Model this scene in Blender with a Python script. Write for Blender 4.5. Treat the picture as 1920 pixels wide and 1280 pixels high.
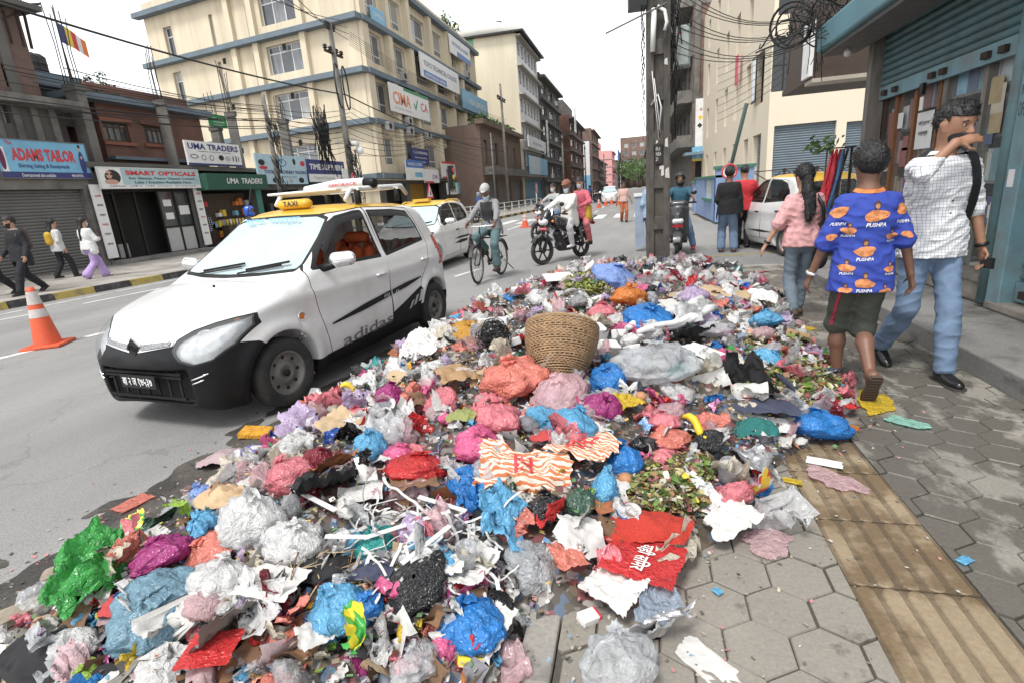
import bpy,bmesh,math,random
import numpy as np
from mathutils import Vector,Matrix,noise as mnoise
from mathutils.bvhtree import BVHTree
random.seed(7);RNG=np.random.default_rng(7)
for _o in list(bpy.data.objects):bpy.data.objects.remove(_o)
SC=bpy.context.scene;COL=SC.collection
CAMH=1.45;FPX=993.0
def _basis(vp=(1195,345),nadir=(1230,4200)):
 dn=np.array([nadir[0]-960,nadir[1]-640,FPX],float);dn/=np.linalg.norm(dn)
 dv=np.array([vp[0]-960,vp[1]-640,FPX],float)
 dv-=dn*dv.dot(dn);dv/=np.linalg.norm(dv)
 up=-dn;right=np.cross(dv,up)
 return np.array([right,dv,up])
RB=_basis()
cam_d=bpy.data.cameras.new('camera');cam=bpy.data.objects.new('camera',cam_d);COL.objects.link(cam)
cam_d.sensor_width=36;cam_d.lens=FPX*36/1920;cam_d.clip_start=0.05;cam_d.clip_end=2000
_m=Matrix(((RB[0][0],-RB[0][1],-RB[0][2],0),(RB[1][0],-RB[1][1],-RB[1][2],0),(RB[2][0],-RB[2][1],-RB[2][2],CAMH),(0,0,0,1)))
cam.matrix_world=_m
SC.camera=cam
W=bpy.data.worlds.new('World');SC.world=W;W.use_nodes=True
_nt=W.node_tree;_nt.nodes.clear()
_o=_nt.nodes.new('ShaderNodeOutputWorld');_b=_nt.nodes.new('ShaderNodeBackground');_s=_nt.nodes.new('ShaderNodeTexSky')
_s.sky_type='NISHITA';_s.sun_disc=False;_s.sun_elevation=math.radians(62);_s.sun_rotation=math.radians(200)
_s.air_density=1.0;_s.dust_density=0.6;_s.ozone_density=1.0
_h=_nt.nodes.new('ShaderNodeHueSaturation');_h.inputs['Saturation'].default_value=0.10;_h.inputs['Value'].default_value=1.0
_nt.links.new(_s.outputs[0],_h.inputs['Color']);_nt.links.new(_h.outputs[0],_b.inputs[0]);_nt.links.new(_b.outputs[0],_o.inputs[0])
_b.inputs[1].default_value=0.15
sun_d=bpy.data.lights.new('sun','SUN');sun=bpy.data.objects.new('sun',sun_d);COL.objects.link(sun)
sun_d.energy=1.5;sun_d.angle=math.radians(14);sun_d.color=(1,.965,.92)
_el,_az=math.radians(62),math.radians(200)
_dir=Vector((math.sin(_az)*math.cos(_el),math.cos(_az)*math.cos(_el),math.sin(_el)))
sun.rotation_euler=(-_dir).to_track_quat('-Z','Y').to_euler();sun.location=_dir*40
SC.view_settings.view_transform='Standard';SC.view_settings.look='None'
SC.view_settings.exposure=1.12;SC.view_settings.gamma=1
SC.render.engine='CYCLES'
SC.cycles.max_bounces=5;SC.cycles.transparent_max_bounces=10;SC.cycles.transmission_bounces=3;SC.cycles.diffuse_bounces=3;SC.cycles.glossy_bounces=2
# helpers
ZR=-0.08
ZL=0.06
def ray(px,py):
 d=RB@np.array([px-960,py-640,FPX]);return d/np.linalg.norm(d)
CP=np.array([0,0,CAMH])
def G(px,py,z=0.0):
 d=ray(px,py);return CP+d*((z-CAMH)/d[2])
def AX(px,py,X):
 d=ray(px,py);return CP+d*(X/d[0])
def AY(px,py,Y):
 d=ray(px,py);return CP+d*(Y/d[1])
def lerp(a,b,t):return a+(b-a)*t
def smooth(a,b,x):
 t=np.clip((x-a)/(b-a),0,1);return t*t*(3-2*t)
MATS={}
def _n(nt,t,**kw):
 n=nt.nodes.new(t)
 for k,v in kw.items():
  if k in n.inputs:n.inputs[k].default_value=v
  else:setattr(n,k,v)
 return n
def c4(c):return(c[0],c[1],c[2],1)
def M(name,col,rough=.6,metal=0.,var=.12,scale=6.,bump=0.,bscale=None,spec=.5,dirt=0.,dirtcol=(.12,.1,.08),dscale=1.5,
      trans=0.,translucent=0.,clear=0.,coat=0.,emit=0.,attr=None,stretch=None):
 if name in MATS:return MATS[name]
 m=bpy.data.materials.new(name);m.use_nodes=True;MATS[name]=m
 nt=m.node_tree;bs=nt.nodes['Principled BSDF'];out=nt.nodes['Material Output'];L=nt.links.new
 bs.inputs['Roughness'].default_value=rough;bs.inputs['Metallic'].default_value=metal
 bs.inputs['Specular IOR Level'].default_value=spec;bs.inputs['Coat Weight'].default_value=coat
 bs.inputs['Transmission Weight'].default_value=trans
 tc=_n(nt,'ShaderNodeTexCoord');vec=tc.outputs['Object']
 if stretch:
  mp=_n(nt,'ShaderNodeMapping');mp.inputs['Scale'].default_value=stretch;L(vec,mp.inputs[0]);vec=mp.outputs[0]
 colsock=None
 if attr:
  a=_n(nt,'ShaderNodeAttribute',attribute_name=attr);colsock=a.outputs['Color']
 if var>0 or bump>0:
  nz=_n(nt,'ShaderNodeTexNoise',Scale=scale,Detail=5.0,Roughness=.6);L(vec,nz.inputs['Vector'])
 if var>0:
  mr=_n(nt,'ShaderNodeMapRange');mr.inputs[1].default_value=.3;mr.inputs[2].default_value=.7
  mr.inputs[3].default_value=1-var;mr.inputs[4].default_value=1+var*.6;L(nz.outputs[0],mr.inputs[0])
  mx=_n(nt,'ShaderNodeVectorMath',operation='SCALE');L(mr.outputs[0],mx.inputs['Scale'])
  if colsock:L(colsock,mx.inputs[0])
  else:mx.inputs[0].default_value=col[:3]
  colsock=mx.outputs[0]
 if dirt>0:
  n2=_n(nt,'ShaderNodeTexNoise',Scale=dscale,Detail=6.0,Roughness=.65);L(vec,n2 .inputs['Vector'])
  r2=_n(nt,'ShaderNodeMapRange');r2 .inputs[1].default_value=.45;r2 .inputs[2].default_value=.72;r2 .inputs[3].default_value=0;r2 .inputs[4].default_value=dirt
  L(n2 .outputs[0],r2 .inputs[0])
  mm=_n(nt,'ShaderNodeMix',data_type='RGBA');L(r2 .outputs[0],mm.inputs[0])
  if colsock:L(colsock,mm.inputs[6])
  else:mm.inputs[6].default_value=c4(col)
  mm.inputs[7].default_value=c4(dirtcol);colsock=mm.outputs[2]
 if colsock:L(colsock,bs.inputs['Base Color'])
 else:bs.inputs['Base Color'].default_value=c4(col)
 if bump>0:
  nb=nz
  if bscale:nb=_n(nt,'ShaderNodeTexNoise',Scale=bscale,Detail=4.0,Roughness=.6);L(vec,nb.inputs['Vector'])
  bp=_n(nt,'ShaderNodeBump',Strength=bump,Distance=.02);L(nb.outputs[0],bp.inputs['Height']);L(bp.outputs[0],bs.inputs['Normal'])
 if emit>0:
  bs.inputs['Emission Color'].default_value=c4(col);bs.inputs['Emission Strength'].default_value=emit
 sh=bs.outputs[0]
 if translucent>0:
  t=_n(nt,'ShaderNodeBsdfTranslucent');x=_n(nt,'ShaderNodeMixShader');x.inputs[0].default_value=translucent
  if colsock:L(colsock,t.inputs[0])
  else:t.inputs[0].default_value=c4(col)
  L(sh,x.inputs[1]);L(t.outputs[0],x.inputs[2]);sh=x.outputs[0]
 if clear>0:
  t=_n(nt,'ShaderNodeBsdfTransparent');t.inputs[0].default_value=c4([min(1,.55+.5*v)for v in col[:3]]);x=_n(nt,'ShaderNodeMixShader');x.inputs[0].default_value=clear
  L(sh,x.inputs[1]);L(t.outputs[0],x.inputs[2]);sh=x.outputs[0]
 if sh is not bs.outputs[0]:L(sh,out.inputs[0])
 return m
def tag(o,label=None,cat=None,group=None,kind=None):
 if label:o['label']=label
 if cat:o['category']=cat
 if group:o['group']=group
 if kind:o['kind']=kind
 return o
def empty(name,loc=(0,0,0),rz=0.,label=None,cat=None,group=None,kind=None,parent=None):
 o=bpy.data.objects.new(name,None);COL.objects.link(o);o.location=loc;o.rotation_euler=(0,0,rz);o.empty_display_size=.2
 if parent:o.parent=parent
 return tag(o,label,cat,group,kind)
def mesh_np(name,V,F,mat=None,smooth_=False,normals=None):
 """V (n,3) array, F (m,k) int array or list of lists"""
 me=bpy.data.meshes.new(name);V=np.asarray(V,np.float32)
 if isinstance(F,np.ndarray)and F.ndim==2:
  m,k=F.shape
  me.vertices.add(len(V));me.vertices.foreach_set('co',V.ravel())
  me.loops.add(m*k);me.loops.foreach_set('vertex_index',F.astype(np.int32).ravel())
  me.polygons.add(m);me.polygons.foreach_set('loop_start',np.arange(0,m*k,k,dtype=np.int32))
  me.update(calc_edges=True);me.validate()
 else:
  me.from_pydata(V.tolist(),[],F);me.update()
 if smooth_:me.polygons.foreach_set('use_smooth',np.ones(len(me.polygons),bool))
 if mat is not None:
  for x in(mat if isinstance(mat,(list,tuple))else[mat]):me.materials.append(x)
 if normals is not None and len(me.vertices)==len(normals):me.normals_split_custom_set_from_vertices(np.asarray(normals).tolist())
 return me
def link(name,me,parent=None,loc=None,rot=None,label=None,cat=None,group=None,kind=None):
 o=bpy.data.objects.new(name,me);COL.objects.link(o)
 if parent:o.parent=parent
 if loc is not None:o.location=loc
 if rot is not None:o.rotation_euler=rot
 return tag(o,label,cat,group,kind)
def copy_tree(o,parent=None):
 c=o.copy();COL.objects.link(c);c.parent=parent
 for ch in list(o.children):copy_tree(ch,c)
 return c
class MB:
 """collects simple solids into one mesh"""
 def __init__(s):s.v=[];s.f=[];s.mi=[];s.cur=0;s.sm=[];s.smooth=False
 def add(s,V,F):
  o=len(s.v);s.v+=[tuple(map(float,p))for p in V];s.f+=[[i+o for i in f]for f in F];s.mi+=[s.cur]*len(F);s.sm+=[s.smooth]*len(F);return s
 def box(s,a,b,xf=None):
  x0,y0,z0=a;x1,y1,z1=b
  V=[(x0,y0,z0),(x1,y0,z0),(x1,y1,z0),(x0,y1,z0),(x0,y0,z1),(x1,y0,z1),(x1,y1,z1),(x0,y1,z1)]
  if xf:V=[xf(p)for p in V]
  return s.add(V,[[0,3,2,1],[4,5,6,7],[0,1,5,4],[1,2,6,5],[2,3,7,6],[3,0,4,7]])
 def cbox(s,c,d,xf=None):
  return s.box([c[i]-d[i]/2 for i in range(3)],[c[i]+d[i]/2 for i in range(3)],xf)
 def bar(s,a,b,w,h=None,up=(0,0,1)):
  a=Vector(a);b=Vector(b);d=(b-a).normalized();u=Vector(up)
  if abs(d.dot(u))>.98:u=Vector((1,0,0))
  r=d.cross(u).normalized();u=r.cross(d);h=h or w
  V=[p+r*sx*w/2+u*sz*h/2 for p in(a,b)for sx,sz in((-1,-1),(1,-1),(1,1),(-1,1))]
  return s.add(V,[[0,1,2,3],[7,6,5,4],[0,4,5,1],[1,5,6,2],[2,6,7,3],[3,7,4,0]])
 def tube(s,pts,r,n=8,closed=False,cap=True):
  pts=[Vector(p)for p in pts];N=len(pts);rr=r if isinstance(r,(list,tuple))else[r]*N
  V=[];up=Vector((0,0,1));prev=None
  for i,p in enumerate(pts):
   if closed:d=pts[(i+1)%N]-pts[i-1]
   else:d=pts[min(i+1,N-1)]-pts[max(i-1,0)]
   d.normalize()
   if prev is None:
    u=up if abs(d.z)<.95 else Vector((1,0,0));a=d.cross(u).normalized()
   else:
    a=prev-d*prev.dot(d)
    a=a.normalized()if a.length>1e-6 else d.cross(Vector((0,.3,1))).normalized()
   prev=a;b=d.cross(a)
   for k in range(n):
    t=2*math.pi*k/n;V.append(p+(a*math.cos(t)+b*math.sin(t))*rr[i])
  F=[];sm=s.smooth;s.smooth=True
  for i in range(N if closed else N-1):
   j=(i+1)%N
   for k in range(n):F.append([i*n+k,i*n+(k+1)%n,j*n+(k+1)%n,j*n+k])
  s.add(V,F)
  if cap and not closed:
   s.smooth=False;o=len(s.v)-len(V)
   s.f+=[[o+k for k in range(n)][::-1],[o+(N-1)*n+k for k in range(n)]];s.mi+=[s.cur]*2;s.sm+=[False]*2
  s.smooth=sm;return s
 def cyl(s,a,b,r,n=16,r2=None):return s.tube([a,b],[r,r if r2 is None else r2],n)
 def lathe(s,prof,n=24,xf=None,axis='z'):
  V=[]
  for r,z in prof:
   for k in range(n):
    t=2*math.pi*k/n;c,q=r*math.cos(t),r*math.sin(t)
    p=(c,q,z)if axis=='z' else((c,z,q)if axis=='y' else(z,c,q))
    V.append(xf(p)if xf else p)
  F=[[i*n+k,i*n+(k+1)%n,(i+1)*n+(k+1)%n,(i+1)*n+k]for i in range(len(prof)-1)for k in range(n)]
  sm=s.smooth;s.smooth=True;s.add(V,F);s.smooth=sm;return s
 def prism(s,poly,z0,z1,xf=None):
  n=len(poly);V=[(x,y,z0)for x,y in poly]+[(x,y,z1)for x,y in poly]
  if xf:V=[xf(p)for p in V]
  return s.add(V,[list(range(n))[::-1],list(range(n,2*n))]+[[i,(i+1)%n,n+(i+1)%n,n+i]for i in range(n)])
 def sphere(s,c,r,n=12,sc=(1,1,1)):
  c=Vector(c);prof=[];m=max(4,n//2)
  V=[]
  for i in range(m+1):
   a=math.pi*i/m
   for k in range(n):
    t=2*math.pi*k/n;V.append((c.x+r*sc[0]*math.sin(a)*math.cos(t),c.y+r*sc[1]*math.sin(a)*math.sin(t),c.z+r*sc[2]*math.cos(a)))
  F=[[i*n+k,(i+1)*n+k,(i+1)*n+(k+1)%n,i*n+(k+1)%n]for i in range(m)for k in range(n)]
  sm=s.smooth;s.smooth=True;s.add(V,F);s.smooth=sm;return s
 def torus(s,c,R,r,axis=(0,0,1),n=32,k=8,sc=1):
  ax=Vector(axis).normalized();u=ax.cross(Vector((0,0,1))if abs(ax.z)<.9 else Vector((1,0,0))).normalized();w=ax.cross(u);c=Vector(c)
  V=[]
  for i in range(n):
   t=2*math.pi*i/n;d=u*math.cos(t)+w*math.sin(t)
   for j in range(k):
    q=2*math.pi*j/k;V.append(c+d*(R+r*math.cos(q))+ax*r*sc*math.sin(q))
  F=[[i*k+j,((i+1)%n)*k+j,((i+1)%n)*k+(j+1)%k,i*k+(j+1)%k]for i in range(n)for j in range(k)]
  sm=s.smooth;s.smooth=True;s.add(V,F);s.smooth=sm;return s
 def mesh(s,name,mat):
  me=bpy.data.meshes.new(name);me.from_pydata(s.v,[],s.f)
  for x in(mat if isinstance(mat,(list,tuple))else[mat]):me.materials.append(x)
  me.polygons.foreach_set('material_index',np.array(s.mi,np.int32));me.polygons.foreach_set('use_smooth',np.array(s.sm,bool));me.update()
  return me
 def obj(s,name,mat,parent=None,**kw):return link(name,s.mesh(name,mat),parent,**kw)
def bevel(o,w=.01,seg=2):
 m=o.modifiers.new('bevel','BEVEL');m.width=w;m.segments=seg;m.limit_method='ANGLE';m.angle_limit=math.radians(40);return o
_TX={}
def text_geo(s,bold=0.,shear=0.,font_space=1.):
 key=(s,bold,shear,font_space)
 if key in _TX:return _TX[key]
 cu=bpy.data.curves.new('t','FONT');cu.body=s;cu.size=1;cu.offset=bold;cu.shear=shear;cu.resolution_u=2;cu.space_character=font_space;cu.fill_mode='FRONT'
 ob=bpy.data.objects.new('t',cu);COL.objects.link(ob)
 dg=bpy.context.evaluated_depsgraph_get();ev=ob.evaluated_get(dg);me=ev.to_mesh()
 V=np.array([v.co[:]for v in me.vertices])if len(me.vertices)else np.zeros((0,3));me.calc_loop_triangles()
 F=np.array([t.vertices[:]for t in me.loop_triangles])if len(me.loop_triangles)else np.zeros((0,3),int)
 ev.to_mesh_clear();bpy.data.objects.remove(ob);bpy.data.curves.remove(cu)
 if len(V):V[:,:2]-=(V[:,:2].min(0)+V[:,:2].max(0))/2
 _TX[key]=(V,F);return V,F
def text_on(name,s,origin,u,v,width,height,mat,parent=None,off=.004,bold=.015,shear=0.):
 """lettering centred at origin in the plane (u, v), fitted to width x height"""
 V,F=text_geo(s,bold,shear)
 if not len(V):return None
 ex=V.max(0)-V.min(0);u=Vector(u).normalized();v=Vector(v).normalized();n=u.cross(v).normalized();o=Vector(origin)+n*off
 P=[o+u*(p[0]/ex[0]*width)+v*(p[1]/ex[1]*height)for p in V]
 me=mesh_np(name,[tuple(p)for p in P],F,mat)
 return link(name,me,parent)
class Sdf:
 def __init__(s,lo,hi,res):
  s.lo=np.array(lo,float);s.res=res;s.n=np.maximum(3,np.ceil((np.array(hi)-s.lo)/res).astype(int)+1)
  s.D=np.full(s.n,1e3,np.float32)
 def _sub(s,lo,hi):
  a=np.clip(np.floor((np.array(lo)-s.lo)/s.res).astype(int),0,s.n-1);b=np.clip(np.ceil((np.array(hi)-s.lo)/s.res).astype(int)+1,1,s.n)
  if np.any(b<=a):return None,None
  sl=tuple(slice(a[i],b[i])for i in range(3))
  ax=[s.lo[i]+s.res*np.arange(a[i],b[i])for i in range(3)]
  X,Y,Z=np.meshgrid(*ax,indexing='ij');return sl,np.stack([X,Y,Z],-1).astype(np.float32)
 def put(s,fn,lo,hi,k=.02,sub=False):
  m=k*1.5+s.res*3
  sl,P=s._sub(np.array(lo)-m,np.array(hi)+m)
  if sl is None:return s
  d=fn(P).astype(np.float32);o=s.D[sl]
  if sub:
   h=np.clip(.5-.5*(o+d)/k,0,1);s.D[sl]=o*(1-h)-d*h+k*h*(1-h)
  else:
   h=np.clip(.5+.5*(o-d)/k,0,1);s.D[sl]=o*(1-h)+d*h-k*h*(1-h)
  return s
 def cone(s,a,b,ra,rb,k=.02,flat=None,ax=None,sub=False):
  """round cone; flat<1 squashes along unit axis ax"""
  a=np.array(a,np.float32);b=np.array(b,np.float32);ba=b-a;L2=max(float(ba.dot(ba)),1e-9)
  axv=None if flat is None else np.array(ax,np.float32)/np.linalg.norm(ax)
  def fn(P):
   pa=P-a;h=np.clip((pa@ba)/L2,0,1);q=pa-h[...,None]*ba
   if axv is not None:
    t=q@axv;q=q+(t*(1/flat-1))[...,None]*axv
   d=np.sqrt((q*q).sum(-1))-(ra+h*(rb-ra))
   return d*(flat if flat is not None and flat<1 else 1)
  r=max(ra,rb)*(max(1,flat)if flat else 1);return s.put(fn,np.minimum(a,b)-r,np.maximum(a,b)+r,k,sub)
 def ball(s,c,r,k=.02,sub=False):
  c=np.array(c,np.float32);r=np.array(r if hasattr(r,'__len__')else(r,r,r),np.float32)
  def fn(P):
   q=(P-c)/r;l=np.sqrt((q*q).sum(-1));return(l-1)*r.min()
  return s.put(fn,c-r,c+r,k,sub)
 def func(s,fn,mode='union',k=.0,band=None):
  if band is not None:
   sel=np.argwhere(s.D<band)if mode=='cut' else np.argwhere(np.abs(s.D)<band)
   if not len(sel):return s
   d=fn((s.lo+s.res*sel).astype(np.float32)).astype(np.float32);i,j,q=sel.T
   if mode=='cut':s.D[i,j,q]=np.maximum(s.D[i,j,q],d)
   else:s.D[i,j,q]+=d
   return s
  X=np.stack(np.meshgrid(*[s.lo[i]+s.res*np.arange(s.n[i])for i in range(3)],indexing='ij'),-1).astype(np.float32)
  d=fn(X).astype(np.float32)
  if mode=='set':s.D=d
  elif mode=='cut':s.D=np.maximum(s.D,d)
  elif mode=='add':s.D=s.D+d
  return s
 def mesh(s):
  D=s.D;inside=D<0
  c=[inside[i:D.shape[0]-1+i,j:D.shape[1]-1+j,k:D.shape[2]-1+k]for i in(0,1)for j in(0,1)for k in(0,1)]
  cnt=sum(x.astype(np.int8)for x in c);act=(cnt>0)&(cnt<8);idx=np.argwhere(act)
  if len(idx)==0:return np.zeros((0,3)),np.zeros((0,4),int)
  vid=np.full(act.shape,-1,np.int64);vid[act]=np.arange(len(idx))
  off=np.array([(i,j,k)for i in(0,1)for j in(0,1)for k in(0,1)])
  vals=np.stack([D[idx[:,0]+o[0],idx[:,1]+o[1],idx[:,2]+o[2]]for o in off],1)
  acc=np.zeros((len(idx),3));w=np.zeros(len(idx))
  for a in range(8):
   for b in range(a+1,8):
    if np.abs(off[a]-off[b]).sum()!=1:continue
    va,vb=vals[:,a],vals[:,b];cr=(va<0)!=(vb<0)
    t=np.where(cr,va/np.where(va-vb==0,1,va-vb),0)
    p=off[a]+t[:,None]*(off[b]-off[a]);acc+=np.where(cr[:,None],p,0);w+=cr
  V=s.lo+s.res*(idx+acc/w[:,None])
  Q=[]
  for ax in range(3):
   u,v=[(1,2),(2,0),(0,1)][ax]
   n=list(D.shape);sh=[slice(1,n[i]-1)for i in range(3)];sh[ax]=slice(0,n[ax]-1)
   A=inside[tuple(sh)];sh2=list(sh);sh2[ax]=slice(1,n[ax]);B=inside[tuple(sh2)]
   e=np.argwhere(A!=B)
   if len(e)==0:continue
   flip=A[e[:,0],e[:,1],e[:,2]]
   base=e.copy()
   for i in range(3):
    if i!=ax:base[:,i]+=1
   def cell(du,dv):
    q=base.copy();q[:,u]-=du;q[:,v]-=dv;return vid[q[:,0],q[:,1],q[:,2]]
   q=np.stack([cell(1,1),cell(0,1),cell(0,0),cell(1,0)],1)
   q[~flip]=q[~flip][:,::-1];Q.append(q)
  Q=np.concatenate(Q);Q=Q[(Q>=0).all(1)]
  return V,Q
def relax(V,F,it=2,lam=.5):
 n=len(V);k=F.shape[1]
 I=np.concatenate([F[:,i]for i in range(k)]+[F[:,(i+1)%k]for i in range(k)]);J=np.concatenate([F[:,(i+1)%k]for i in range(k)]+[F[:,i]for i in range(k)])
 cnt=np.bincount(I,minlength=n).astype(float);cnt[cnt==0]=1
 for _ in range(it):
  A=np.stack([np.bincount(I,V[J,c],minlength=n)for c in range(3)],1)/cnt[:,None];V=V+(A-V)*lam
 return V
def tri(F):
 return np.concatenate([F[:,[0,1,2]],F[:,[0,2,3]]])if F.shape[1]==4 else F
def clip_mesh(V,F,s):
 """split triangles along s = 0; returns (Vin, Fin), (Vout, Fout)"""
 s=np.where(np.abs(s)<1e-7,1e-7,s);ins=s<0;c=ins[F].sum(1)
 fin=[F[c==3]];fout=[F[c==0]];newV=[V];nv=len(V)
 for k,lone in((1,True),(2,False)):
  T=F[c==k]
  if not len(T):continue
  m=ins[T]==lone;i0=m.argmax(1);r=np.arange(len(T))
  a,b,d=T[r,i0],T[r,(i0+1)%3],T[r,(i0+2)%3]
  tb=(s[a]/(s[a]-s[b]))[:,None];td=(s[a]/(s[a]-s[d]))[:,None]
  pb=V[a]+(V[b]-V[a])*tb;pd=V[a]+(V[d]-V[a])*td
  ib=nv+np.arange(len(T));idd=ib+len(T);nv+=2*len(T);newV+=[pb,pd]
  one=np.stack([a,ib,idd],1);two=np.concatenate([np.stack([ib,b,d],1),np.stack([ib,d,idd],1)])
  if lone:fin.append(one);fout.append(two)
  else:fin.append(two);fout.append(one)
 NV=np.concatenate(newV)
 key=np.round(NV*20000).astype(np.int64);_,first,inv=np.unique(key,axis=0,return_index=True,return_inverse=True);inv=inv.ravel();NV=NV[first]
 def pack(fl):
  Fx=inv[np.concatenate(fl)];Fx=Fx[(Fx[:,0]!=Fx[:,1])&(Fx[:,1]!=Fx[:,2])&(Fx[:,0]!=Fx[:,2])]
  u,iv=np.unique(Fx,return_inverse=True);return NV[u],iv.reshape(Fx.shape)
 return pack(fin),pack(fout)
def sd_poly(P,poly):
 """signed distance to 2D polygon, negative inside; P (n,2)"""
 poly=np.asarray(poly,float);n=len(poly);d=np.full(len(P),1e9);ins=np.zeros(len(P),bool)
 for i in range(n):
  a=poly[i];b=poly[(i+1)%n];e=b-a;w=P-a
  t=np.clip((w@e)/max(e.dot(e),1e-12),0,1);q=w-t[:,None]*e;d=np.minimum(d,(q*q).sum(1))
  c=(a[1]<=P[:,1])!=(b[1]<=P[:,1])
  if abs(e[1])>1e-12:ins^=c&(P[:,0]<a[0]+(P[:,1]-a[1])*e[0]/e[1])
 d=np.sqrt(d);return np.where(ins,-d,d)
def cr(pts,n=8,closed=False):
 """Catmull-Rom through points"""
 P=[np.array(p,float)for p in pts];N=len(P);out=[]
 for i in range(N if closed else N-1):
  g_=lambda j:P[j%N]if closed else P[min(max(j,0),N-1)]
  a,b,c,d=g_(i-1),g_(i),g_(i+1),g_(i+2)
  for k in range(n):
   t=k/n;out.append(.5*((2*b)+(-a+c)*t+(2*a-5*b+4*c-d)*t*t+(-a+3*b-3*c+d)*t**3))
 if not closed:out.append(P[-1])
 return[tuple(p)for p in out]
def vnoise(V,scale,seed=0.):
 """cheap smooth value noise for arrays (sum of sines, irrational mixes)"""
 x,y,z=(V*scale).T;s_=seed*7.13
 return(np.sin(x*1.7+y*2.3+z*.9+s_)+np.sin(-x*2.9+y*1.1+z*2.2+1.3*s_)+np.sin(x*.6-y*2.7+z*3.1+.7*s_)+np.sin(x*3.7+y*.4-z*1.9+2.1*s_))/4
# the setting
def world_mat(name,col,wetcol=None,wet=.5,wscale=1.6,grain=60,gvar=.18,rough=.8,wrough=.35,bump=.25,lo=.5,hi=.56,stretch=(1,1,1),cracks=0.,patch=.15,extra=None):
 """surface whose stains run on across its pieces (world position)"""
 m=bpy.data.materials.new(name);m.use_nodes=True;MATS[name]=m
 nt=m.node_tree;bs=nt.nodes['Principled BSDF'];L=nt.links.new
 ge=_n(nt,'ShaderNodeNewGeometry');mp=_n(nt,'ShaderNodeMapping');mp.inputs['Scale'].default_value=stretch;L(ge.outputs['Position'],mp.inputs[0])
 pos=ge.outputs['Position'];sp=mp.outputs[0]
 g1=_n(nt,'ShaderNodeTexNoise',Scale=grain,Detail=4.0,Roughness=.7);L(pos,g1 .inputs['Vector'])
 r1=_n(nt,'ShaderNodeMapRange');r1 .inputs[1].default_value=.3;r1 .inputs[2].default_value=.7;r1 .inputs[3].default_value=1-gvar;r1 .inputs[4].default_value=1+gvar;L(g1 .outputs[0],r1 .inputs[0])
 g2=_n(nt,'ShaderNodeTexNoise',Scale=.9,Detail=5.0,Roughness=.6);L(sp,g2 .inputs['Vector'])
 r2=_n(nt,'ShaderNodeMapRange');r2 .inputs[1].default_value=.3;r2 .inputs[2].default_value=.7;r2 .inputs[3].default_value=1-patch;r2 .inputs[4].default_value=1+patch;L(g2 .outputs[0],r2 .inputs[0])
 mu=_n(nt,'ShaderNodeMath',operation='MULTIPLY');L(r1 .outputs[0],mu.inputs[0]);L(r2 .outputs[0],mu.inputs[1])
 sc=_n(nt,'ShaderNodeVectorMath',operation='SCALE');sc.inputs[0].default_value=col;L(mu.outputs[0],sc.inputs['Scale']);cs=sc.outputs[0]
 if wetcol:
  w=_n(nt,'ShaderNodeTexNoise',Scale=wscale,Detail=6.0,Roughness=.62);L(sp,w.inputs['Vector'])
  rw=_n(nt,'ShaderNodeMapRange');rw.inputs[1].default_value=lo;rw.inputs[2].default_value=hi;rw.inputs[3].default_value=0;rw.inputs[4].default_value=wet;L(w.outputs[0],rw.inputs[0])
  mx=_n(nt,'ShaderNodeMix',data_type='RGBA');L(rw.outputs[0],mx.inputs[0]);L(cs,mx.inputs[6])
  s2=_n(nt,'ShaderNodeVectorMath',operation='SCALE');s2 .inputs[0].default_value=wetcol;L(r1 .outputs[0],s2 .inputs['Scale']);L(s2 .outputs[0],mx.inputs[7]);cs=mx.outputs[2]
  rr=_n(nt,'ShaderNodeMapRange');rr.inputs[3].default_value=rough;rr.inputs[4].default_value=wrough;L(rw.outputs[0],rr.inputs[0]);L(rr.outputs[0],bs.inputs['Roughness'])
 else:bs.inputs['Roughness'].default_value=rough
 if cracks>0:
  v=_n(nt,'ShaderNodeTexVoronoi',feature='DISTANCE_TO_EDGE',Scale=.55);ad=_n(nt,'ShaderNodeVectorMath',operation='ADD')
  wn=_n(nt,'ShaderNodeTexNoise',Scale=2.5,Detail=4.0);L(pos,wn.inputs['Vector']);L(pos,ad.inputs[0]);L(wn.outputs['Color'],ad.inputs[1]);L(ad.outputs[0],v.inputs['Vector'])
  rc=_n(nt,'ShaderNodeMapRange');rc.inputs[1].default_value=.002;rc.inputs[2].default_value=.012;rc.inputs[3].default_value=cracks;rc.inputs[4].default_value=0;L(v.outputs['Distance'],rc.inputs[0])
  mx2=_n(nt,'ShaderNodeMix',data_type='RGBA');L(rc.outputs[0],mx2 .inputs[0]);L(cs,mx2 .inputs[6]);mx2 .inputs[7].default_value=(.05,.048,.045,1);cs=mx2 .outputs[2]
 if extra:cs=extra(nt,pos,cs,L)
 L(cs,bs.inputs['Base Color'])
 bp=_n(nt,'ShaderNodeBump',Strength=bump,Distance=.01);L(g1 .outputs[0],bp.inputs['Height']);L(bp.outputs[0],bs.inputs['Normal'])
 return m
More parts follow.
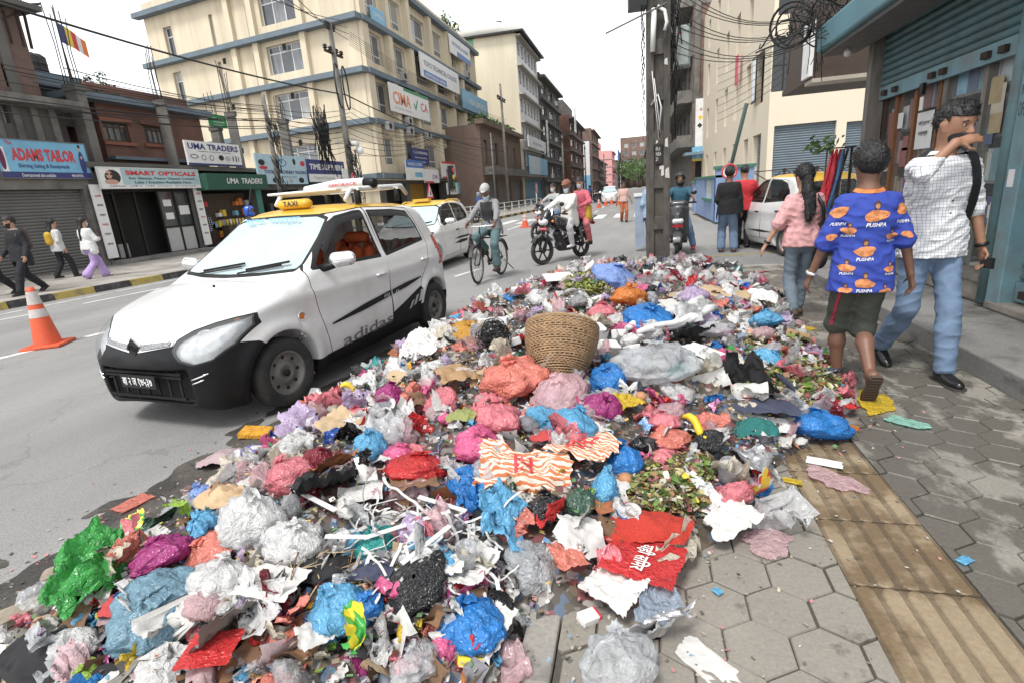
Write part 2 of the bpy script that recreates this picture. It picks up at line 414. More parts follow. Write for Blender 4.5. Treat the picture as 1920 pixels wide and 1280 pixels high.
def _gutter(nt,pos,cs,L):
 sx=_n(nt,'ShaderNodeSeparateXYZ');L(pos,sx.inputs[0])
 nz=_n(nt,'ShaderNodeTexNoise',Scale=2.2,Detail=6.0,Roughness=.7);L(pos,nz.inputs['Vector'])
 ma=_n(nt,'ShaderNodeMath',operation='MULTIPLY_ADD');L(nz.outputs[0],ma.inputs[0]);ma.inputs[1].default_value=1.3;L(sx.outputs['X'],ma.inputs[2])
 r=_n(nt,'ShaderNodeMapRange');r.inputs[1].default_value=-1.15;r.inputs[2].default_value=-.65;r.inputs[3].default_value=0;r.inputs[4].default_value=.85;L(ma.outputs[0],r.inputs[0])
 ry=_n(nt,'ShaderNodeMapRange');ry.inputs[1].default_value=11.5;ry.inputs[2].default_value=7.5;ry.inputs[3].default_value=0;ry.inputs[4].default_value=1;L(sx.outputs['Y'],ry.inputs[0])
 mm=_n(nt,'ShaderNodeMath',operation='MULTIPLY');L(r.outputs[0],mm.inputs[0]);L(ry.outputs[0],mm.inputs[1])
 mx=_n(nt,'ShaderNodeMix',data_type='RGBA');L(mm.outputs[0],mx.inputs[0]);L(cs,mx.inputs[6]);mx.inputs[7].default_value=(.075,.07,.062,1)
 return mx.outputs[2]
m_road=world_mat('asphalt',(.235,.232,.225),(.17,.168,.162),.5,.5,110,.30,.85,.7,.5,.52,.68,(1,.25,1),cracks=.22,patch=.14,extra=_gutter)
m_earth=world_mat('dusty_ground',(.25,.23,.2),None,patch=.3)
m_paver=world_mat('paver_concrete',(.225,.207,.177),(.12,.108,.09),.8,2.6,70,.14,.8,.4,.25,.57,.61,patch=.2)
m_paverw=world_mat('wet_paver_concrete',(.24,.225,.195),(.10,.091,.077),.85,3.0,70,.16,.75,.3,.3,.43,.50,(1,.6,1),patch=.25)
m_tile=world_mat('tactile_concrete',(.27,.21,.135),(.135,.092,.05),.85,2.4,60,.14,.75,.4,.2,.46,.55)
m_joint=world_mat('joint_grime',(.075,.068,.058),None,patch=.3)
m_kerb=world_mat('kerb_concrete',(.27,.255,.23),(.12,.11,.1),.6,2.2,50,.18,.85,.7,.3,.48,.6)
m_conc=world_mat('step_concrete',(.19,.186,.175),(.09,.086,.08),.75,2.2,50,.15,.8,.6,.3,.5,.62,(1,1,3))
m_lpave=world_mat('far_pavement',(.33,.31,.28),(.2,.18,.16),.5,1.2,40,.15,patch=.2)
m_white=world_mat('road_paint',(.62,.62,.6),(.3,.3,.29),.8,3.5,50,.15,.7,.8,.1,.5,.62)
m_yellow=world_mat('yellow_paint',(.36,.28,.07),(.2,.17,.1),.8,5,50,.15,.7,.8,.1,.48,.62)
m_black=world_mat('black_paint',(.03,.03,.03),(.13,.12,.11),.7,5,50,.15,.7,.8,.1,.5,.64)
link('ground',mesh_np('ground',[(-700,-60,-.13),(700,-60,-.13),(700,1400,-.13),(-700,1400,-.13)],np.array([[0,1,2,3]]),m_earth),kind='structure')
KL=[(-12.9,-8),(-12.6,8),(-12.1,12),(-11.2,19),(-9.9,27),(-8.6,34),(-7.8,45),(-7.4,70),(-7,120),(-7,420)]
KR=[(-.39,-8),(-.39,9.3),(.2,9.75),(16,10.1),(16,20.4),(3.0,20.6),(2.2,22),(2.6,45),(3.2,120),(3.4,420)]
_pl=KL[::-1];bm=bmesh.new()
_vs=[bm.verts.new((x,y,ZR))for x,y in KL]+[bm.verts.new((x,y,ZR))for x,y in KR[::-1]]
bmesh.ops.triangulate(bm,faces=[bm.faces.new(_vs)]);bmesh.ops.recalc_face_normals(bm,faces=bm.faces[:]);me=bpy.data.meshes.new('road');bm.to_mesh(me);bm.free();me.materials.append(m_road)
if me.polygons[0].normal.z<0:me.flip_normals()
link('road',me,kind='structure')
def xl(y):
 return float(np.interp(y,[p[1]for p in KL],[p[0]for p in KL]))
rm=empty('road_markings',(0,0,0),kind='structure')
def paint(pts,name='stripe',mat=None,z=ZR+.004):
 me=mesh_np(name,[(x,y,z)for x,y in pts],np.array([list(range(len(pts)))]),mat or m_white);link(name,me,rm)
def line(x0,y0,x1,y1,w=.12,**k):
 d=Vector((x1-x0,y1-y0,0)).normalized();n=Vector((d.y,-d.x,0))*w/2
 paint([(x0-n.x,y0-n.y),(x0+n.x,y0+n.y),(x1+n.x,y1+n.y),(x1-n.x,y1-n.y)],**k)
line(-8.2,2.2,-7.75,5.6,.13);line(-7.7,5.75,-7.1,9.3,.13);line(-6.7,12,-6.1,15.5,.13)
for i in range(9):line(-5.6+.03*i,17+i*6,-5.55+.03*i,20+i*6,.13)
line(-11.6,5.6,-11.15,7.6,.1);line(-11.05,8.4,-10.8,10.4,.1)
line(-12.2,4,-11.75,12,.1);line(-11.75,12,-10.9,19,.1)
line(-3.6,10.1,-3.35,11.1,.1)
for i in range(9):
 x=-7.2+i*1.0;paint([(x,27.2),(x+.5,27.2),(x+.55,31.0),(x+.05,31.0)])
for i in range(10):line(-2.6+.02*i,34+i*7,-2.58+.02*i,37+i*7,.12)
line(.6,11.3,3.9,11.9,.11,mat=m_yellow)
pav=empty('pavement',(0,0,0),kind='structure')
PX0,PX1,PY0,PY1=-.27,2.27,-3.0,9.45
MB().box((PX0,PY0,-.12),(PX1,PY1,-.012)).obj('bed',m_joint,pav)
MB().box((PX1,PY0,-.12),(3.1,PY1,-.012)).obj('bed',m_joint,pav)
_st=MB()
def heap_foot(x,y):
 return False
HEAPG=[G(*p)[:2]for p in[(0,1200),(140,1085),(265,985),(435,876),(560,790),(700,705),(860,610),(1000,540),(1120,500),(1235,492),(1330,505),(1440,545),(1480,620),(1600,720),(1570,800),(1480,850),(1420,900),(1420,960),(1330,1010),(1240,1090),(1100,1140),(980,1170),(940,1290)]]+[np.array((-.42,1.05)),np.array((-1.6,.85)),np.array((-2.3,1.0))]
HEAPG=np.array(HEAPG)
hw=.205;hr=hw/math.sqrt(3);cx=0;nhex=0
hexm=None
def hex_poly(r,bev=0):return[(r*math.sin(math.pi/3*k),r*math.cos(math.pi/3*k))for k in range(6)]
hb=MB();top=hex_poly(hr-.007);low=hex_poly(hr-.0025)
V=[(x,y,-.03)for x,y in low]+[(x,y,-.006)for x,y in low]+[(x,y,0)for x,y in top]
F=[[6+i,6+(i-1)%6,(i-1)%6,i]for i in range(6)]+[[12+i,12+(i-1)%6,6+(i-1)%6,6+i]for i in range(6)]+[[17,16,15,14,13,12]]
hb.add(V,F);hexme=hb.mesh('paver',m_paver);hexmew=hb.mesh('paver',m_paverw)
def cut(poly,axis,val,keep_less):
 out=[]
 for i in range(len(poly)):
  a,b=poly[i-1],poly[i];ia=(a[axis]<val)==keep_less;ib=(b[axis]<val)==keep_less
  if ia!=ib:
   t=(val-a[axis])/(b[axis]-a[axis]);out.append((a[0]+(b[0]-a[0])*t,a[1]+(b[1]-a[1])*t))
  if ib:out.append(b)
 return out
_rows=[]
j=0;y=-1.0
while y<PY1+.05:
 x=PX0+.02+(hw/2 if j%2 else 0)
 while x<PX1+hw/2:
  for lo_,hi_ in((PX0+.002,.733),(1.147,PX1-.003)):
   if x+hw/2>lo_+.02 and x-hw/2<hi_-.02 and not(x-hw/2>lo_ and x+hw/2<hi_):_rows.append((x,y,lo_,hi_))
   elif x-hw/2>lo_ and x+hw/2<hi_:_rows.append((x,y,None,None))
  x+=hw
 y+=hr*1.5;j+=1
_P=np.array([r[:2]for r in _rows]);_d=sd_poly(_P,HEAPG)
_vis=(_d>-.2)&(_P[:,1]>.95);order=np.argsort(_P[:,1])
for i in order:
 x,y,lo_,hi_=_rows[i]
 jz=RNG.normal(0,.0016);rx,ry=RNG.normal(0,.006,2)
 if _d[i]<-.4:continue
 if lo_ is not None:
  tp=[(a+x,b+y)for a,b in top];tp=cut(cut(tp,0,lo_,False),0,hi_,True)
  if len(tp)<3:continue
  mb=MB();mb.prism(tp[::-1]if True else tp,-.03,jz)
  me=mb.mesh('paver',m_paverw if x>1 else m_paver)
  bm=bmesh.new();bm.from_mesh(me);bmesh.ops.recalc_face_normals(bm,faces=bm.faces[:]);bm.to_mesh(me);bm.free()
 if _vis[i]and nhex<300:
  if lo_ is not None:link('paver',me,pav)
  else:link('paver',hexmew if x>1 else hexme,pav,(x,y,jz),(rx,ry,RNG.normal(0,.01)))
  nhex+=1
 elif lo_ is None:_st.add([(p[0]+x,p[1]+y,p[2]+jz)for p in V],F)
 else:_st.prism(tp[::-1],-.03,jz)
_st.obj('paver',m_paverw,pav,kind='stuff')
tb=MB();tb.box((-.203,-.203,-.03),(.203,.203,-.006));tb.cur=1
for k in range(5):
 xx=-.16+k*.08;n=10
 pts=[(xx-.017,-.175),(xx+.017,-.175),(xx+.017,.175),(xx-.017,.175)]
 Vt=[]
 for(r,z)in((.031,-.006),(.027,-.001)):
  for q in range(12):
   a=math.pi*2*q/12;sy=.175 if math.sin(a)>=0 else-.175
   Vt.append((xx+r*math.cos(a),sy+r*math.sin(a),z))
 tb.add(Vt,[[q,(q+1)%12,12+(q+1)%12,12+q]for q in range(12)]+[list(range(12,24))])
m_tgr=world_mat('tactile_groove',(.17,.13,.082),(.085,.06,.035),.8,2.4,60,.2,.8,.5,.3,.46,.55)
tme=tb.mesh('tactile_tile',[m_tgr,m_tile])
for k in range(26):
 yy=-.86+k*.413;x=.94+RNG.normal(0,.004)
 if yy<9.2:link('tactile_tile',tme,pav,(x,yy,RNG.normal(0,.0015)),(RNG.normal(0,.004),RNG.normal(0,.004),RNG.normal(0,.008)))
for k in range(18):
 y0=-1.2+k*.61
 if y0>9.3:break
 o=MB().box((-.39,y0,-.15),(-.275,min(y0+.6,9.42),RNG.normal(.004,.004))).obj('kerb_stone',m_kerb,pav);bevel(o,.012)
for k in range(7):
 x0=-.2+k*.62;o=MB().box((x0,9.46,-.15),(x0+.605,9.6,RNG.normal(.0,.006))).obj('kerb_stone',m_kerb,pav,);bevel(o,.012)
ST=MB();ST.box((2.27,-2,-.05),(3.35,8.75,.155));o=ST.obj('shop_step',m_conc,kind='structure');bevel(o,.015)
fp=empty('far_pavement',(0,0,0),kind='structure')
_v=[(x-.16,y,ZL)for x,y in KL]+[(-26,y,ZL)for x,y in KL];n=len(KL)
link('paving',mesh_np('paving',_v,np.array([[i,i+1,n+i+1,n+i]for i in range(n-1)]),m_lpave),fp)
y=3.0;k=0
while y<60:
 ln=.85;a=(xl(y),y);b=(xl(y+ln-.02),y+ln-.02)
 ms=MB();ms.add([(a[0]-.16,a[1],-.1),(a[0],a[1],-.1),(b[0],b[1],-.1),(b[0]-.16,b[1],-.1),(a[0]-.16,a[1],ZL+.01),(a[0]-.03,a[1],ZL+.01),(b[0]-.03,b[1],ZL+.01),(b[0]-.16,b[1],ZL+.01)],
           [[0,3,2,1],[4,5,6,7],[0,1,5,4],[1,2,6,5],[2,3,7,6],[3,0,4,7]])
 ms.obj('kerb_block',m_yellow if k%2 else m_black,fp);y+=ln;k+=1
o=MB().box((2.75,20.75,-.12),(16,60,.05)).obj('corner_pavement',m_lpave,kind='structure')
# building helpers
Z3=np.array([0,0,1.])
class Face:
 """a vertical plane: point O, horizontal direction u, outward normal u x z"""
 def __init__(s,O,u):
  s.O=np.array([O[0],O[1],0.]);s.u=np.array([u[0],u[1],0.])/math.hypot(u[0],u[1]);s.n=np.cross(s.u,Z3)
 def pick(s,px,py):
  d=ray(px,py);t=(s.O-CP).dot(s.n)/d.dot(s.n);p=CP+d*t;return float((p-s.O).dot(s.u)),float(p[2])
 def P(s,a,z,d=0.):return s.O+s.u*a+Z3*z+s.n*d
 def rect(s,x0,y0,x1,y1):
  a,z1=s.pick(x0,y0);b,z0=s.pick(x1,y1);return(min(a,b),max(a,b),min(z0,z1),max(z0,z1))
 def slab(s,mb,a0,a1,z0,z1,d0,d1):
  V=[s.P(a,z,d)for z in(z0,z1)for a,d in((a0,d0),(a1,d0),(a1,d1),(a0,d1))]
  return mb.add(V,[[0,1,2,3],[4,7,6,5],[0,4,5,1],[1,5,6,2],[2,6,7,3],[3,7,4,0]])
 def box(s,name,mat,parent,a0,a1,z0,z1,d0,d1,**k):return s.slab(MB(),a0,a1,z0,z1,d0,d1).obj(name,mat,parent,**k)
def wall(F,parent,a0,a1,z0,z1,mat,holes=(),depth=.25,name='wall'):
 """wall with real openings and reveals"""
 H=[(max(a0,h[0]),min(a1,h[1]),max(z0,h[2]),min(z1,h[3]))for h in holes];H=[h for h in H if h[1]-h[0]>.02 and h[3]-h[2]>.02]
 A=sorted({a0,a1,*[h[0]for h in H],*[h[1]for h in H]});Zs=sorted({z0,z1,*[h[2]for h in H],*[h[3]for h in H]})
 mb=MB()
 for i in range(len(A)-1):
  for j in range(len(Zs)-1):
   ca,cz=(A[i]+A[i+1])/2,(Zs[j]+Zs[j+1])/2
   if any(h[0]<ca<h[1]and h[2]<cz<h[3]for h in H):continue
   mb.add([F.P(A[i],Zs[j]),F.P(A[i+1],Zs[j]),F.P(A[i+1],Zs[j+1]),F.P(A[i],Zs[j+1])],[[0,1,2,3]])
 for h in H:
  q=[(h[0],h[2]),(h[1],h[2]),(h[1],h[3]),(h[0],h[3])]
  for i in range(4):
   p,r=q[i],q[(i+1)%4];mb.add([F.P(*p),F.P(*r),F.P(r[0],r[1],-depth),F.P(p[0],p[1],-depth)],[[0,3,2,1]])
 return mb.obj(name,mat,parent)
def window(F,parent,h,nx=2,ny=1,fm=None,gm=None,depth=.18,fw=.06,split=None,name='window',opened=None):
 a0,a1,z0,z1=h;fm=fm or m_alu;gm=gm or m_glass;mb=MB();d=-depth
 F.slab(mb,a0,a0+fw,z0,z1,d-.05,d);F.slab(mb,a1-fw,a1,z0,z1,d-.05,d);F.slab(mb,a0+fw,a1-fw,z0,z0+fw,d-.05,d);F.slab(mb,a0+fw,a1-fw,z1-fw,z1,d-.05,d)
 xs=[a0+(a1-a0)*i/nx for i in range(nx+1)];zs=[z0+(z1-z0)*i/ny for i in range(ny+1)]
 if split:zs=[z0,z0+(z1-z0)*split,z1]
 for x in xs[1:-1]:F.slab(mb,x-fw/2,x+fw/2,z0+fw,z1-fw,d-.045,d-.003)
 for z in zs[1:-1]:F.slab(mb,a0+fw,a1-fw,z-fw/2,z+fw/2,d-.042,d-.005)
 w=mb.obj(name,fm,parent)
 for i in range(nx):
  for j in range(len(zs)-1):
   p=MB();F.slab(p,xs[i]+fw*.4,xs[i+1]-fw*.4,zs[j]+fw*.4,zs[j+1]-fw*.4,d-.03,d-.024);p.obj('pane',gm if gm not in(m_glass,m_glassg)or random.random()<.6 else random.choice([m_glass,m_glassg,m_curt]),w)
 return w
def shutter(F,parent,a0,a1,z0,z1,mat,depth=.15,pitch=.085,name='roller_shutter',ns=None,piece=True):
 """roller shutter: each curved slat a piece"""
 n=ns or max(4,int((z1-z0)/pitch));p=(z1-z0)/n
 prof=[(0,0),(.012,p*.12),(.026,p*.38),(.026,p*.62),(.012,p*.88),(0,p*.97)]
 if not piece:
  mb=MB()
  for i in range(n):
   V=[F.P(a,z0+i*p+q[1],-depth+q[0])for q in prof for a in(a0,a1)];mb.smooth=True;mb.add(V,[[2*k,2*k+1,2*k+3,2*k+2]for k in range(len(prof)-1)])
  return mb.obj(name,mat,parent)
 root=empty(name,(0,0,0),parent=parent)if parent else None
 for i in range(n):
  mb=MB();mb.smooth=True;V=[F.P(a,z0+i*p+q[1],-depth+q[0])for q in prof for a in(a0,a1)];mb.add(V,[[2*k,2*k+1,2*k+3,2*k+2]for k in range(len(prof)-1)]);mb.obj('slat',mat,root)
 return root
def body_box(F,parent,a0,a1,z0,z1,back,mat,name='rear_walls',left=True):
 """side, back and roof closing a facade (the facade itself is a wall())"""
 mb=MB();P=F.P
 V=[P(a0,z0,0),P(a1,z0,0),P(a1,z0,-back),P(a0,z0,-back),P(a0,z1,0),P(a1,z1,0),P(a1,z1,-back),P(a0,z1,-back)]
 mb.add(V,[[1,2,6,5],[2,3,7,6],[4,5,6,7]]+([[3,0,4,7]]if left else[]));o=mb.obj(name,mat,parent)
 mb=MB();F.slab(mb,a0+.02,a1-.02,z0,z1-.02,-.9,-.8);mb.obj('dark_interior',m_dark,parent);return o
m_alu=M('aluminium_frame',(.62,.62,.6),.4,.0,.05)
m_glass=M('window_glass',(.05,.058,.065),.06,0,.25,1.2,spec=.8)
m_glassg=M('grey_curtained_glass',(.16,.17,.18),.1,0,.5,1.5,spec=.7,stretch=(3,3,.4))
m_curt=M('pale_curtained_glass',(.34,.34,.32),.12,0,.4,2.5,spec=.7,stretch=(4,4,.3))
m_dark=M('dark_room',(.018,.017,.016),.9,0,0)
m_darkwood=M('dark_brown_wood',(.06,.04,.028),.6,0,.2)
m_cream=M('cream_render',(.63,.55,.41),.85,0,.10,1.4,.06,30,dirt=.5,dirtcol=(.34,.28,.2),dscale=1.1,stretch=(1,1,.14))
m_cream2=M('pale_cream_render',(.66,.60,.46),.85,0,.08,.9,.05,30,dirt=.4,dirtcol=(.43,.39,.31),dscale=.7,stretch=(1,1,.12))
m_cream3=M('new_cream_paint',(.68,.60,.47),.8,0,.06,.9,.04,40,dirt=.25,dirtcol=(.48,.42,.32),dscale=.9,stretch=(1,1,.15))
m_band=M('blue_grey_band',(.13,.175,.21),.7,0,.2,3,dirt=.5,dirtcol=(.1,.1,.1))
m_oldconc=M('old_concrete',(.17,.16,.145),.9,0,.3,2.5,.3,12,dirt=.8,dirtcol=(.05,.048,.045),dscale=1.2)
m_darkconc=M('sooty_concrete',(.13,.122,.112),.9,0,.3,2,.2,12,dirt=.6,dirtcol=(.035,.033,.03),dscale=1.)
m_shut=M('grey_shutter',(.15,.15,.145),.55,.2,.15,3,dirt=.5,dirtcol=(.08,.075,.07))
m_bshut=M('slate_blue_shutter',(.13,.17,.20),.5,.2,.12,2,dirt=.3,dirtcol=(.2,.19,.17))
m_rust=M('rusty_steel',(.05,.035,.028),.8,.3,.3,20)
m_wire=M('black_cable',(.012,.012,.012),.6,0,0)
m_wt=M('print_white',(.72,.72,.71),.5,0,.08,3,dirt=.3,dirtcol=(.48,.46,.42),dscale=2.5)
m_blk=M('print_black',(.02,.02,.022),.5,0,0)
m_red=M('print_red',(.55,.05,.06),.5,0,.05)
m_navy=M('print_navy',(.035,.045,.16),.5,0,.05)
m_blue=M('print_blue',(.07,.17,.42),.5,0,.08)
m_sky=M('print_sky_blue',(.18,.42,.60),.5,0,.15,2)
m_org=M('print_orange',(.7,.2,.05),.5,0,.05)
m_grn=M('print_green',(.03,.22,.08),.5,0,.05)
m_pinkp=M('print_pink',(.7,.35,.35),.5,0,.05)
m_skinp=M('print_skin',(.5,.3,.22),.5,0,.05)
m_yelp=M('print_yellow',(.7,.5,.06),.5,0,.08)
m_tank=M('black_plastic_tank',(.015,.015,.017),.5,0,.1)
def brick_mat(name,c1,c2,mortar,sc=1.0,rough=.9):
 m=bpy.data.materials.new(name);m.use_nodes=True;nt=m.node_tree;bs=nt.nodes['Principled BSDF'];L=nt.links.new
 ge=_n(nt,'ShaderNodeNewGeometry');sx=_n(nt,'ShaderNodeSeparateXYZ');L(ge.outputs['Position'],sx.inputs[0])
 ad=_n(nt,'ShaderNodeMath',operation='ADD');L(sx.outputs[0],ad.inputs[0]);L(sx.outputs[1],ad.inputs[1])
 cb=_n(nt,'ShaderNodeCombineXYZ');L(ad.outputs[0],cb.inputs[0]);L(sx.outputs[2],cb.inputs[1])
 b=_n(nt,'ShaderNodeTexBrick',Scale=sc);b.inputs['Color1'].default_value=c4(c1);b.inputs['Color2'].default_value=c4(c2);b.inputs['Mortar'].default_value=c4(mortar)
 b.inputs['Brick Width'].default_value=.24;b.inputs['Row Height'].default_value=.075;b.inputs['Mortar Size'].default_value=.009;L(cb.outputs[0],b.inputs['Vector'])
 nz=_n(nt,'ShaderNodeTexNoise',Scale=.8,Detail=6.0);L(ge.outputs['Position'],nz.inputs['Vector'])
 mr=_n(nt,'ShaderNodeMapRange');mr.inputs[1].default_value=.3;mr.inputs[2].default_value=.7;mr.inputs[3].default_value=.6;mr.inputs[4].default_value=1.25;L(nz.outputs[0],mr.inputs[0])
 s_=_n(nt,'ShaderNodeVectorMath',operation='SCALE');L(b.outputs[0],s_.inputs[0]);L(mr.outputs[0],s_.inputs['Scale']);L(s_.outputs[0],bs.inputs['Base Color'])
 bp=_n(nt,'ShaderNodeBump',Strength=.4,Distance=.01);L(b.outputs['Fac'],bp.inputs['Height']);bp.invert=True;L(bp.outputs[0],bs.inputs['Normal'])
 bs.inputs['Roughness'].default_value=rough;MATS[name]=m;return m
m_brick=brick_mat('red_brick',(.20,.085,.055),(.16,.07,.05),(.13,.11,.1))
m_brickd=brick_mat('dark_brick',(.16,.09,.07),(.125,.075,.06),(.11,.1,.09))
m_brickb=brick_mat('brown_brick',(.22,.13,.10),(.18,.11,.085),(.16,.145,.13))
def board(name,label,F,r,mat,texts=(),prints=(),d0=.05,d1=.1,cat='sign',group=None,edge=None,rot=0.):
 """a sign board on face F covering rect r=(a0,a1,z0,z1); texts: (string, cx, cz, w, h, material[, bold, shear]) in 0..1 of the board; prints: (polygon in 0..1, material)"""
 a0,a1,z0,z1=r;W_,H_=a1-a0,z1-z0;c=F.P((a0+a1)/2,z0,0)
 root=empty(name,tuple(c),0,label,cat,group);inv=Matrix.Translation(-Vector(c))
 def fix(o):
  if o:o.parent=root;o.matrix_parent_inverse=inv
 fix(F.box('panel',mat,None,a0,a1,z0,z1,d0,d1))
 if edge:
  mb=MB();e=.03
  for q in((a0-e,a1+e,z1,z1+e),(a0-e,a1+e,z0-e,z0),(a0-e,a0,z0,z1),(a1,a1+e,z0,z1)):F.slab(mb,*q,d0,d1+.015)
  fix(mb.obj('frame',edge,None))
 for t in texts:
  s_,cx,cz,w,h,mt=t[:6];fix(text_on('lettering',s_,F.P(a0+cx*W_,z0+cz*H_,d1),F.u,Z3,w*W_,h*H_,mt,None,.009,t[6]if len(t)>6 else.012,t[7]if len(t)>7 else 0))
 for i,(pl,mt)in enumerate(prints):
  V=[F.P(a0+x*W_,z0+y*H_,d1+.003+.0008*i)for x,y in pl];fix(link('print',mesh_np('print',V,[list(range(len(V)))],mt)))
 return root
def ell(cx,cy,rx,ry,n=14,a0=0,a1=2*math.pi):return[(cx+rx*math.cos(a0+(a1-a0)*k/n),cy+ry*math.sin(a0+(a1-a0)*k/n))for k in range(n)]
def rc(x0,y0,x1,y1):return[(x0,y0),(x1,y0),(x1,y1),(x0,y1)]
def aircon(F,a,z,parent,mat=None,d=.0):
 o=F.box('air_conditioner',mat or m_wt,parent,a-.4,a+.4,z,z+.55,d,d+.3)
 mb=MB();c=F.P(a-.1,z+.28,d+.302);n=Vector(F.n);mb.torus(c,.17,.02,n,16,5);mb.cyl(tuple(np.array(c)-F.n*.005),tuple(np.array(c)+F.n*.004),.16,14);mb.obj('fan_grille',m_dark,o);return o
def in_parent(o,root):
 o.parent=root;o.matrix_parent_inverse=root.matrix_world.inverted()if False else Matrix.Translation(-root.location)
# left side of the street
FL=Face((-17.8,0),(0,1))
A=empty('brick_house',(0,0,0),0,'dark brick house with steel roof frame above the tailor shop','building')
r=FL.rect(0,368,172,505);sy0,sy1=5.5,14.75
wall(FL,A,sy0-.5,sy1+.1,0,3.05,m_oldconc,[(sy0,sy1-.12,.12,2.62)],.3)
shutter(FL,A,sy0,sy1-.12,.12,2.62,m_shut,.22,.1,ns=26)
body_box(FL,A,sy0-.5,sy1+.1,0,3.05,7,m_oldconc)
F2=Face((-18.3,0),(0,1));eA=F2 .pick(70,150)[0]
hs=[F2 .rect(-70,190,-20,245),F2 .rect(0,196,22,232)]
wall(F2,A,3.5,eA+.3,3.05,5.1,m_darkconc,hs,.2,'upper_wall')
for h in hs:window(F2,A,h,2,1,m_wt)
for i in range(5):F2 .box('pilaster',m_oldconc,A,eA-2.2+i*.55,eA-2.0+i*.55,3.1,5.1,.002,.09)
F2 .box('balcony_ledge',m_darkconc,A,3.5,12.7,4.05,4.2,.01,.45);F2 .box('floor_slab',m_oldconc,A,3.5,eA+.8,5.1,5.35,-.2,.6)
hs=[F2 .rect(0,118,28,165)]
wall(F2,A,3.5,eA,5.35,7.9,m_brickd,hs,.2,'upper_wall');w=window(F2,A,hs[0],1,2,m_darkwood)
F2 .box('blind',M('teal_blind',(.10,.3,.33),.7),A,hs[0][0]+.1,hs[0][1]-.1,hs[0][2]+.05,hs[0][2]+.45,-.16,-.15)
F2 .box('concrete_column',m_darkconc,A,eA-.9,eA-.6,5.36,7.9,.002,.06)
F2 .box('roof_slab',m_darkconc,A,3.3,eA+.4,7.9,8.05,-6,.45);body_box(F2,A,3.5,eA,3.05,7.9,7,m_brickd)
mb=MB()
q=lambda px,py,d=0:F2 .P(*F2 .pick(px,py),d)
for a,b in(((0,55),(-14,-60)),((5,20),(22,82)),((28,22),(45,88)),((40,5),(60,92))):mb.bar(q(*a),q(*b),.06)
mb.bar(q(-10,12),q(75,8),.06);mb.bar(q(0,12),q(40,2),.05);mb.bar(q(0,38),q(72,8),.05);mb.bar(q(5,20),q(72,8,-2),.05)
mb.obj('steel_frame',m_rust,A)
T=empty('tank_platform',(0,0,0),0,'concrete roof platform carrying black water tanks behind the brick house','platform')
F3=Face((-20.5,0),(0,1))
a0,z1=F3 .pick(68,132);a1,_=F3 .pick(148,128)
F3 .box('slab',m_band,T,a0-1.5,a1,z1-.25,z1,-3,.0);F3 .box('slab_underside',m_oldconc,T,a0-1.5,a1-.15,z1-.5,z1-.252,-3,-.1)
F3 .box('support_wall',m_brickd,T,a0-1.5,a0+.6,3,z1-.5,-3,-.4)
for i,p in enumerate(((88,118),(101,116))):
 a,z=F3 .pick(p[0],122);mb=MB();c=F3 .P(a,z1,-.7)
 mb.lathe([(.0,1.0),(.2,.98),(.34,.85),(.36,.8),(.36,.55),(.38,.53),(.36,.5),(.36,.25),(.38,.22),(.36,.2),(.36,0),(0,0)][::-1],18,lambda p,c=c:(p[0]*.75+c[0],p[1]*.75+c[1],p[2]*.75+c[2]))
 mb.obj('water_tank',m_tank,None,label='black ribbed plastic water tank on the concrete platform',cat='water tank',group='water tanks on the platform')
B=empty('brick_house',(0,0,0),0,'low red brick house with dark wooden windows and rooftop plants','building')
F4=Face((-19.2,0),(0,1))
hs=[F4 .rect(190,228,247,268),F4 .rect(267,235,312,272)]
a0,zt=F4 .pick(182,216);a1,_=F4 .pick(345,240);zt=5.75
wall(F4,B,a0,a1+1,3.0,zt,m_brick,hs,.2)
for h in hs:
 window(F4,B,h,4,1,m_darkwood,m_glassg,.1,.07,split=.78)
 F4 .box('sill',M('red_oxide_plaster',(.23,.09,.055),.8),B,h[0]-.15,h[1]+.15,h[2]-.14,h[2]-.02,.002,.1);F4 .box('lintel',MATS['red_oxide_plaster'],B,h[0]-.15,h[1]+.15,h[3]+.02,h[3]+.16,.002,.1)
F4 .box('lower_ledge',m_band,B,a0,a1+.9,3.75,3.87,.002,.35)
F4 .box('eave',m_band,B,a0-1.2,a1+1.2,zt,zt+.22,-2.5,.55);F4 .box('parapet',m_brick,B,a0+.1,a1+.8,zt+.22,zt+.75,-.5,-.3)
body_box(F4,B,a0,a1+1,3,zt,6,m_brick)
F4b=Face((-20.3,0),(0,1))
b0,_=F4b.pick(72,200);b1,zz=F4b.pick(190,215)
wall(F4b,B,b0,b1,3,6.2,m_darkconc,[(b0+.8,b1-.5,3.2,5.0)],.4,'balcony_wall');F4b.box('balcony_interior',m_dark,B,b0+.7,b1-.4,3.2,5.1,-.6,-.5)
F4b.box('upper_eave',m_band,B,b0-.3,b1+2.5,6.2,6.5,-2,.5)
F4b.box('terrace_wall',M('mustard_wall',(.25,.17,.06),.85),B,b0-.2,b1+2.4,6.5,6.95,-1.9,-1.8)
mb=MB()
for i in range(14):a=b0+.9+i*.28;F4b.slab(mb,a,a+.025,3.2,4.2,-.1,-.07)
F4b.slab(mb,b0+.8,b1-.5,4.2,4.25,-.12,-.05);mb.obj('balcony_railing',m_rust,B)
m_leafd=M('dark_leaves',(.045,.07,.03),.6,0,.5,9);m_leaf=M('green_leaves',(.07,.13,.035),.55,0,.4,9);m_pot=M('clay_pot',(.18,.09,.06),.8,0,.2)
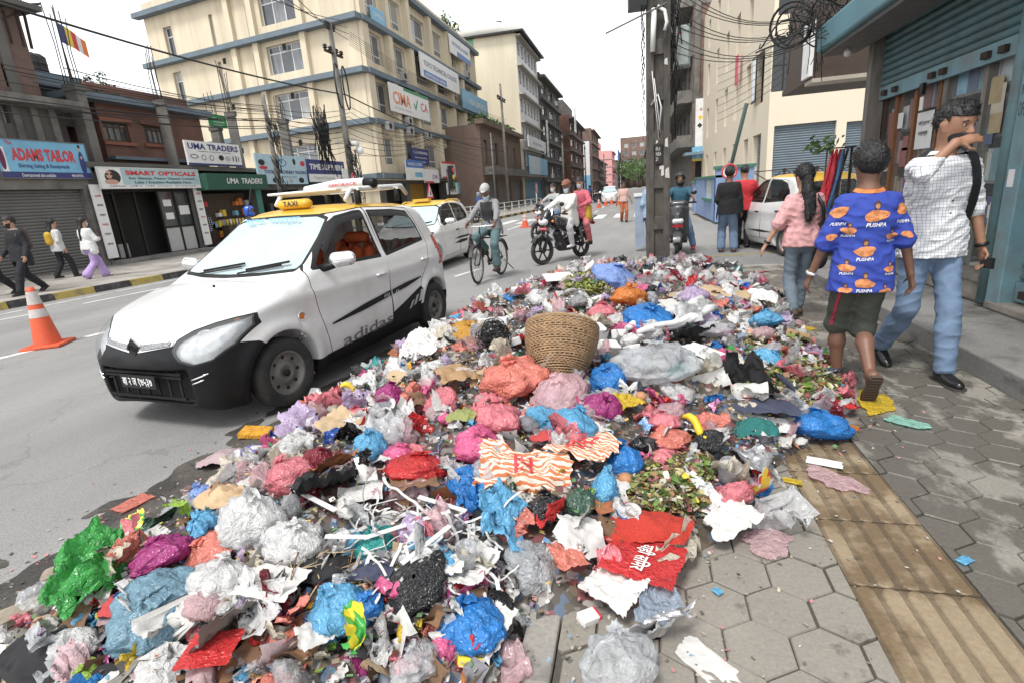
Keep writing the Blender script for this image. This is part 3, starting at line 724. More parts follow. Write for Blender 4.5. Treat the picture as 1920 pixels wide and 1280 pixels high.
def leafy(name,c,w,h,n,mat,seed,parent=None,leaf=.07):
 rng=np.random.default_rng(seed);mb=MB()
 for i in range(n):
  d=rng.normal(0,1,3);d/=np.linalg.norm(d);rr=rng.uniform(.25,1)**.6
  p=np.array(c)+d*rr*np.array([w,w,h])*(1+.25*np.sin(5*d[0]+7*d[2]+seed));a=rng.normal(0,1,3);a/=np.linalg.norm(a);b=np.cross(a,rng.normal(0,1,3));b/=np.linalg.norm(b);l=leaf*rng.uniform(.6,1.4)
  mb.add([p-a*l,p+b*l*.45,p+a*l,p-b*l*.45],[[0,1,2,3]])
 return mb.obj(name,mat,parent)
def potted(F,px,py,h,i,lab,d=-.2,w=.2):
 a,z=F.pick(px,py);c=F.P(a,z,d);r_=empty('potted_plant',tuple(c),0,lab,'plant','potted plants on the brick house terrace')
 mb=MB();mb.lathe([(.0,0),(.1,0),(.14,.22),(.13,.22),(.11,.2),(0,.2)],10);mb.obj('pot',m_pot,r_)
 mb=MB();mb.tube([(0,0,.2),(.02,0,.2+h*.6)],[.012,.006],5);mb.obj('stem',m_darkwood,r_)
 leafy('foliage',(0,0,.25+h*.55),w,h*.5,60,m_leaf if i%2 else m_leafd,i,r_)
for i,p in enumerate([(196,211),(212,213),(228,215),(242,217),(258,219),(272,221),(285,223)]):potted(F4,p[0],p[1],[.5,.3,.4,.55,.35,.5,.4][i],i,'small leafy potted plant in the row above the red brick windows')
for i,p in enumerate([(176,176),(203,182),(215,184)]):potted(F4b,p[0],p[1],[.4,.8,.3][i],i+20,'sparse potted plant standing on the upper blue ledge',-.1)
def stub(px0,px1,py0,py1,F,lab,nb=5,tilt=0,hb=1.4):
 r=F.rect(px0,py0,px1,py1);w=r[1]-r[0];c=F.P((r[0]+r[1])/2,3.05,0)
 root=empty('concrete_column',tuple(c),0,lab,'column');h=r[3]-3.05
 mb=MB();mb.box((-.25,-w/2,0),(.25,w/2,h*.93));o=mb.obj('shaft',m_oldconc,root);bevel(o,.02)
 mb=MB();mb.box((-.28,-w/2-.04,h*.93),(.28,w/2+.04,h));mb.obj('head',m_darkconc,root)
 for k in range(nb):
  x=-.18+.36*((k*7)%nb)/max(1,nb-1);y=-w*.4+w*.8*k/max(1,nb-1);hh=hb*random.uniform(.75,1.1)
  mb=MB();mb.tube([(x,y,h-.1),(x+random.uniform(-.05,.05),y+random.uniform(-.06,.06),h+hh*.5),(x+random.uniform(-.12,.12),y+random.uniform(-.15,.12),h+hh)],.016,5);mb.obj('rebar',m_rust,root)
FS=Face((-18.4,0),(0,1))
stub(128,178,158,280,FS,'thick weathered concrete column with tall rebar above the tailor sign',6,hb=2.6)
stub(300,330,188,330,FS,'grey concrete column with rebar between the brick house and the cream block',5,hb=1.9)
stub(430,455,210,325,FS,'slim concrete column with rebar rising behind the traders sign',5,hb=2.0)
stub(400,416,238,280,Face((-20.5,0),(0,1)),'thin dark concrete column carrying the green sign',4,hb=1.8)
stub(527,545,224,300,FS,'short concrete column behind the tools sign',4,hb=1.0)
S=empty('shop_row',(0,0,0),0,'low row of small shops with open fronts and dark flat roof','building')
y0,y1=14.85,31.2
opt=FL.rect(215,362,348,476);opt=(15.0,19.05,.2,2.6);um=(19.35,22.9,.12,2.55);tl=(23.1,27.2,.12,2.5);tm=(27.4,31.0,.12,2.3)
wall(FL,S,y0,y1,0,3.2,m_darkconc,[opt,um,tl,tm],.3)
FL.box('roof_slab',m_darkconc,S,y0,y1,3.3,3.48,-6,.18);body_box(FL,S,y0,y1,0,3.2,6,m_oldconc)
FL.box('threshold',m_conc,S,14.9,19.2,.06,.2,.0,.5);FL.box('threshold',m_conc,S,19.2,31,.06,.16,.0,.35)
m_blackalu=M('black_aluminium',(.015,.015,.016),.4,.3,0);m_kick=M('grey_panel',(.42,.42,.42),.5,0,.08)
fr=MB();a0,a1,z0,z1=opt
for a in(a0+.04,a0+.7,a0+1.55,a0+2.55,a0+3.3,a1-.04):FL.slab(fr,a-.04,a+.04,z0,z1,-.2,-.12)
for a,b,z in((a0,a0+.7,2.5),(a0+2.55,a1,1.15),(a0,a1,z1-.06)):FL.slab(fr,a,b,z-.03,z+.04,-.195,-.125)
fr.obj('shopfront_frame',m_blackalu,S)
for a,b in((a0+2.6,a0+3.27),(a0+3.33,a1-.06)):FL.box('kick_panel',m_kick,S,a,b,z0+.02,1.12,-.17,-.15);FL.box('pane',m_glass,S,a,b,1.19,z1-.1,-.165,-.155)
FL.box('counter',M('counter_grey',(.5,.5,.48),.6),S,a0+.8,a0+2.45,z0,1.1,-1.6,-1.3);FL.box('stool',m_kick,S,a0+.95,a0+1.35,z0,.7,-1.1,-.75)
for i,(a,z,w,h)in enumerate(((a0+2.75,1.95,.38,.25),(a0+2.75,1.45,.38,.25),(a0+3.45,1.6,.5,.35))):FL.box('paper_notice',m_wt,S,a,a+w,z,z+h,-.154,-.15)
for a0_,lab in((14.75,'white vertical board with red and black lettering beside the shuttered tailor shop'),(19.1,'white vertical board with lettering beside the green awning')):
 board('vertical_sign',lab,FL,(a0_-.02,a0_+.36,.3,2.75),m_wt,[(t,.5,.85-.13*i,.6,.035,m_blk if i%3 else m_red)for i,t in enumerate(['सबै','प्रकारका','चश्मा','पाइन्छ','मर्मत','सेवा'])],d0=.1,d1=.14)
FL.box('green_awning',M('dark_green_board',(.02,.085,.055),.6,0,.15),S,19.25,23.0,2.5,3.15,.05,.75)
text_on('lettering','UMA  TRADERS',FL.P(21.5,2.85,.75),FL.u,Z3,2.3,.24,m_wt,S,.006,.02,.2)
FL.box('back_shelf',m_darkwood,S,um[0]+.1,um[1]-.1,.15,2.4,-.78,-.5)
for i in range(26):
 a=um[0]+.3+random.random()*3.0;z=random.choice([.5,.95,1.4,1.85]);FL.box('stock_box',random.choice([m_yelp,m_red,m_wt,m_kick,m_sky,m_org]),S,a,a+.2,z,z+random.uniform(.15,.32),-.48,-.3)
FL.box('counter',m_darkwood,S,um[0]+1.3,um[1]-.2,.15,1.0,-.25,.1)
for i in range(9):a=um[0]+1.5+i*.2;mb=MB();c=FL.P(a,1.0,-.08);mb.cyl(tuple(c),tuple(c+Z3*.26),.05,8);mb.obj('jar',m_wt if i%2 else m_yelp,S)
FL.box('teal_door',M('teal_paint',(.05,.2,.17),.6,0,.2),S,22.92,23.3,.12,2.5,.0,.06)
FL.box('blue_panel',M('workshop_blue',(.05,.17,.28),.6,0,.2),S,tm[0]-.1,tm[1]+.2,2.15,2.75,.02,.5)
mb=MB();a0,a1,z0,z1=tl
for i in range(10):FL.slab(mb,a0+.2+.37*i,a0+.45+.37*i,.2,random.uniform(.6,2.0),-.6,-.4)
mb.obj('tool_stock',M('tool_grey',(.1,.1,.11),.5,.3,.4,3),S)
r1=FL.rect(-6,268,197,337)
board('shop_sign','blue shop sign reading ADAMS TAILOR above the roller shutter',FL,(r1[0]-.2,14.95,2.95,4.02),m_sky,
      [('ADAMS TAILOR',.50,.62,.70,.34,m_red,.045),('Shirting Suting & Readymade',.47,.31,.56,.14,m_navy),('Dawrasuruwal also available',.38,.07,.36,.09,m_wt),('9841439076',.82,.07,.14,.08,m_wt),('The',.15,.92,.07,.1,m_red)],
      [(rc(0,0,1,.16),m_navy),(rc(.03,.16,.09,.8),m_wt),(ell(.05,.5,.028,.3),M('print_plum',(.12,.02,.07),.5)),(ell(.925,.42,.035,.36),m_navy),(ell(.925,.86,.014,.09),m_skinp),(ell(.925,.92,.016,.05),m_blk),(ell(.925,.6,.014,.05),m_skinp)],edge=m_shut)
board('shop_sign','pale shop sign reading SMART OPTICALS with a woman in glasses',FL,(14.98,19.22,2.62,3.28),M('print_pale_blue',(.38,.52,.55),.5,0,.1),
      [('SMART OPTICALS',.6,.77,.74,.24,m_red,.045),('Sun Glasses, Power Glasses Contact',.6,.49,.7,.15,m_blk),('Lens / Solution Available Here',.6,.29,.6,.14,m_blk),('आँखा जाँच गरी चश्मा बनाइन्छ',.5,.08,.9,.1,m_blk)],
      [(rc(0,.15,.19,1),m_wt),(ell(.11,.55,.07,.36),m_blk),(ell(.08,.66,.028,.2),m_skinp),(ell(.065,.68,.013,.05),m_blk),(ell(.1,.68,.013,.05),m_blk),(ell(.09,.3,.06,.13),m_skinp),(rc(0,0,1,.15),m_wt)],d0=.3,d1=.38,edge=m_alu)
r3=FL.rect(335,270,447,320)
board('shop_sign','white shop sign reading UMA TRADERS raised above the green awning',FL,(r3[0],r3[1],3.5,4.45),m_wt,
      [('UMA TRADERS',.5,.78,.92,.25,m_navy,.03),('Suppliers of all kinds of goods',.5,.58,.6,.06,m_blk)],
      [(rc(0,0,1,.09),m_navy),(ell(.12,.36,.07,.09),m_blk),(ell(.12,.36,.055,.06),m_wt),(ell(.28,.33,.04,.12),m_blk),(ell(.28,.33,.03,.09),m_wt),(ell(.42,.33,.04,.12),m_blk),(ell(.42,.33,.03,.09),m_wt),(ell(.6,.36,.05,.12),m_blk),(ell(.72,.34,.05,.11),m_kick),(rc(.82,.25,.84,.45),m_blk),(rc(.88,.22,.9,.48),m_blk),(rc(.93,.25,.945,.45),m_blk)],d0=.2,d1=.27)
r4=FL.rect(468,293,571,349)
board('shop_sign','light blue shop sign reading TOOLS & MACHINERY TRADERS',FL,(r4[0],r4[1],2.75,4.15),M('print_ice_blue',(.42,.58,.66),.5,0,.1),
      [('TOOLS & MACHINERY TRADERS',.55,.42,.86,.12,m_navy,.02),('Kathmandu, Nepal',.6,.25,.3,.05,m_blk)],
      [(ell(.1,.72,.06,.1),m_blk),(ell(.12,.55,.08,.06),m_red),(ell(.5,.74,.08,.13),m_blue),(ell(.5,.74,.06,.1),MATS['print_ice_blue']),(ell(.75,.8,.03,.12),m_blk),(ell(.93,.75,.05,.1),m_red),(ell(.3,.13,.05,.09),m_blk),(ell(.62,.12,.05,.08),m_kick),(ell(.85,.14,.06,.1),m_blk),(rc(.3,.7,.36,.9),m_kick)],d0=.2,d1=.27)
r5=FL.rect(563,302,640,345)
board('shop_sign','navy and white shop sign reading TIME SUPPLIERS',FL,(r5[0],r5[1],2.85,4.05),m_navy,
      [('TIME SUPPLIERS',.5,.68,.9,.26,m_wt,.03),('Potential Business',.4,.2,.55,.13,m_kick)],[(rc(0,0,1,.36),m_wt)],d0=.3,d1=.37)
board('arrow_sign','small white sign with blue arrow beside the navy board',FL,FL.rect(626,318,664,350),m_wt,[],[([(.2,.35),(.45,.6),(.45,.45),(.85,.45),(.85,.25),(.45,.25),(.45,.1)],m_blue)],d0=.5,d1=.54)
board('green_sign','small green sign with white lettering hung on the thin column',Face((-20.1,0),(0,1)),Face((-20.1,0),(0,1)).rect(377,214,417,243),m_grn,[('सेवा केन्द्र',.55,.7,.6,.15,m_wt),('काठमाडौं',.55,.42,.6,.13,m_wt),('०१-४२४३५६७',.5,.18,.5,.1,m_wt)],d0=.3,d1=.33)
C=empty('office_block',(0,0,0),0,'five storey cream office block with blue-grey floor bands','building')
XC=-16.3
FC=Face((XC,0),(0,1))
cy=FC.pick(680,130)[0];FC.O=np.array([XC,cy,0.])
_ue=np.array([.985,-.17]);FCL=Face((XC-40*_ue[0],cy-40*_ue[1]),_ue)
LB=40-FCL.pick(286,110)[0];RW=FC.pick(893,150)[0]
zb=[3.05,6.35,9.25,12.15,15.4];RWs=RW
hL=[];hR=[]
wins=[((323,135,346,168),1,.7),((409,125,422,156),1,None),((473,98,482,142),1,None),((496,78,572,138),3,.75),((634,60,640,105),1,None)]
zr=FCL.rect(496,78,572,138);zw0,zw1=zb[2]+.75,zb[2]+2.45
for k in range(5):
 z0=zb[k]-(.0 if k else 0);
base=[FCL.rect(*w[0])for w in wins]
for k in range(1,5):
 for(w,n,sp),b in zip(wins,base):
  big=n==3;lo=zb[k-1]+(.85 if big else.35)if k>0 else 0;hi=zb[k-1]+(2.55 if big else 2.35)
  hL.append(((b[0],b[1],lo,hi),n,sp))
zt=zb[4]+.9
wall(FCL,C,40-LB,40,0,zt,m_cream,[h[0]for h in hL],.3,'side_wall')
for h,n,sp in hL:window(FCL,C,h,n,1,m_alu,m_glassg if n==3 else m_glass,.22,.07,split=sp)
for k in range(1,5):
 for px in(446,488,578):a=FCL.pick(px,110)[0];FCL.box('pilaster',m_cream,C,a-.22,a+.22,zb[k-1]+.3,zb[k]-.02,.002,.28)
bays=[(700,724),(741,765),(776,806),(812,836),(846,858),(866,884)]
ba=[(FC.pick(p,160)[0],FC.pick(q_,160)[0])for p,q_ in bays]
for k in range(1,5):
 for i,(a,b)in enumerate(ba):hR.append((a,b,zb[k-1]+.85,zb[k-1]+2.65))
wall(FC,C,0,RW,2.9,zt,m_cream,hR,.3,'street_wall')
for h in hR:window(FC,C,h,2,1,m_alu,m_glassg,.2,.08,split=.3)
for k in range(5):
 FCL.box('floor_band',m_band,C,40-LB-.5,40.35,zb[k]-.05,zb[k]+.26,.0,.55);FC.box('floor_band',m_band,C,.0,RW,zb[k]-.05,zb[k]+.26,.0,.5)
for i,(a,b)in enumerate(ba[:-1]):
 m_=(b+ba[i+1][0])/2
 FC.box('pilaster',m_cream,C,m_-.3,m_+.3,3.35,zb[4]-.06,.002,.4)
FC.box('corner_pilaster',m_cream,C,.05,.9,3.35,zb[4]-.06,.002,.3)
hg=[(1.0+i*4.0,4.4+i*4.0,.1,2.7)for i in range(6)if 4.4+i*4<RW]
wall(FC,C,0,RW,0,2.9,m_darkconc,hg,.5,'ground_wall')
for i,h in enumerate(hg):
 if i%2:shutter(FC,C,*h,M('ochre_shutter',(.35,.2,.03),.6),.3,piece=False)
FC.box('parapet',m_cream,C,0,RW,zb[4]+.26,zt,-.3,-.002)if False else None
mb=MB();_q=[FC.P(0,0),FC.P(RW,0),FC.P(RW,0,-22),FCL.P(40-LB,0)]
mb.add([tuple(p+Z3*h_)for h_ in(0,zt-.05)for p in _q],[[1,2,6,5],[2,3,7,6],[4,5,6,7]]);mb.obj('rear_walls',m_cream,C)
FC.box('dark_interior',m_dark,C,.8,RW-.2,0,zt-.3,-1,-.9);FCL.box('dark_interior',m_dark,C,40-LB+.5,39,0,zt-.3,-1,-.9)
FC.box('roof_canopy',M('dark_sheet_roof',(.02,.022,.024),.5,.3,.2),C,4,11,zt+1.6,zt+1.7,-5,.6);mb=MB()
for a in(4.2,10.8):
 for d in(.3,-4.6):FC.slab(mb,a-.05,a+.05,zt-.1,zt+1.6,d-.05,d+.05)
mb.obj('canopy_post',m_rust,C)
FC.box('roof_tank',M('tank_blue_grey',(.2,.26,.32),.5),C,6.5,8.2,zt+1.7,zt+2.7,-2.5,-1.2)
for i,a in enumerate((9,17.5,20)):leafy('roof_plant',tuple(FC.P(a,zt+.35,-.2)),.6,.6,110,m_leaf,50+i,C,.16)
for k,i in((3,1),(2,4),(1,0),(1,1),(1,2),(2,1),(4,5)):aircon(FC,ba[i][0]+.3,zb[k-1]+.25 if k>1 else zb[0]+2.9,C,M('grey_ac',(.35,.35,.34),.6),.45)
aircon(FCL,base[0][0]+.8,zb[1]+.3,C,None,.02)
for k in range(1,4):
 for px in(418,441,535):a=FCL.pick(px,100)[0];FCL.box('vent',m_dark,C,a-.14,a+.14,zb[k]-.75,zb[k]-.4,.003,.02)
def bsign(nm,lab,px,mat,texts,prints=(),d0=.5,d1=.6,F=FC,**k):return board(nm,lab,F,F.rect(*px),mat,texts,prints,d0=d0,d1=d1,**k)
def tiltrect(F,tl,br,dz=0):r=F.rect(*tl,*br);return r
def csign(lab,ax0,ax1,zc,h,mat,texts,prints=(),d0=.5,d1=.6,nm='wall_sign',F=FC):
 a0=F.pick(ax0,150)[0];a1=F.pick(ax1,150)[0];return board(nm,lab,F,(a0,a1,zc-h/2,zc+h/2),mat,texts,prints,d0=d0,d1=d1)
csign('white banner reading CIMA CA with green edge on the cream block',712,785,8.15,1.75,m_wt,[('CIMA',.27,.52,.42,.46,m_org,.02),('CA',.85,.5,.2,.36,m_red),('✓',.62,.5,.12,.5,m_grn,.02),('Chartered accountancy',.3,.16,.45,.1,m_kick)],[(rc(.33,.88,1,1),m_grn)])
csign('long white banner with blue lettering above the third floor windows',778,848,11.3,1.7,m_wt,[('TOYO TECHNICAL COLLEGE',.5,.62,.86,.22,m_navy),('ADMISSION OPEN',.33,.17,.5,.14,m_wt)],[(rc(0.05,.05,.62,.32),m_blue)])
csign('light blue banner hanging beyond the pale banner',853,900,10.3,1.7,m_sky,[('VISA SERVICE',.55,.5,.7,.3,m_wt)])
csign('red and navy board reading BAR near the end of the cream block',856,903,7.2,1.8,m_navy,[('BAR',.5,.6,.3,.4,m_wt),('& LOUNGE',.5,.25,.35,.14,m_wt)],[(rc(0,0,.22,1),m_red),(rc(.8,0,1,1),m_red)],d0=.7,d1=.85)
csign('white and pale blue banner under the cream parapet',838,874,14.4,1.5,m_wt,[('NATIONAL ACADEMY',.5,.6,.8,.2,m_blue)],[(rc(0.3,0,1,.3),m_blue)])
csign('small pale blue banner below the upper corner window',702,726,12.9,.8,m_sky,[('CONSULT',.5,.5,.7,.3,m_wt)],d0=.3,d1=.36)
csign('blue board with white lettering at the first floor',741,774,4.55,1.15,m_navy,[('IT OUTLET INTERNATIONAL',.5,.75,.85,.16,m_wt),('Sales and service',.5,.45,.7,.1,m_wt),('Kathmandu',.5,.2,.5,.1,m_wt)])
csign('blue and white board advertising internet above the pavement',721,756,3.55,1.35,m_wt,[('WORLD CYBER',.5,.8,.8,.14,m_wt),('PHOTO',.65,.3,.4,.16,m_sky)],[(rc(0,.62,1,1),m_blue),(rc(.45,.15,.9,.4),m_sky)],d0=.7,d1=.8)
csign('white and maroon half round board above the shops',759,788,3.2,1.0,m_wt,[('ZONE',.7,.45,.4,.3,M('print_violet',(.2,.08,.35),.5))],[(rc(0,0,.6,.12),m_red)],d0=.6,d1=.7)
csign('white board with red edges over the middle shops',798,846,3.75,1.35,m_wt,[('MEDICAL HALL',.5,.5,.7,.2,m_kick)],[(rc(0,.88,1,1),m_red),(rc(0,0,1,.1),m_red)])
csign('white board reading in Devanagari beside a blue panel',796,818,2.2,.95,m_wt,[('आर',.5,.45,.6,.5,m_blk,.03)],d0=.9,d1=.98)
csign('small pale blue shop board right of the white lettered board',820,845,2.25,.95,m_sky,[('FASHION',.5,.5,.7,.25,m_wt)],d0=.8,d1=.86)
csign('white and yellow fruit stall board near the end shops',866,900,3.2,1.3,m_wt,[('FRESH JUICE',.5,.75,.7,.14,m_red)],[(rc(0,0,1,.5),m_yelp),(ell(.3,.3,.12,.2),m_org),(ell(.55,.28,.1,.18),m_grn),(rc(0,.55,1,.62),m_red)],d0=.7,d1=.8)
csign('grey window board with dark panes under the bar sign',876,898,5.2,1.2,m_kick,[],[(rc(.05,.55,.45,.9),m_blk),(rc(.55,.55,.95,.9),m_blk),(rc(.05,.1,.45,.45),m_blk),(rc(.55,.1,.95,.45),m_blk)],d0=.5,d1=.55)
D=empty('tall_block',(0,0,0),0,'tall pale cream block with blank side wall and ribbon windows','building')
XD=-13.0
FD=Face((XD,0),(0,1));dy,dz=FD.pick(966,62);FD.O=np.array([XD,dy,0.]);dl=FD.pick(1006,110)[0]
FDS=Face((XD-26,dy),(1,0))
wall(FDS,D,-6,26,0,dz,m_cream2,[],.2,'side_wall')
nst=6;sh=(dz-3.6)/5;hd=[]
for k in range(5):
 for i in range(6):
  a=.5+(dl-1)*i/6;hd.append((a,a+(dl-1)/6-.25,3.6+k*sh+.9,3.6+k*sh+sh-.45))
wall(FD,D,0,dl,3.4,dz,m_wt,hd,.25,'street_wall');wall(FD,D,0,dl,0,3.4,m_conc,[(.5,dl-.5,.1,2.9)],.3,'ground_wall')
shutter(FD,D,.5,dl-.5,.1,2.9,M('teal_blue_shutter',(.06,.2,.3),.5),.2,piece=False)
for h in hd:window(FD,D,h,1,1,m_alu,m_glassg,.15,.09,split=.3)
for k in range(6):FD.box('floor_ledge',M('pale_ledge',(.4,.37,.32),.8),D,-.15,dl+.1,3.4+k*sh-.12,3.4+k*sh+.06,.002,.55)
FD.box('roof_sheet',m_blackalu,D,-.6,dl+.3,dz,dz+.18,-8,1.0);body_box(FD,D,.05,dl,0,dz-.05,25,m_cream2,left=False)
a_,z_=FDS.pick(880,92);FDS.box('green_window',M('green_pane',(.1,.35,.22),.3),D,a_-.5,a_+.5,z_-1.6,z_+.9,.003,.05)
mb=MB();c=FDS.P(FDS.pick(870,40)[0],dz-.3,-7);mb.lathe([(4.5,0),(4.5,.6),(5.6,.9),(5.6,2.3),(5.5,2.3),(0,2.25)],40,lambda p:(p[0]+c[0],p[1]+c[1],p[2]+c[2]));mb.obj('roof_pavilion',M('white_render',(.66,.65,.6),.8,0,.1,1),D)
c=FDS.P(FDS.pick(914,28)[0],FDS.pick(914,28)[1],-5);mb=MB();mb.sphere(c,.7,12,(1,.3,1));mb.cyl(c,tuple(np.array(c)-Z3*2.2),.06,6);mb.obj('satellite_dish',m_blackalu,D)
FDS.box('stair_room',m_cream2,D,FDS.pick(800,70)[0],FDS.pick(815,70)[0]+3,dz-2,dz+2.6,-6,-3)
board('wall_sign','wide pale blue board over the teal shutter of the tall block',FD,(.2,dl-.2,3.5,5.6),m_sky,[('BANK',.3,.5,.3,.3,m_wt)],[(rc(0,0,.55,1),M('print_pale',(.5,.6,.65),.5))],d0=.6,d1=.75)
board('wall_sign','white lettered board above the second storey of the tall block',FD,(.3,dl-.3,3.6+sh*1.0,3.6+sh*1.0+1.3),m_wt,[('Institute',.5,.5,.5,.3,m_blue)],d0=.6,d1=.7)
E_=empty('old_house',(0,0,0),0,'low weathered brown house with overgrown roof below the blank wall','building')
XE=-13.2;FE=Face((XE,0),(0,1));e0=FE.pick(906,330)[0];e1=dy-.3
he=[(e0+1.0+i*(e1-e0-1)/4,e0+2.3+i*(e1-e0-1)/4,4.2,6.2)for i in range(4)];hg_=[(e0+.6+i*(e1-e0)/3,e0+.2+(i+1)*(e1-e0)/3-.6,.1,2.8)for i in range(3)]
m_oldb=M('weathered_plaster',(.2,.14,.11),.9,0,.3,1.5,dirt=.6,dirtcol=(.09,.075,.06))
wall(FE,E_,e0,e1,0,7.4,m_oldb,he+hg_,.3)
for h in he:window(FE,E_,h,2,1,m_darkwood,m_glass,.2,.1)
for h in hg_:shutter(FE,E_,*h,m_shut,.2,piece=False)
FE.box('cornice',m_oldb,E_,e0-.3,e1,7.4,7.8,-.3,.5);FE.box('balcony',m_oldconc,E_,e0+.3,e1-.3,3.2,3.9,.002,.9);body_box(FE,E_,e0,e1,0,7.4,9,m_oldb,left=False)
FES=Face((XE-9,e0),(1,0));wall(FES,E_,0,9,0,7.4,m_oldb,[],name='side_wall')
for i in range(4):leafy('roof_weed',tuple(FE.P(e0+1.5+i*3.2,8.0,-.4)),.9,.5,120,m_leaf,70+i,E_,.2)
def block(lab,x0,y_top,x1,X,depth,wallm,sidem,nst,nb,winm=None,fm=None,side=True,ledge=None,cat='building',zt=None,mat0=None,side_w=8.,namek='street_block'):
 F=Face((X,0),(0,1));y0,z1=F.pick(x0,y_top);F.O=np.array([X,y0,0.]);ln=F.pick(x1,y_top+20)[0];z1=zt or z1
 R_=empty(namek,(0,0,0),0,lab,cat);sh_=(z1-.6)/nst;H=[]
 for k in range(nst):
  for i in range(nb):
   a=ln*(i+.22)/nb;b=ln*(i+.8)/nb;H.append((a,b,k*sh_+(.2 if k==0 else.9),k*sh_+sh_*.82))
 wall(F,R_,0,ln,0,z1,wallm,H,.3,'street_wall')
 for i,h in enumerate(H):
  if h[2]<.5:shutter(F,R_,*h,[m_shut,m_bshut,m_shut][i%3],.2,ns=14,piece=False)
  else:window(F,R_,h,2,1,fm or m_alu,winm or m_glassg,.2,.12)
 for k in range(1,nst+1):F.box('floor_ledge',ledge or m_oldconc,R_,-.1,ln+.1,k*sh_-.05,k*sh_+.25,.002,.8 if k==nst else.45)
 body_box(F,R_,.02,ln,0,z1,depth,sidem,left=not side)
 if side:
  FS_=Face((X-side_w,y0),(1,0));wall(FS_,R_,0,side_w,0,z1,sidem,[],name='side_wall')
  for k in range(1,nst):FS_.box('floor_beam',m_oldconc,R_,0,side_w,k*sh_-.1,k*sh_+.25,.002,.05)
  FS_.box('side_column',m_oldconc,R_,side_w*.55,side_w*.55+.5,0,z1-.1,.052,.09)
 return R_,F,ln,sh_
GB,FG,lg,sg=block('sooty grey block with dark ledges and small air conditioners',1010,135,1046,-12.8,14,m_darkconc,m_darkconc,6,3,m_glass,ledge=m_oldconc)
for i,(k,b)in enumerate(((1,.2),(2,.7),(3,.5),(4,.25),(5,.6))):aircon(FG,lg*b,sg*k+.5,GB,None,.5)
board('vertical_sign','narrow white vertical sign reading SHARP between the tall blocks',FG,(.1,1.1,6.0,10.8),m_wt,[(c_,.5,.88-.19*i,.5,.12,M('print_maroon',(.2,.03,.06),.5))for i,c_ in enumerate('SHARP')],d0=.6,d1=.7)
HB,FH,lh,sh2=block('red brick block with concrete frame and stepped roof',1066,215,1092,-11.5,14,m_brick,m_brick,5,3,m_glass,ledge=m_oldconc,side_w=12)
FH.box('roof_room',m_oldconc,HB,.5,lh*.6,FH.pick(1066,215)[1],FH.pick(1066,215)[1]+2.6,-8,-1)
board('vertical_sign','white and blue vertical board on the red brick block',FH,(.4,2.2,11,15),m_wt,[],[(rc(.1,.1,.9,.5),m_blue)],d0=.9,d1=1.05)
IB,FI,li,si=block('brown brick block with rows of tall narrow windows',1108,240,1122,-10.5,14,m_brickb,m_brickb,5,4,m_glassg,ledge=m_brickb,side_w=12)
board('wall_hoarding','tall white hoarding on the side of the brown brick block',Face((-16.5,FI.O[1]-.05),(1,0)),(0,5.5,1,12),m_wt,[],[(rc(0,0,1,.3),m_sky)],d0=.1,d1=.2)
I2,FI2,li2,si2=block('long lower brown block with regular windows',1124,300,1136,-10.2,14,m_brickb,m_oldconc,4,6,m_glass,side=False)
JB,FJ,lj,sj=block('pink painted block with blank side wall',1147,282,1153,-9.6,14,M('pink_render',(.55,.27,.26),.8,0,.08),MATS['pink_render'],5,3,m_glass,ledge=MATS['pink_render'],side_w=14)
FJ.box('roof_room',MATS['pink_render'],JB,1,lj*.5,FJ.pick(1147,282)[1],FJ.pick(1147,282)[1]+3.5,-11,-5)
KB,FK,lk,sk=block('narrow grey block with blue hoarding far down the street',1157,300,1163,-9.2,14,m_darkconc,m_oldconc,5,3,m_glass)
board('roof_hoarding','blue roof hoarding far down the street',FK,(0,lk,FK.pick(1157,300)[1],FK.pick(1157,300)[1]+5),m_blue,[],d0=.2,d1=.4)
LB_,FLb,ll_,sl_=block('pale far block with cluttered balconies',1166,312,1171,-8.8,14,m_wt,m_wt,5,3,m_glass)
NB_,FN,ln_,sn_=block('small grey far block before the trees',1173,322,1177,-8.4,14,m_oldconc,m_oldconc,4,3,m_glass)
def tree(name,lab,c,h,w,seed,n=700,leaf=.5,group='trees at the end of the street'):
 rt=empty(name,tuple(c),0,lab,'tree',group);mb=MB();mb.tube([(0,0,0),(.1,0,h*.3),(-.1,.1,h*.6)],[w*.09,w*.07,w*.03],7)
 for k in range(4):
  a=k*1.6+seed;mb.tube([(0,0,h*.35),(math.cos(a)*w*.4,math.sin(a)*w*.4,h*.65)],[w*.04,w*.015],5)
 mb.obj('trunk',m_darkwood,rt);leafy('crown',(0,0,h*.66),w*.55,h*.36,n,m_leafd if seed%2 else m_leaf,seed,rt,leaf);return rt
for i,(px,Y,h,w)in enumerate(((1180,230,11,12),(1190,260,13,14),(1199,220,9,10),(1206,280,14,15),(1172,300,15,14))):
 p=AY(px,345,Y);tree('street_tree',['hazy dark green tree closing the far end of the street','lighter green tree at the far end of the street'][i%2],(p[0],Y,0),h,w,i)
p=AY(1193,330,300);HL=empty('distant_house',(0,0,0),0,'faint brick house above the far trees','building')
Fz=Face((p[0]-8,300),(1,0));hz=[(2+i*4,4+i*4,12+k*4,14+k*4)for i in range(3)for k in range(3)]
wall(Fz,HL,0,16,0,25,m_brickb,hz);body_box(Fz,HL,0,16,0,25,12,m_brickb)
for h in hz:window(Fz,HL,h,1,1,m_wt)
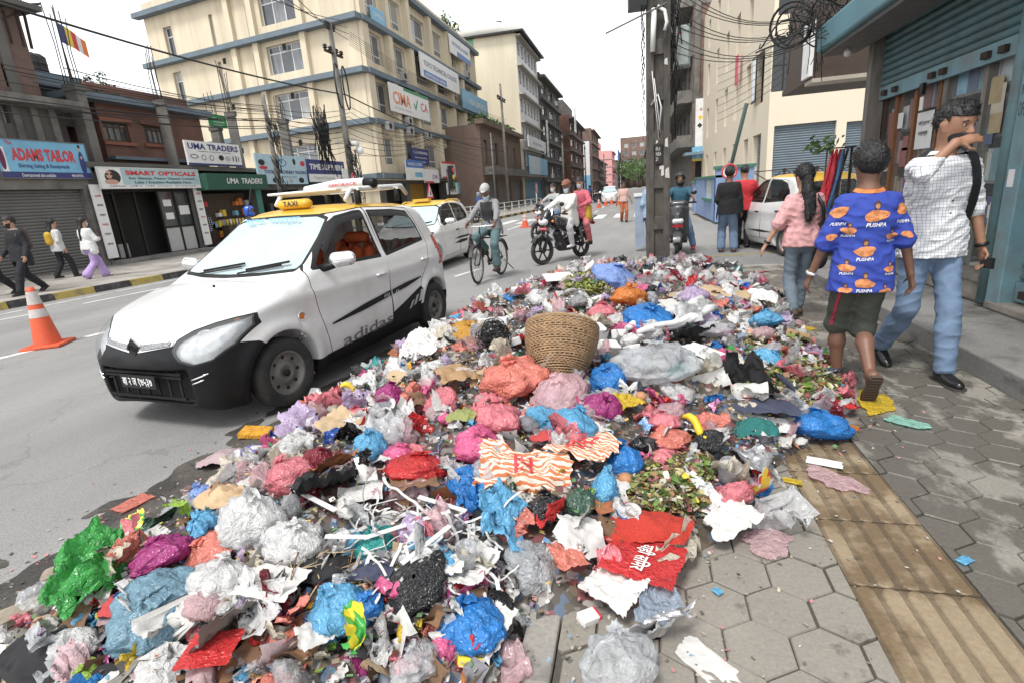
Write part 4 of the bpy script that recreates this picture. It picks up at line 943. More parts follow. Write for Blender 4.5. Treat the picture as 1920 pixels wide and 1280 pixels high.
# right side of the street
m_teal=M('weathered_teal_paint',(.10,.185,.205),.55,0,.2,5,.1,30,dirt=.75,dirtcol=(.10,.10,.09),dscale=3.5)
m_tealw=M('worn_blue_paint',(.16,.285,.325),.55,0,.15,6,.1,40,dirt=.7,dirtcol=(.17,.16,.14),dscale=4)
m_gwood=M('grey_weathered_wood',(.19,.175,.155),.85,0,.4,12,.3,dirt=.5,stretch=(1,1,.15))
m_bwood=M('varnished_brown_wood',(.20,.085,.035),.5,0,.3,10,stretch=(1,1,.2))
m_crumb=M('crumbling_plaster',(.26,.235,.20),.95,0,.3,7,.8,14,dirt=.7,dirtcol=(.09,.08,.07),dscale=3)
m_clearg=M('dusty_shop_glass',(.8,.84,.84),.05,0,0,clear=.95)
BS=empty('bookshop',(0,0,0),0,'old bookshop front with half lowered teal shutter and book display','shop')
FB=Face((3.05,8.62),(0,-1))
zbar=2.27;L1=2.95
FB.box('corner_post',m_gwood,BS,-.02,.12,.155,3.2,-.12,.06)
root=empty('roller_shutter',(0,0,0),parent=BS)
n=11;zt_=3.35;p_=(zt_-zbar-.16)/n
prof=[(0,0),(.018,p_*.1),(.04,p_*.35),(.04,p_*.65),(.018,p_*.9),(0,p_*.98)]
for i in range(n):
 mb=MB();mb.smooth=True;V=[FB.P(a,zbar+.16+i*p_+q[1],-.1+q[0])for q in prof for a in(.12,L1+.02)];mb.add(V,[[2*k,2*k+1,2*k+3,2*k+2]for k in range(len(prof)-1)]);mb.obj('slat',m_teal,root)
bar=FB.box('bottom_bar',m_tealw,root,.12,L1+.02,zbar,zbar+.155,-.11,-.06)
for a in(.32,.62,1.5,1.72,2.45,2.7):
 FB.box('hasp',m_rust,root,a-.05,a+.05,zbar+.04,zbar+.10,-.058,-.02)
mb=MB();FB.slab(mb,1.3,1.38,zbar-.10,zbar+.02,-.055,-.02);mb.obj('padlock',m_blackalu,root)
FB.box('label_tag',m_wt,root,1.29,1.37,zbar-.26,zbar-.12,-.05,-.045)
FB.box('shutter_hood',m_teal,BS,-.02,4.9,3.36,3.75,-.3,.12)
mb=MB();FB.slab(mb,-.35,6.5,3.0,3.32,.1,.62);o=mb.obj('canopy',M('canopy_blue',(.13,.27,.32),.6,0,.15,3,dirt=.4,dirtcol=(.08,.09,.09)),BS);bevel(o,.03)
FB.box('soffit',M('grey_soffit',(.13,.13,.125),.8,0,.2),BS,-.3,6.5,2.95,2.998,.12,.55)
FB.box('upper_floor',M('upper_grey_blue',(.16,.24,.28),.8,0,.2,2,dirt=.4),BS,-.3,7.5,3.76,7.5,-4,.55)
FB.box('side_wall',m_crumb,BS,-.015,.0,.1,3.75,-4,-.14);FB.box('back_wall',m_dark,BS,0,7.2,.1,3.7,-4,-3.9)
o=FB.box('plinth',m_crumb,BS,.12,L1+.1,.157,.36,-.4,.0);bevel(o,.03)
FB.box('sill',m_gwood,BS,.12,L1+.05,.361,.42,-.2,.03)
for i,(a,mt,w)in enumerate(((.16,m_darkwood,.07),(.48,m_bwood,.075),(.98,m_bwood,.07),(1.52,m_bwood,.05),(1.62,m_gwood,.09),(2.32,m_gwood,.07),(2.92,m_gwood,.09))):FB.box('window_post',mt,BS,a-w/2,a+w/2,.42,zbar+.1,-.22,-.13)
for a0,a1,zs,mt in((.2,1.5,(.95,1.43,1.83),m_darkwood),(1.66,2.9,(.76,1.21,1.63,2.06),m_gwood)):
 for z in zs:FB.box('shelf',mt,BS,a0,a1,z,z+.03,-.5,-.192)
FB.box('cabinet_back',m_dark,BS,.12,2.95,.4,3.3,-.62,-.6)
FB.box('pane',m_clearg,BS,.2,1.5,.44,zbar+.08,-.165,-.16);FB.box('pane',m_clearg,BS,1.68,2.88,.44,zbar+.08,-.165,-.16)
bookm=[M('book_%s'%k,c,.5,0,.2,9)for k,c in{'red':(.27,.12,.11),'navy':(.10,.13,.22),'teal':(.14,.25,.28),'cream':(.48,.44,.35),'white':(.52,.52,.50),'pink':(.42,.24,.28),'mustard':(.36,.29,.17),'pale':(.55,.58,.6),'sky':(.25,.45,.6)}.items()]
rng=random.Random(3)
for a0,a1,zs in((.22,.94,(.5,.98,1.46,1.86)),(1.02,1.48,(.5,.98,1.46,2.04)),(1.7,2.27,(.79,1.24,1.66,2.09)),(2.36,2.86,(.79,1.24,1.66,2.09))):
 for z in zs:
  a=a0+.01;st=rng.random()
  while a<a1-.06:
   if rng.random()<.55:
    w=rng.uniform(.12,.2);w=min(w,a1-a-.01);FB.box('book',rng.choice(bookm),None,a,a+w,z,z+rng.uniform(.24,.34),-.215,-.195,label='magazine or book facing out on the bookshop display shelf',cat='book',group='books in the bookshop window');a+=w+.015
   else:
    for _ in range(rng.randint(2,4)):
     if a>a1-.04:break
     w=rng.uniform(.02,.04);FB.box('book',rng.choice(bookm),None,a,a+w,z,z+rng.uniform(.2,.3),-.40,-.2,label='thin book standing spine out on the bookshop shelf',cat='book',group='book spines on the bookshop shelves');a+=w+.003
board('paper_notice','white handwritten notice taped inside the bookshop window',FB,(1.05,1.42,1.6,2.0),m_wt,[('यहाँ पुस्तक',.5,.7,.7,.14,m_blk),('पाइन्छ',.5,.4,.6,.14,m_blk)],d0=-.15,d1=-.145,cat='notice')
rng2=random.Random(9)
for i in range(24):a=rng2 .choice([.28,.55,.7,1.1,1.72,1.95,2.4,2.62])+rng2 .uniform(-.03,.05);z=rng2 .uniform(.5,2.0);w=rng2 .uniform(.09,.19);FB.box('poster',rng2 .choice(bookm+[m_wt,m_wt]),BS,a,a+w,z,z+w*rng2 .uniform(1.1,1.5),-.152,-.148-.0004*i)
FB.box('pilaster',m_tealw,BS,2.99,3.06,.2,3.35,-.1,.02);mb=MB();mb.smooth=True
c0=FB.P(3.1,.2,.02);mb.cyl(tuple(c0),tuple(c0+Z3*3.1),.055,14);mb.obj('downpipe',m_teal,BS)
o=FB.box('pilaster_board',m_tealw,BS,3.16,3.34,.2,3.35,-.12,.045);bevel(o,.01)
text_on('lettering','९४५\n७०२\nOPEN',FB.P(3.25,1.95,.045),FB.u,Z3,.12,.4,M('pencil_grey',(.05,.06,.07),.8),BS,.002,0)
FB.box('old_flyer',m_wt,BS,3.2,3.28,1.2,1.34,.046,.048)
for i in range(5):FB.box('flyer',bookm[(i*3)%9],BS,2.96+i*.03,3.06,.5+i*.32,.75+i*.32,.025,.03)if i%2 else None
root=empty('roller_shutter',(0,0,0),parent=BS);n=30;z0_,z1_=.42,3.35;p_=(z1_-z0_)/n
prof=[(0,0),(.016,p_*.08),(.042,p_*.3),(.046,p_*.5),(.036,p_*.72),(.01,p_*.92),(0,p_*.99)]
for i in range(n):
 mb=MB();mb.smooth=True;V=[FB.P(a,z0_+i*p_+q[1],-.12+q[0])for q in prof for a in(3.35,6.9)];mb.add(V,[[2*k,2*k+1,2*k+3,2*k+2]for k in range(len(prof)-1)]);mb.obj('slat',m_teal,root)
FB.box('bottom_bar',m_tealw,root,3.35,6.9,.26,.42,-.12,-.06);FB.box('hasp',m_rust,root,3.46,3.58,.3,.36,-.058,-.02)
o=FB.box('shutter_sill',m_crumb,BS,3.15,7,.157,.24,-.3,.05);bevel(o,.02)
mb=MB();mb.sphere(FB.P(.1,2.9,.35),.05,10);mb.cyl(tuple(FB.P(.1,2.9,.35)),tuple(FB.P(.1,3.0,.35)),.02,8);o=mb.obj('ceiling_lamp',m_wt,BS)
NBk=empty('timber_balcony',(0,0,0),0,'dark projecting timber balcony beyond the bookshop corner','balcony')
FN_=Face((2.65,13.6),(1,0));r=FN_.rect(1528,62,1625,137)
FN_.box('floor',m_darkwood,NBk,r[0],r[1]+1,r[2],r[2]+.12,-2.5,.02);FN_.box('front',m_darkwood,NBk,r[0]+.05,r[1]+1,r[2]+.121,r[3]+1.5,-2.4,-.2);FN_.box('edge_board',m_wt,NBk,r[0]-.08,r[0]+.0,r[2]+.05,r[3]+.25,-.5,.04);FN_.box('soffit_board',M('pale_board',(.4,.36,.3),.8),NBk,r[0],r[1]+1,r[2]-.08,r[2]-.002,-.5,.05)
CB=empty('corner_building',(0,0,0),0,'cream corner building with black windows and slate blue shutters','building')
YF=24.0;FF=Face((4.75,YF),(1,0));c0=FF.pick(1437,300)[0]
h1=FF.rect(1451,72,1532,164);h1=(h1[0],h1[1]+.15,h1[2],h1[3]);h1b=FF.rect(1528,150,1640,168);h2=FF.rect(1452,237,1561,322);h3=FF.rect(1588,229,1660,322)
h2=(h2[0],h2[1],.1,h2[3]);h3=(h3[0],h3[1]+1,.1,h3[3]);h4=FF.rect(1425,-60,1560,20);h4=(c0+.15,h1[1]+1.5,7.1,9.2)
wall(FF,CB,c0,14,0,10,m_cream3,[h1,(h1[1]+.001,13,h1[2]-.1,h1[2]+1.9),h2,h3,h4],.25,'front_wall')
m_bglass=M('black_glass',(.008,.009,.011),.08,0,0,spec=.6)
window(FF,CB,h1,4,2,m_blackalu,m_bglass,.15,.05);window(FF,CB,(h1[1]+.001,13,h1[2]-.1,h1[2]+1.9),6,1,m_blackalu,m_bglass,.2,.05);window(FF,CB,h4,4,2,m_blackalu,m_bglass,.15,.05)
shutter(FF,CB,*h2,m_bshut,.15,ns=34);shutter(FF,CB,*h3,m_bshut,.15,ns=34)
xc=FF.P(c0,0)[0]
FSt=Face((xc,60),(0,-1))
aC=36.0
def fst(*p):return FSt.rect(*p)
hs=[];
for px in((1408,128,1428,190),):pass
yb=[25.2,28.0,31.2,34.6,38.5,43]
for k,(zl,zh)in enumerate(((.1,3.1),(4.3,6.3),(7.2,9.2),(10.2,12.0))):
 for i,y in enumerate(yb):
  w=1.7 if i==0 else 1.1
  if k==2 and i==0:continue
  hs.append((60-y-w,60-y,zl,zh))
wall(FSt,CB,12,aC,0,13,m_cream3,hs,.35,'street_wall')
for h in hs:
 if h[2]<1:shutter(FSt,CB,*h,m_bshut,.25,ns=24,piece=False)
 else:window(FSt,CB,h,1,1,m_blackalu,m_bglass,.25,.06)
w=FSt.box('open_casement',m_blackalu,CB,hs[6][0]+.1,hs[6][0]+.9,hs[6][2]+.1,hs[6][3]-.1,.12,.16)
FSt.box('pane',m_glassg,w,hs[6][0]+.18,hs[6][0]+.82,hs[6][2]+.2,hs[6][3]-.2,.161,.165)
body_box(FF,CB,c0+.05,14,0,9.9,30,m_cream3,left=False)
FSt.box('roof',m_cream3,CB,12,aC-.1,12.9,13,-8,-.05);FSt.box('end_wall',m_cream3,CB,12,12.2,0,13,-8,-.02)
FSt.box('door_canopy',M('blue_sheet',(.16,.24,.3),.5),CB,12.3,14.5,3.3,3.5,.05,1.4)
mb=MB();mb.smooth=True;mb.tube([tuple(FSt.P(a,7.3+.25*math.sin(a),.15))for a in np.linspace(28.8,29.4,4)],.2,6);FSt.box('red_cloth',M('red_cloth',(.6,.1,.15),.8),CB,29.2,29.9,5.8,7.1,.2,.24)
BW=empty('boundary_wall',(0,0,0),0,'light blue boundary wall with green coping at the corner','wall')
m_bwall=M('light_blue_wash',(.20,.29,.47),.8,0,.1,3,dirt=.2,dirtcol=(.3,.33,.4));m_cop=M('green_coping',(.05,.17,.12),.7,0,.15)
FW=Face((2.55,19.6),(1,0));FWs=Face((2.55,25.8),(0,-1))
FW.box('front',m_bwall,BW,0,1.2,0,1.72,-.2,0);FW.box('coping',m_cop,BW,-.05,1.25,1.72,1.82,-.25,.05)
wall(FWs,BW,0,6.2,0,1.45,m_bwall,[(3.1,5.2,.75,1.4)],.2,'side');FWs.box('coping',m_cop,BW,-.1,6.2,1.45,1.53,-.25,.06);FWs.box('sill',m_cop,BW,3.0,5.3,.66,.74,-.02,.08)
mb=MB()
for i in range(9):FWs.slab(mb,3.15+i*.24,3.18+i*.24,.75,1.4,-.1,-.07)
for z in(.95,1.15):FWs.slab(mb,3.1,5.2,z,z+.025,-.1,-.075)
mb.obj('window_grille',M('cream_grille',(.5,.5,.45),.6),BW)
FWs.box('gate_post',m_bwall,BW,-1.2,-.3,0,1.3,-.3,.05);FWs.box('gate_coping',m_cop,BW,-1.3,-.2,1.3,1.4,-.35,.1)
IF=empty('iron_fence',(0,0,0),0,'rusty iron fence with crossed bars beside the blue wall','fence');mb=MB();FI_=Face((3.8,20.2),(1,0))
for i in range(4):
 a=i*1.0;FI_.box('panel_post',m_rust,IF,a-.03,a+.03,0,1.6,-.03,.03)
 if i<3:
  b=MB();b.bar(FI_.P(a,.9),FI_.P(a+1,1.55),.025);b.bar(FI_.P(a,1.55),FI_.P(a+1,.9),.025);b.bar(FI_.P(a,1.55),FI_.P(a+1,1.55),.03);b.bar(FI_.P(a,.9),FI_.P(a+1,.9),.03)
  for k in range(6):b.bar(FI_.P(a+.15*k+.1,.05),FI_.P(a+.15*k+.1,.9),.018)
  b.obj('panel',m_rust,IF)
mb=MB();p0=AY(1368,322,19.2);p1=AY(1400,195,18.2);d_=(p1-p0);pb=p0-d_*(p0[2]/d_[2]);mb.tube([tuple(pb),tuple(p1)],.06,10);mb.obj('leaning_pole',M('dull_green_paint',(.05,.08,.065),.6),None,label='leaning dull green steel pole before the cream corner building',cat='pole')
p=AY(1367,322,18.6);NS=empty('road_sign',(p[0],p[1],-.08),0,'round red rimmed no parking sign between the two standing men','road sign')
mb=MB();mb.cyl((0,0,0),(0,0,p[2]+.4),.035,8);mb.obj('post',m_shut,NS);mb=MB();mb.cyl((0,-.05,p[2]+.08),(0,-.065,p[2]+.08),.24,24);mb.obj('disc',m_wt,NS)
mb=MB();mb.torus((0,-.07,p[2]+.08),.215,.025,(0,1,0),28,6);mb.obj('rim',m_red,NS);text_on('lettering','P',(0,-.067,p[2]+.08),(1,0,0),Z3,.13,.22,m_blk,NS,.003,.03)
RBk=empty('brick_block',(0,0,0),0,'tall brown brick block with concrete frame behind the utility pole','building')
FR=Face((3.6,47),(1,0));a0=FR.pick(1298,200)[0];a1=12
wall(FR,RBk,a0,a1,0,26,m_brickb,[],name='front_wall')
for z in(4,7.3,10.6,14,17.4,20.8):FR.box('floor_beam',m_oldconc,RBk,a0,a1,z,z+.45,.002,.08)
for a in(a0+.1,a0+2.2,a0+4.5):FR.box('frame_column',m_oldconc,RBk,a,a+.4,4,25.5,.082,.14)
FRs=Face((FR.P(a0,0)[0],75),(0,-1));hs=[(2+i*4.4,4.6+i*4.4,z,z+1.9)for i in range(6)for z in(5,8.3,11.6,15,18.4)]
wall(FRs,RBk,0,28,0,26,m_oldconc,hs,.3,'street_wall')
for h in hs:window(FRs,RBk,h,2,1,m_alu,m_glass,.2,.1)
for z in(4,7.3,10.6,14,17.4,20.8):FRs.box('balcony',m_oldconc,RBk,.5,27.8,z,z+.9,.002,1.1)
body_box(FR,RBk,a0+.05,a1,0,25.9,28,m_brickb,left=False)
r=FR.rect(1304,187,1343,275)
dm=lambda x,y,s_=.09:[(x,y-s_*1.0*.46),(x+s_,y),(x,y+s_*.46),(x-s_,y)]
board('hoarding','tall white hoarding with coloured diamond pictures on the brick block',FR,r,m_wt,[('SCHOOL',.8,.8,.3,.03,m_pinkp)],
      [(dm(.25,.78),M('print_tan',(.45,.3,.22),.5)),(dm(.4,.7),m_kick),(dm(.22,.62,.12),m_yelp),(dm(.45,.56,.13),MATS['print_tan']),(dm(.65,.47,.14),m_org),(dm(.85,.38,.14),m_red),(dm(.2,.46,.12),m_blk),(dm(.42,.36,.13),m_sky),(dm(.85,.56,.13),m_blue),(ell(.92,.93,.06,.03),m_red)],d0=.2,d1=.3)
r=FR.rect(1297,277,1341,300);board('shop_sign','blue and white shop sign with orange edge below the diamond hoarding',FR,r,m_sky,[('A',.25,.5,.15,.5,m_wt,.03)],[(rc(.5,.2,.95,.9),m_navy),(rc(0,0,1,.15),m_yelp),(rc(.55,.2,.95,.35),m_red)],d0=.4,d1=.5)
FR.box('dark_shopfront',m_dark,RBk,a0+.3,a0+4.5,.1,3.0,.003,.02);FR.box('gate_wall',M('tan_wall',(.2,.16,.12),.9),RBk,a0+2.6,a0+6,.1,3.2,.025,.15)
def rblock(lab,pxc,X,y0,y1,z1,nst,wallm,nb=5):
 F=Face((X,y1),(0,-1));R_=empty('street_block',(0,0,0),0,lab,'building');ln=y1-y0;sh_=z1/nst
 H=[(ln*(i+.2)/nb,ln*(i+.8)/nb,k*sh_+(.2 if k==0 else.9),k*sh_+sh_*.8)for i in range(nb)for k in range(nst)]
 wall(F,R_,0,ln,0,z1,wallm,H,.3,'street_wall')
 for h in H:window(F,R_,h,2,1,m_alu,m_glass,.2,.12)
 Ff=Face((X,y0),(1,0));wall(Ff,R_,0,10,0,z1,wallm,[],name='front_wall')
 for k in range(1,nst):F.box('balcony',m_oldconc,R_,.5,ln-.5,k*sh_-.2,k*sh_+.6,.002,1.2)
 F.box('roof',wallm,R_,0,ln,z1-.1,z1,-10,-.05);F.box('dark_interior',m_dark,R_,.2,ln-.2,0,z1-.3,-1,-.9);return F
Fr1=rblock('cluttered grey block with balconies behind the utility pole',1290,3.3,78,100,19,6,m_oldconc)
Fr2=rblock('pale block with blue signs seen past the utility pole',1270,3.1,102,130,16,5,m_wt)
Fr3=rblock('low far block beyond the utility pole',1265,3.1,135,180,12,4,m_brickb)
for i,(y,z,c_)in enumerate(((82,10,m_wt),(80,6,m_sky),(85,13,m_sky),(90,5,m_wt),(79.5,14.5,m_blk))):
 board('projecting_sign',['white projecting sign on the cluttered grey block','small blue projecting sign low on the cluttered grey block','blue projecting sign high on the cluttered grey block','white sign above the doorway of the cluttered grey block','black projecting sign near the top of the cluttered grey block'][i],Face((1.7,y),(1,0)),(0,1.5,z,z+1.8),c_,[('NO',.5,.5,.5,.4,m_blk)]if i==3 else[],d0=0,d1=.15)
# poles, wires, street furniture
m_polec=M('grimy_pole_concrete',(.10,.09,.077),.95,0,.45,9,.6,25,dirt=.8,dirtcol=(.03,.029,.027),dscale=2.5,stretch=(1,1,.35))
m_paper=M('torn_paper',(.55,.53,.5),.8,0,.2,9)
PL=empty('utility_pole',(.31,8.86,0),math.radians(4),'grimy square concrete utility pole standing in the rubbish heap','utility pole')
w,d,H=.345,.26,8.5
mb=MB();tw=lambda z:1-.018*z
def seg(mb,x0,x1,y0,y1,z0,z1):mb.add([(x*tw(z),y*tw(z),z)for z in(z0,z1)for x,y in((x0,y0),(x1,y0),(x1,y1),(x0,y1))],[[3,2,1,0],[4,5,6,7],[0,1,5,4],[1,2,6,5],[2,3,7,6],[3,0,4,7]])
seg(mb,-w/2,-w/2+.1,-d/2,d/2,-.1,H);seg(mb,w/2-.1,w/2,-d/2,d/2,-.1,H);o=mb.obj('shaft',m_polec,PL);bevel(o,.008)
mb=MB();seg(mb,-w/2+.1,w/2-.1,-d/2+.045,d/2-.045,-.1,H);mb.obj('web',m_polec,PL)
z=.12
while z<H-.6:
 mb=MB();seg(mb,-w/2+.1,w/2-.1,-d/2+.004,d/2-.004,z,z+.2);o=mb.obj('rung',m_polec,PL);bevel(o,.006);z+=.62
o=MB();o.box((-.42,-.2,3.85),(-.17,.1,4.3));o.obj('junction_box',m_blackalu,PL)
rng=np.random.default_rng(5)
for i in range(6):
 x=rng.uniform(-.15,.13);z=rng.uniform(.9,3.6);ww,hh=rng.uniform(.03,.07),rng.uniform(.05,.16)
 b=MB();b.add([(x,-d/2*tw(z)-.004,z),(x+ww,-d/2*tw(z)-.006,z+rng.uniform(-.02,.02)),(x+ww*.8,-d/2*tw(z)-.012,z+hh),(x+.005,-d/2*tw(z)-.004,z+hh*.8)],[[0,1,2,3]]);b.obj('poster_scrap',m_paper,PL)
b=MB();b.box((-.06,-.13,1.72),(.05,-.118,2.0));b.obj('painted_number_plate',M('black_stencil',(.03,.03,.028),.9),PL);text_on('lettering','0५२\nNEA\n21',(-.005,-.13,1.86),(1,0,0),Z3,.08,.2,m_paper,PL,.004)
b=MB();b.tube([(-.09,-.16,3.25),(-.07,-.17,3.8)],.038,8);b.tube([(-.02,-.16,3.82),(.07,-.19,3.75),(.1,-.2,3.6),(.07,-.19,3.5)],.025,8);b.obj('white_conduit',m_wt,PL)
b=MB();b.tube([(-.75,-.2,3.55),(.1,-.2,3.84)],.012,6);b.obj('bamboo_stick',m_gwood,PL)
b=MB()
for i in range(2):b.tube([(-.1+.03*i,-.16,3.0-.1*i),(-.05+.03*i,-.18,2.5-.05*i),(.0+.02*i,-.15,2.05+.1*i)],.006,5)
b.tube([(-.11,-.14,2.55),(-.02,-.19,2.68),(.03,-.17,2.5),(.0,-.16,2.2)],.012,5);b.obj('loose_wire',m_wt,PL)
bm_=MB()
for i in range(26):
 x=rng.uniform(.12,.28);y=rng.uniform(-.1,.1);z=rng.uniform(3.2,4.6);bm_.tube([(x,y,z),(x+rng.uniform(-.02,.14),y,z-rng.uniform(.1,.5)),(x+rng.uniform(-.08,.1),y,z-rng.uniform(.5,1.2))],.007,4)
for i in range(10):z=rng.uniform(2.6,4.2);bm_.tube([(-.19,-.05,z),(-.24,-.02,z-.2),(-.19,0,z-.5)],.006,4)
bm_.obj('cable_tangle',m_wire,PL)
MBX=empty('meter_box',(.66,9.0,3.05),math.radians(-8),'grey metal meter box hung beside the utility pole','meter box');b=MB();b.box((-.09,-.1,0),(.11,.1,.55));o=b.obj('case',M('grey_green_metal',(.3,.33,.31),.5,.2,.1,dirt=.2),MBX);bevel(o,.025,3)
b=MB();b.box((-.08,-.108,.03),(.09,-.101,.5));b.obj('door',MATS['grey_green_metal'],MBX);b=MB();b.box((-.05,-.112,.43),(.0,-.109,.46));b.obj('label_plate',m_red,MBX);b=MB();b.bar((-.15,0,.3),(-.09,0,.3),.04);b.obj('bracket',m_rust,MBX)
def pole(lab,px,py,X,top,arms=(),r=.13,ins=True):
 p=AX(px,py,X);h=top;Pp=empty('electric_pole',(X,p[1],.05),0,lab,'utility pole')
 b=MB();b.tube([(0,0,0),(0,0,h)],[r,r*.6],12);b.obj('shaft',m_oldconc if r>.1 else m_shut,Pp)
 for z,l in arms:
  b=MB();b.bar((0,-l,z),(0,l,z),.09);b.obj('crossarm',m_rust,Pp)
  for s_ in(-.9,-.35,.35,.9):
   b=MB();b.lathe([(0,0),(.05,.02),(.11,.06),(.06,.1),(.11,.14),(.06,.2),(0,.22)],10,lambda q,s_=s_,z=z,l=l:(q[0],q[1]+s_*l,q[2]+z+.05));b.obj('insulator',m_blackalu,Pp)
 return Pp,p[1]
P1,yP1=pole('thick electric pole with insulators and black cable bundles before the cream block',655,300,-13.2,9.3,((9.0,.35),(8.0,.75)),.17)
b=MB();rng=np.random.default_rng(11)
for i in range(2):b.torus((.2,(-.35,.3)[i],6.6),.9,.035,(.9,.35,0),26,6)
for i in range(60):
 z=rng.uniform(.9,4.4);s_=rng.uniform(.25,.75);y=rng.uniform(-.4,.4);b.tube([(rng.uniform(.1,.25),y-s_*.4,z),(.25,y-s_*.3,z-s_*.7),(.25,y+s_*.3,z-s_*.75),(rng.uniform(.1,.25),y+s_*.4,z)],.02,4)
b.obj('cable_coil',m_wire,P1)
b=MB();b.sphere((.3,.55,3.9),.2,10);b.cyl((.1,.1,4.2),(.3,.5,4.2),.12,8);b.obj('camera_dome',m_wt,P1)
P2,yP2=pole('slim grey pole wrapped in wires before the tools sign',515,300,-14.5,5.9,(),.12)
P3,yP3=pole('electric pole with one crossarm before the tall pale block',948,300,-10.5,9.8,((8.6,1.2),),.14)
P4,yP4=pole('thin post beside the old brown house',926,330,-11.5,6.2,(),.1)
for i,(px,X,h,lab)in enumerate(((1057,-8.5,7.5,'distant electric pole before the red brick block'),(1098,-8.2,8,'distant electric pole before the brown brick block'),(1133,-7.9,9,'far electric pole before the pink block'))):pole(lab,px,330,X,h,((h-.6,.8),),.14)
b=MB()
for i in range(45):
 z=rng.uniform(2.2,5.4);y=rng.uniform(-.3,.3);s_=rng.uniform(.2,.5);b.tube([(.12,y-s_*.4,z),(.2,y,z-s_),(.12,y+s_*.4,z)],.016,4)
b.obj('cable_coil',m_wire,P2)
mid=AX(600,230,-14.0);HB_=empty('cable_bundle',tuple(mid),0,'thick black bundle of hanging cables between the two far poles','cables');b=MB()
for i in range(60):
 y=rng.uniform(-.5,.5);z=rng.uniform(-.3,.8);b.tube([(rng.uniform(-.2,.2),y,z),(0,y+rng.uniform(-.2,.2),z-rng.uniform(.4,1.2)),(rng.uniform(-.2,.2),y+rng.uniform(-.3,.3),z-rng.uniform(.8,2.2))],.022,4)
b.obj('strand',m_wire,HB_,kind='stuff')
def sag(a,b,s_=.4,n=14):return[tuple(np.array(a)+(np.array(b)-np.array(a))*t+np.array([0,0,-4*s_*t*(1-t)]))for t in np.linspace(0,1,n)]
def cable(a,b,lab,s_=.4,r=.018,group='overhead cables'):
 m=MB();m.tube(sag(a,b,s_),r,5);m.obj('overhead_cable',m_wire,None,label=lab,cat='cable',group=group)
pA=lambda px,py,X:tuple(AX(px,py,X))
cable(pA(-40,-5,-13.2),pA(648,178,-13.2),'long thick black cable crossing above the tailor shop to the electric pole',.2,.03,None)
cable(pA(648,178,-13.2),pA(950,285,-10.5),'thick cable running on from the electric pole past the cream block',.5,.03,None)
for i,(y0,y1,x0)in enumerate(((118,205,0),(126,210,0),(150,215,0),(180,222,0),(188,228,0),(196,225,0),(146,206,70),(132,200,150),(158,212,90),(212,236,0),(170,230,200),(205,240,120))):
 cable(pA(x0-30,y0-4,-14.5),pA(520+i,y1,-14.5),'thin black wire strung along the shop fronts to the slim wrapped pole',.12+.03*(i%4),.010+.004*(i%2),'wires along the shop fronts')
for i in range(12):cable(pA(515,205+i*6,-14.5),pA(655,205+i*7,-13.2),'thin black wire between the slim wrapped pole and the thick pole',.15+.1*(i%3),.012,'wires between the far poles')
for i in range(10):cable(pA(655,200+i*10,-13.2),pA(795+i*2,245+i*3,-12.5),'thin black wire running from the thick pole along the cream block',.3+.12*(i%3),.012,'wires along the cream block')
for i in range(6):cable(pA(795,248+i*4,-12.5),pA(946,255+i*14,-10.5),'thin black wire running on to the crossarm pole',.3,.011,'wires to the crossarm pole')
for i in range(4):cable(pA(652+i,40+i*12,-13.2),pA(380+i*40,-60,-9),'wire rising from the insulators over the street',.2,.012,'wires rising from the insulators')
for i in range(7):cable(pA(655,60+i*4,-13.2),pA(948,225+i*3,-10.5),'upper wire between the insulators and the crossarm pole',.4,.01,'upper wires along the street')
for i in range(9):cable((.45,8.9,3.3+.12*i),tuple(FB.P(.2-.1*i,3.15+.06*i,.6)),'thin wire between the utility pole and the bookshop canopy',.25+.05*(i%3),.006,'wires over the pavement')
for i in range(8):cable(tuple(AY(1345,130+i*14,23.5)),tuple(AY(1540,10+i*12,15)),'thin wire crossing before the cream corner building',.15,.008,'wires before the corner building')
cable((.1,8.9,4.3),(-3.2,7.5,4.9),'loose wire end looping from the utility pole over the street',.3,.006,None)
c=np.array(FB.P(-.1,3.32,.7));TG=empty('cable_tangle',tuple(c),0,'tangle of black cables and loops at the bookshop canopy corner','cables');b=MB()
for i in range(46):
 p0=rng.normal(0,1,3)*[.2,.24,.08]+[0,0,.1];p1=p0+rng.normal(0,.14,3);p2=p1+rng.normal(0,.15,3)+[0,0,-.1];b.tube(cr([p0,p1,p2,p2+rng.normal(0,.12,3)],4),rng.choice([.005,.007,.011]),4)
b.torus((-.25,.25,.1),.28,.018,(.5,.8,.2),20,6);b.torus((-.2,.3,.08),.25,.014,(.6,.7,.4),20,6)
for i in range(8):x,y=rng.uniform(-.3,.25),rng.uniform(-.35,.3);b.tube([(x,y,0),(x+.02,y,-.3),(x+rng.uniform(-.05,.08),y,-rng.uniform(.4,.8))],.005,4)
b.obj('strand',m_wire,TG,kind='stuff')
m_cone=M('orange_cone',(.62,.09,.03),.55,0,.1,6,dirt=.3,dirtcol=(.2,.09,.06),dscale=4);m_refl=M('reflective_band',(.5,.47,.45),.5,0,.2,12,dirt=.4,dirtcol=(.3,.2,.17),dscale=8)
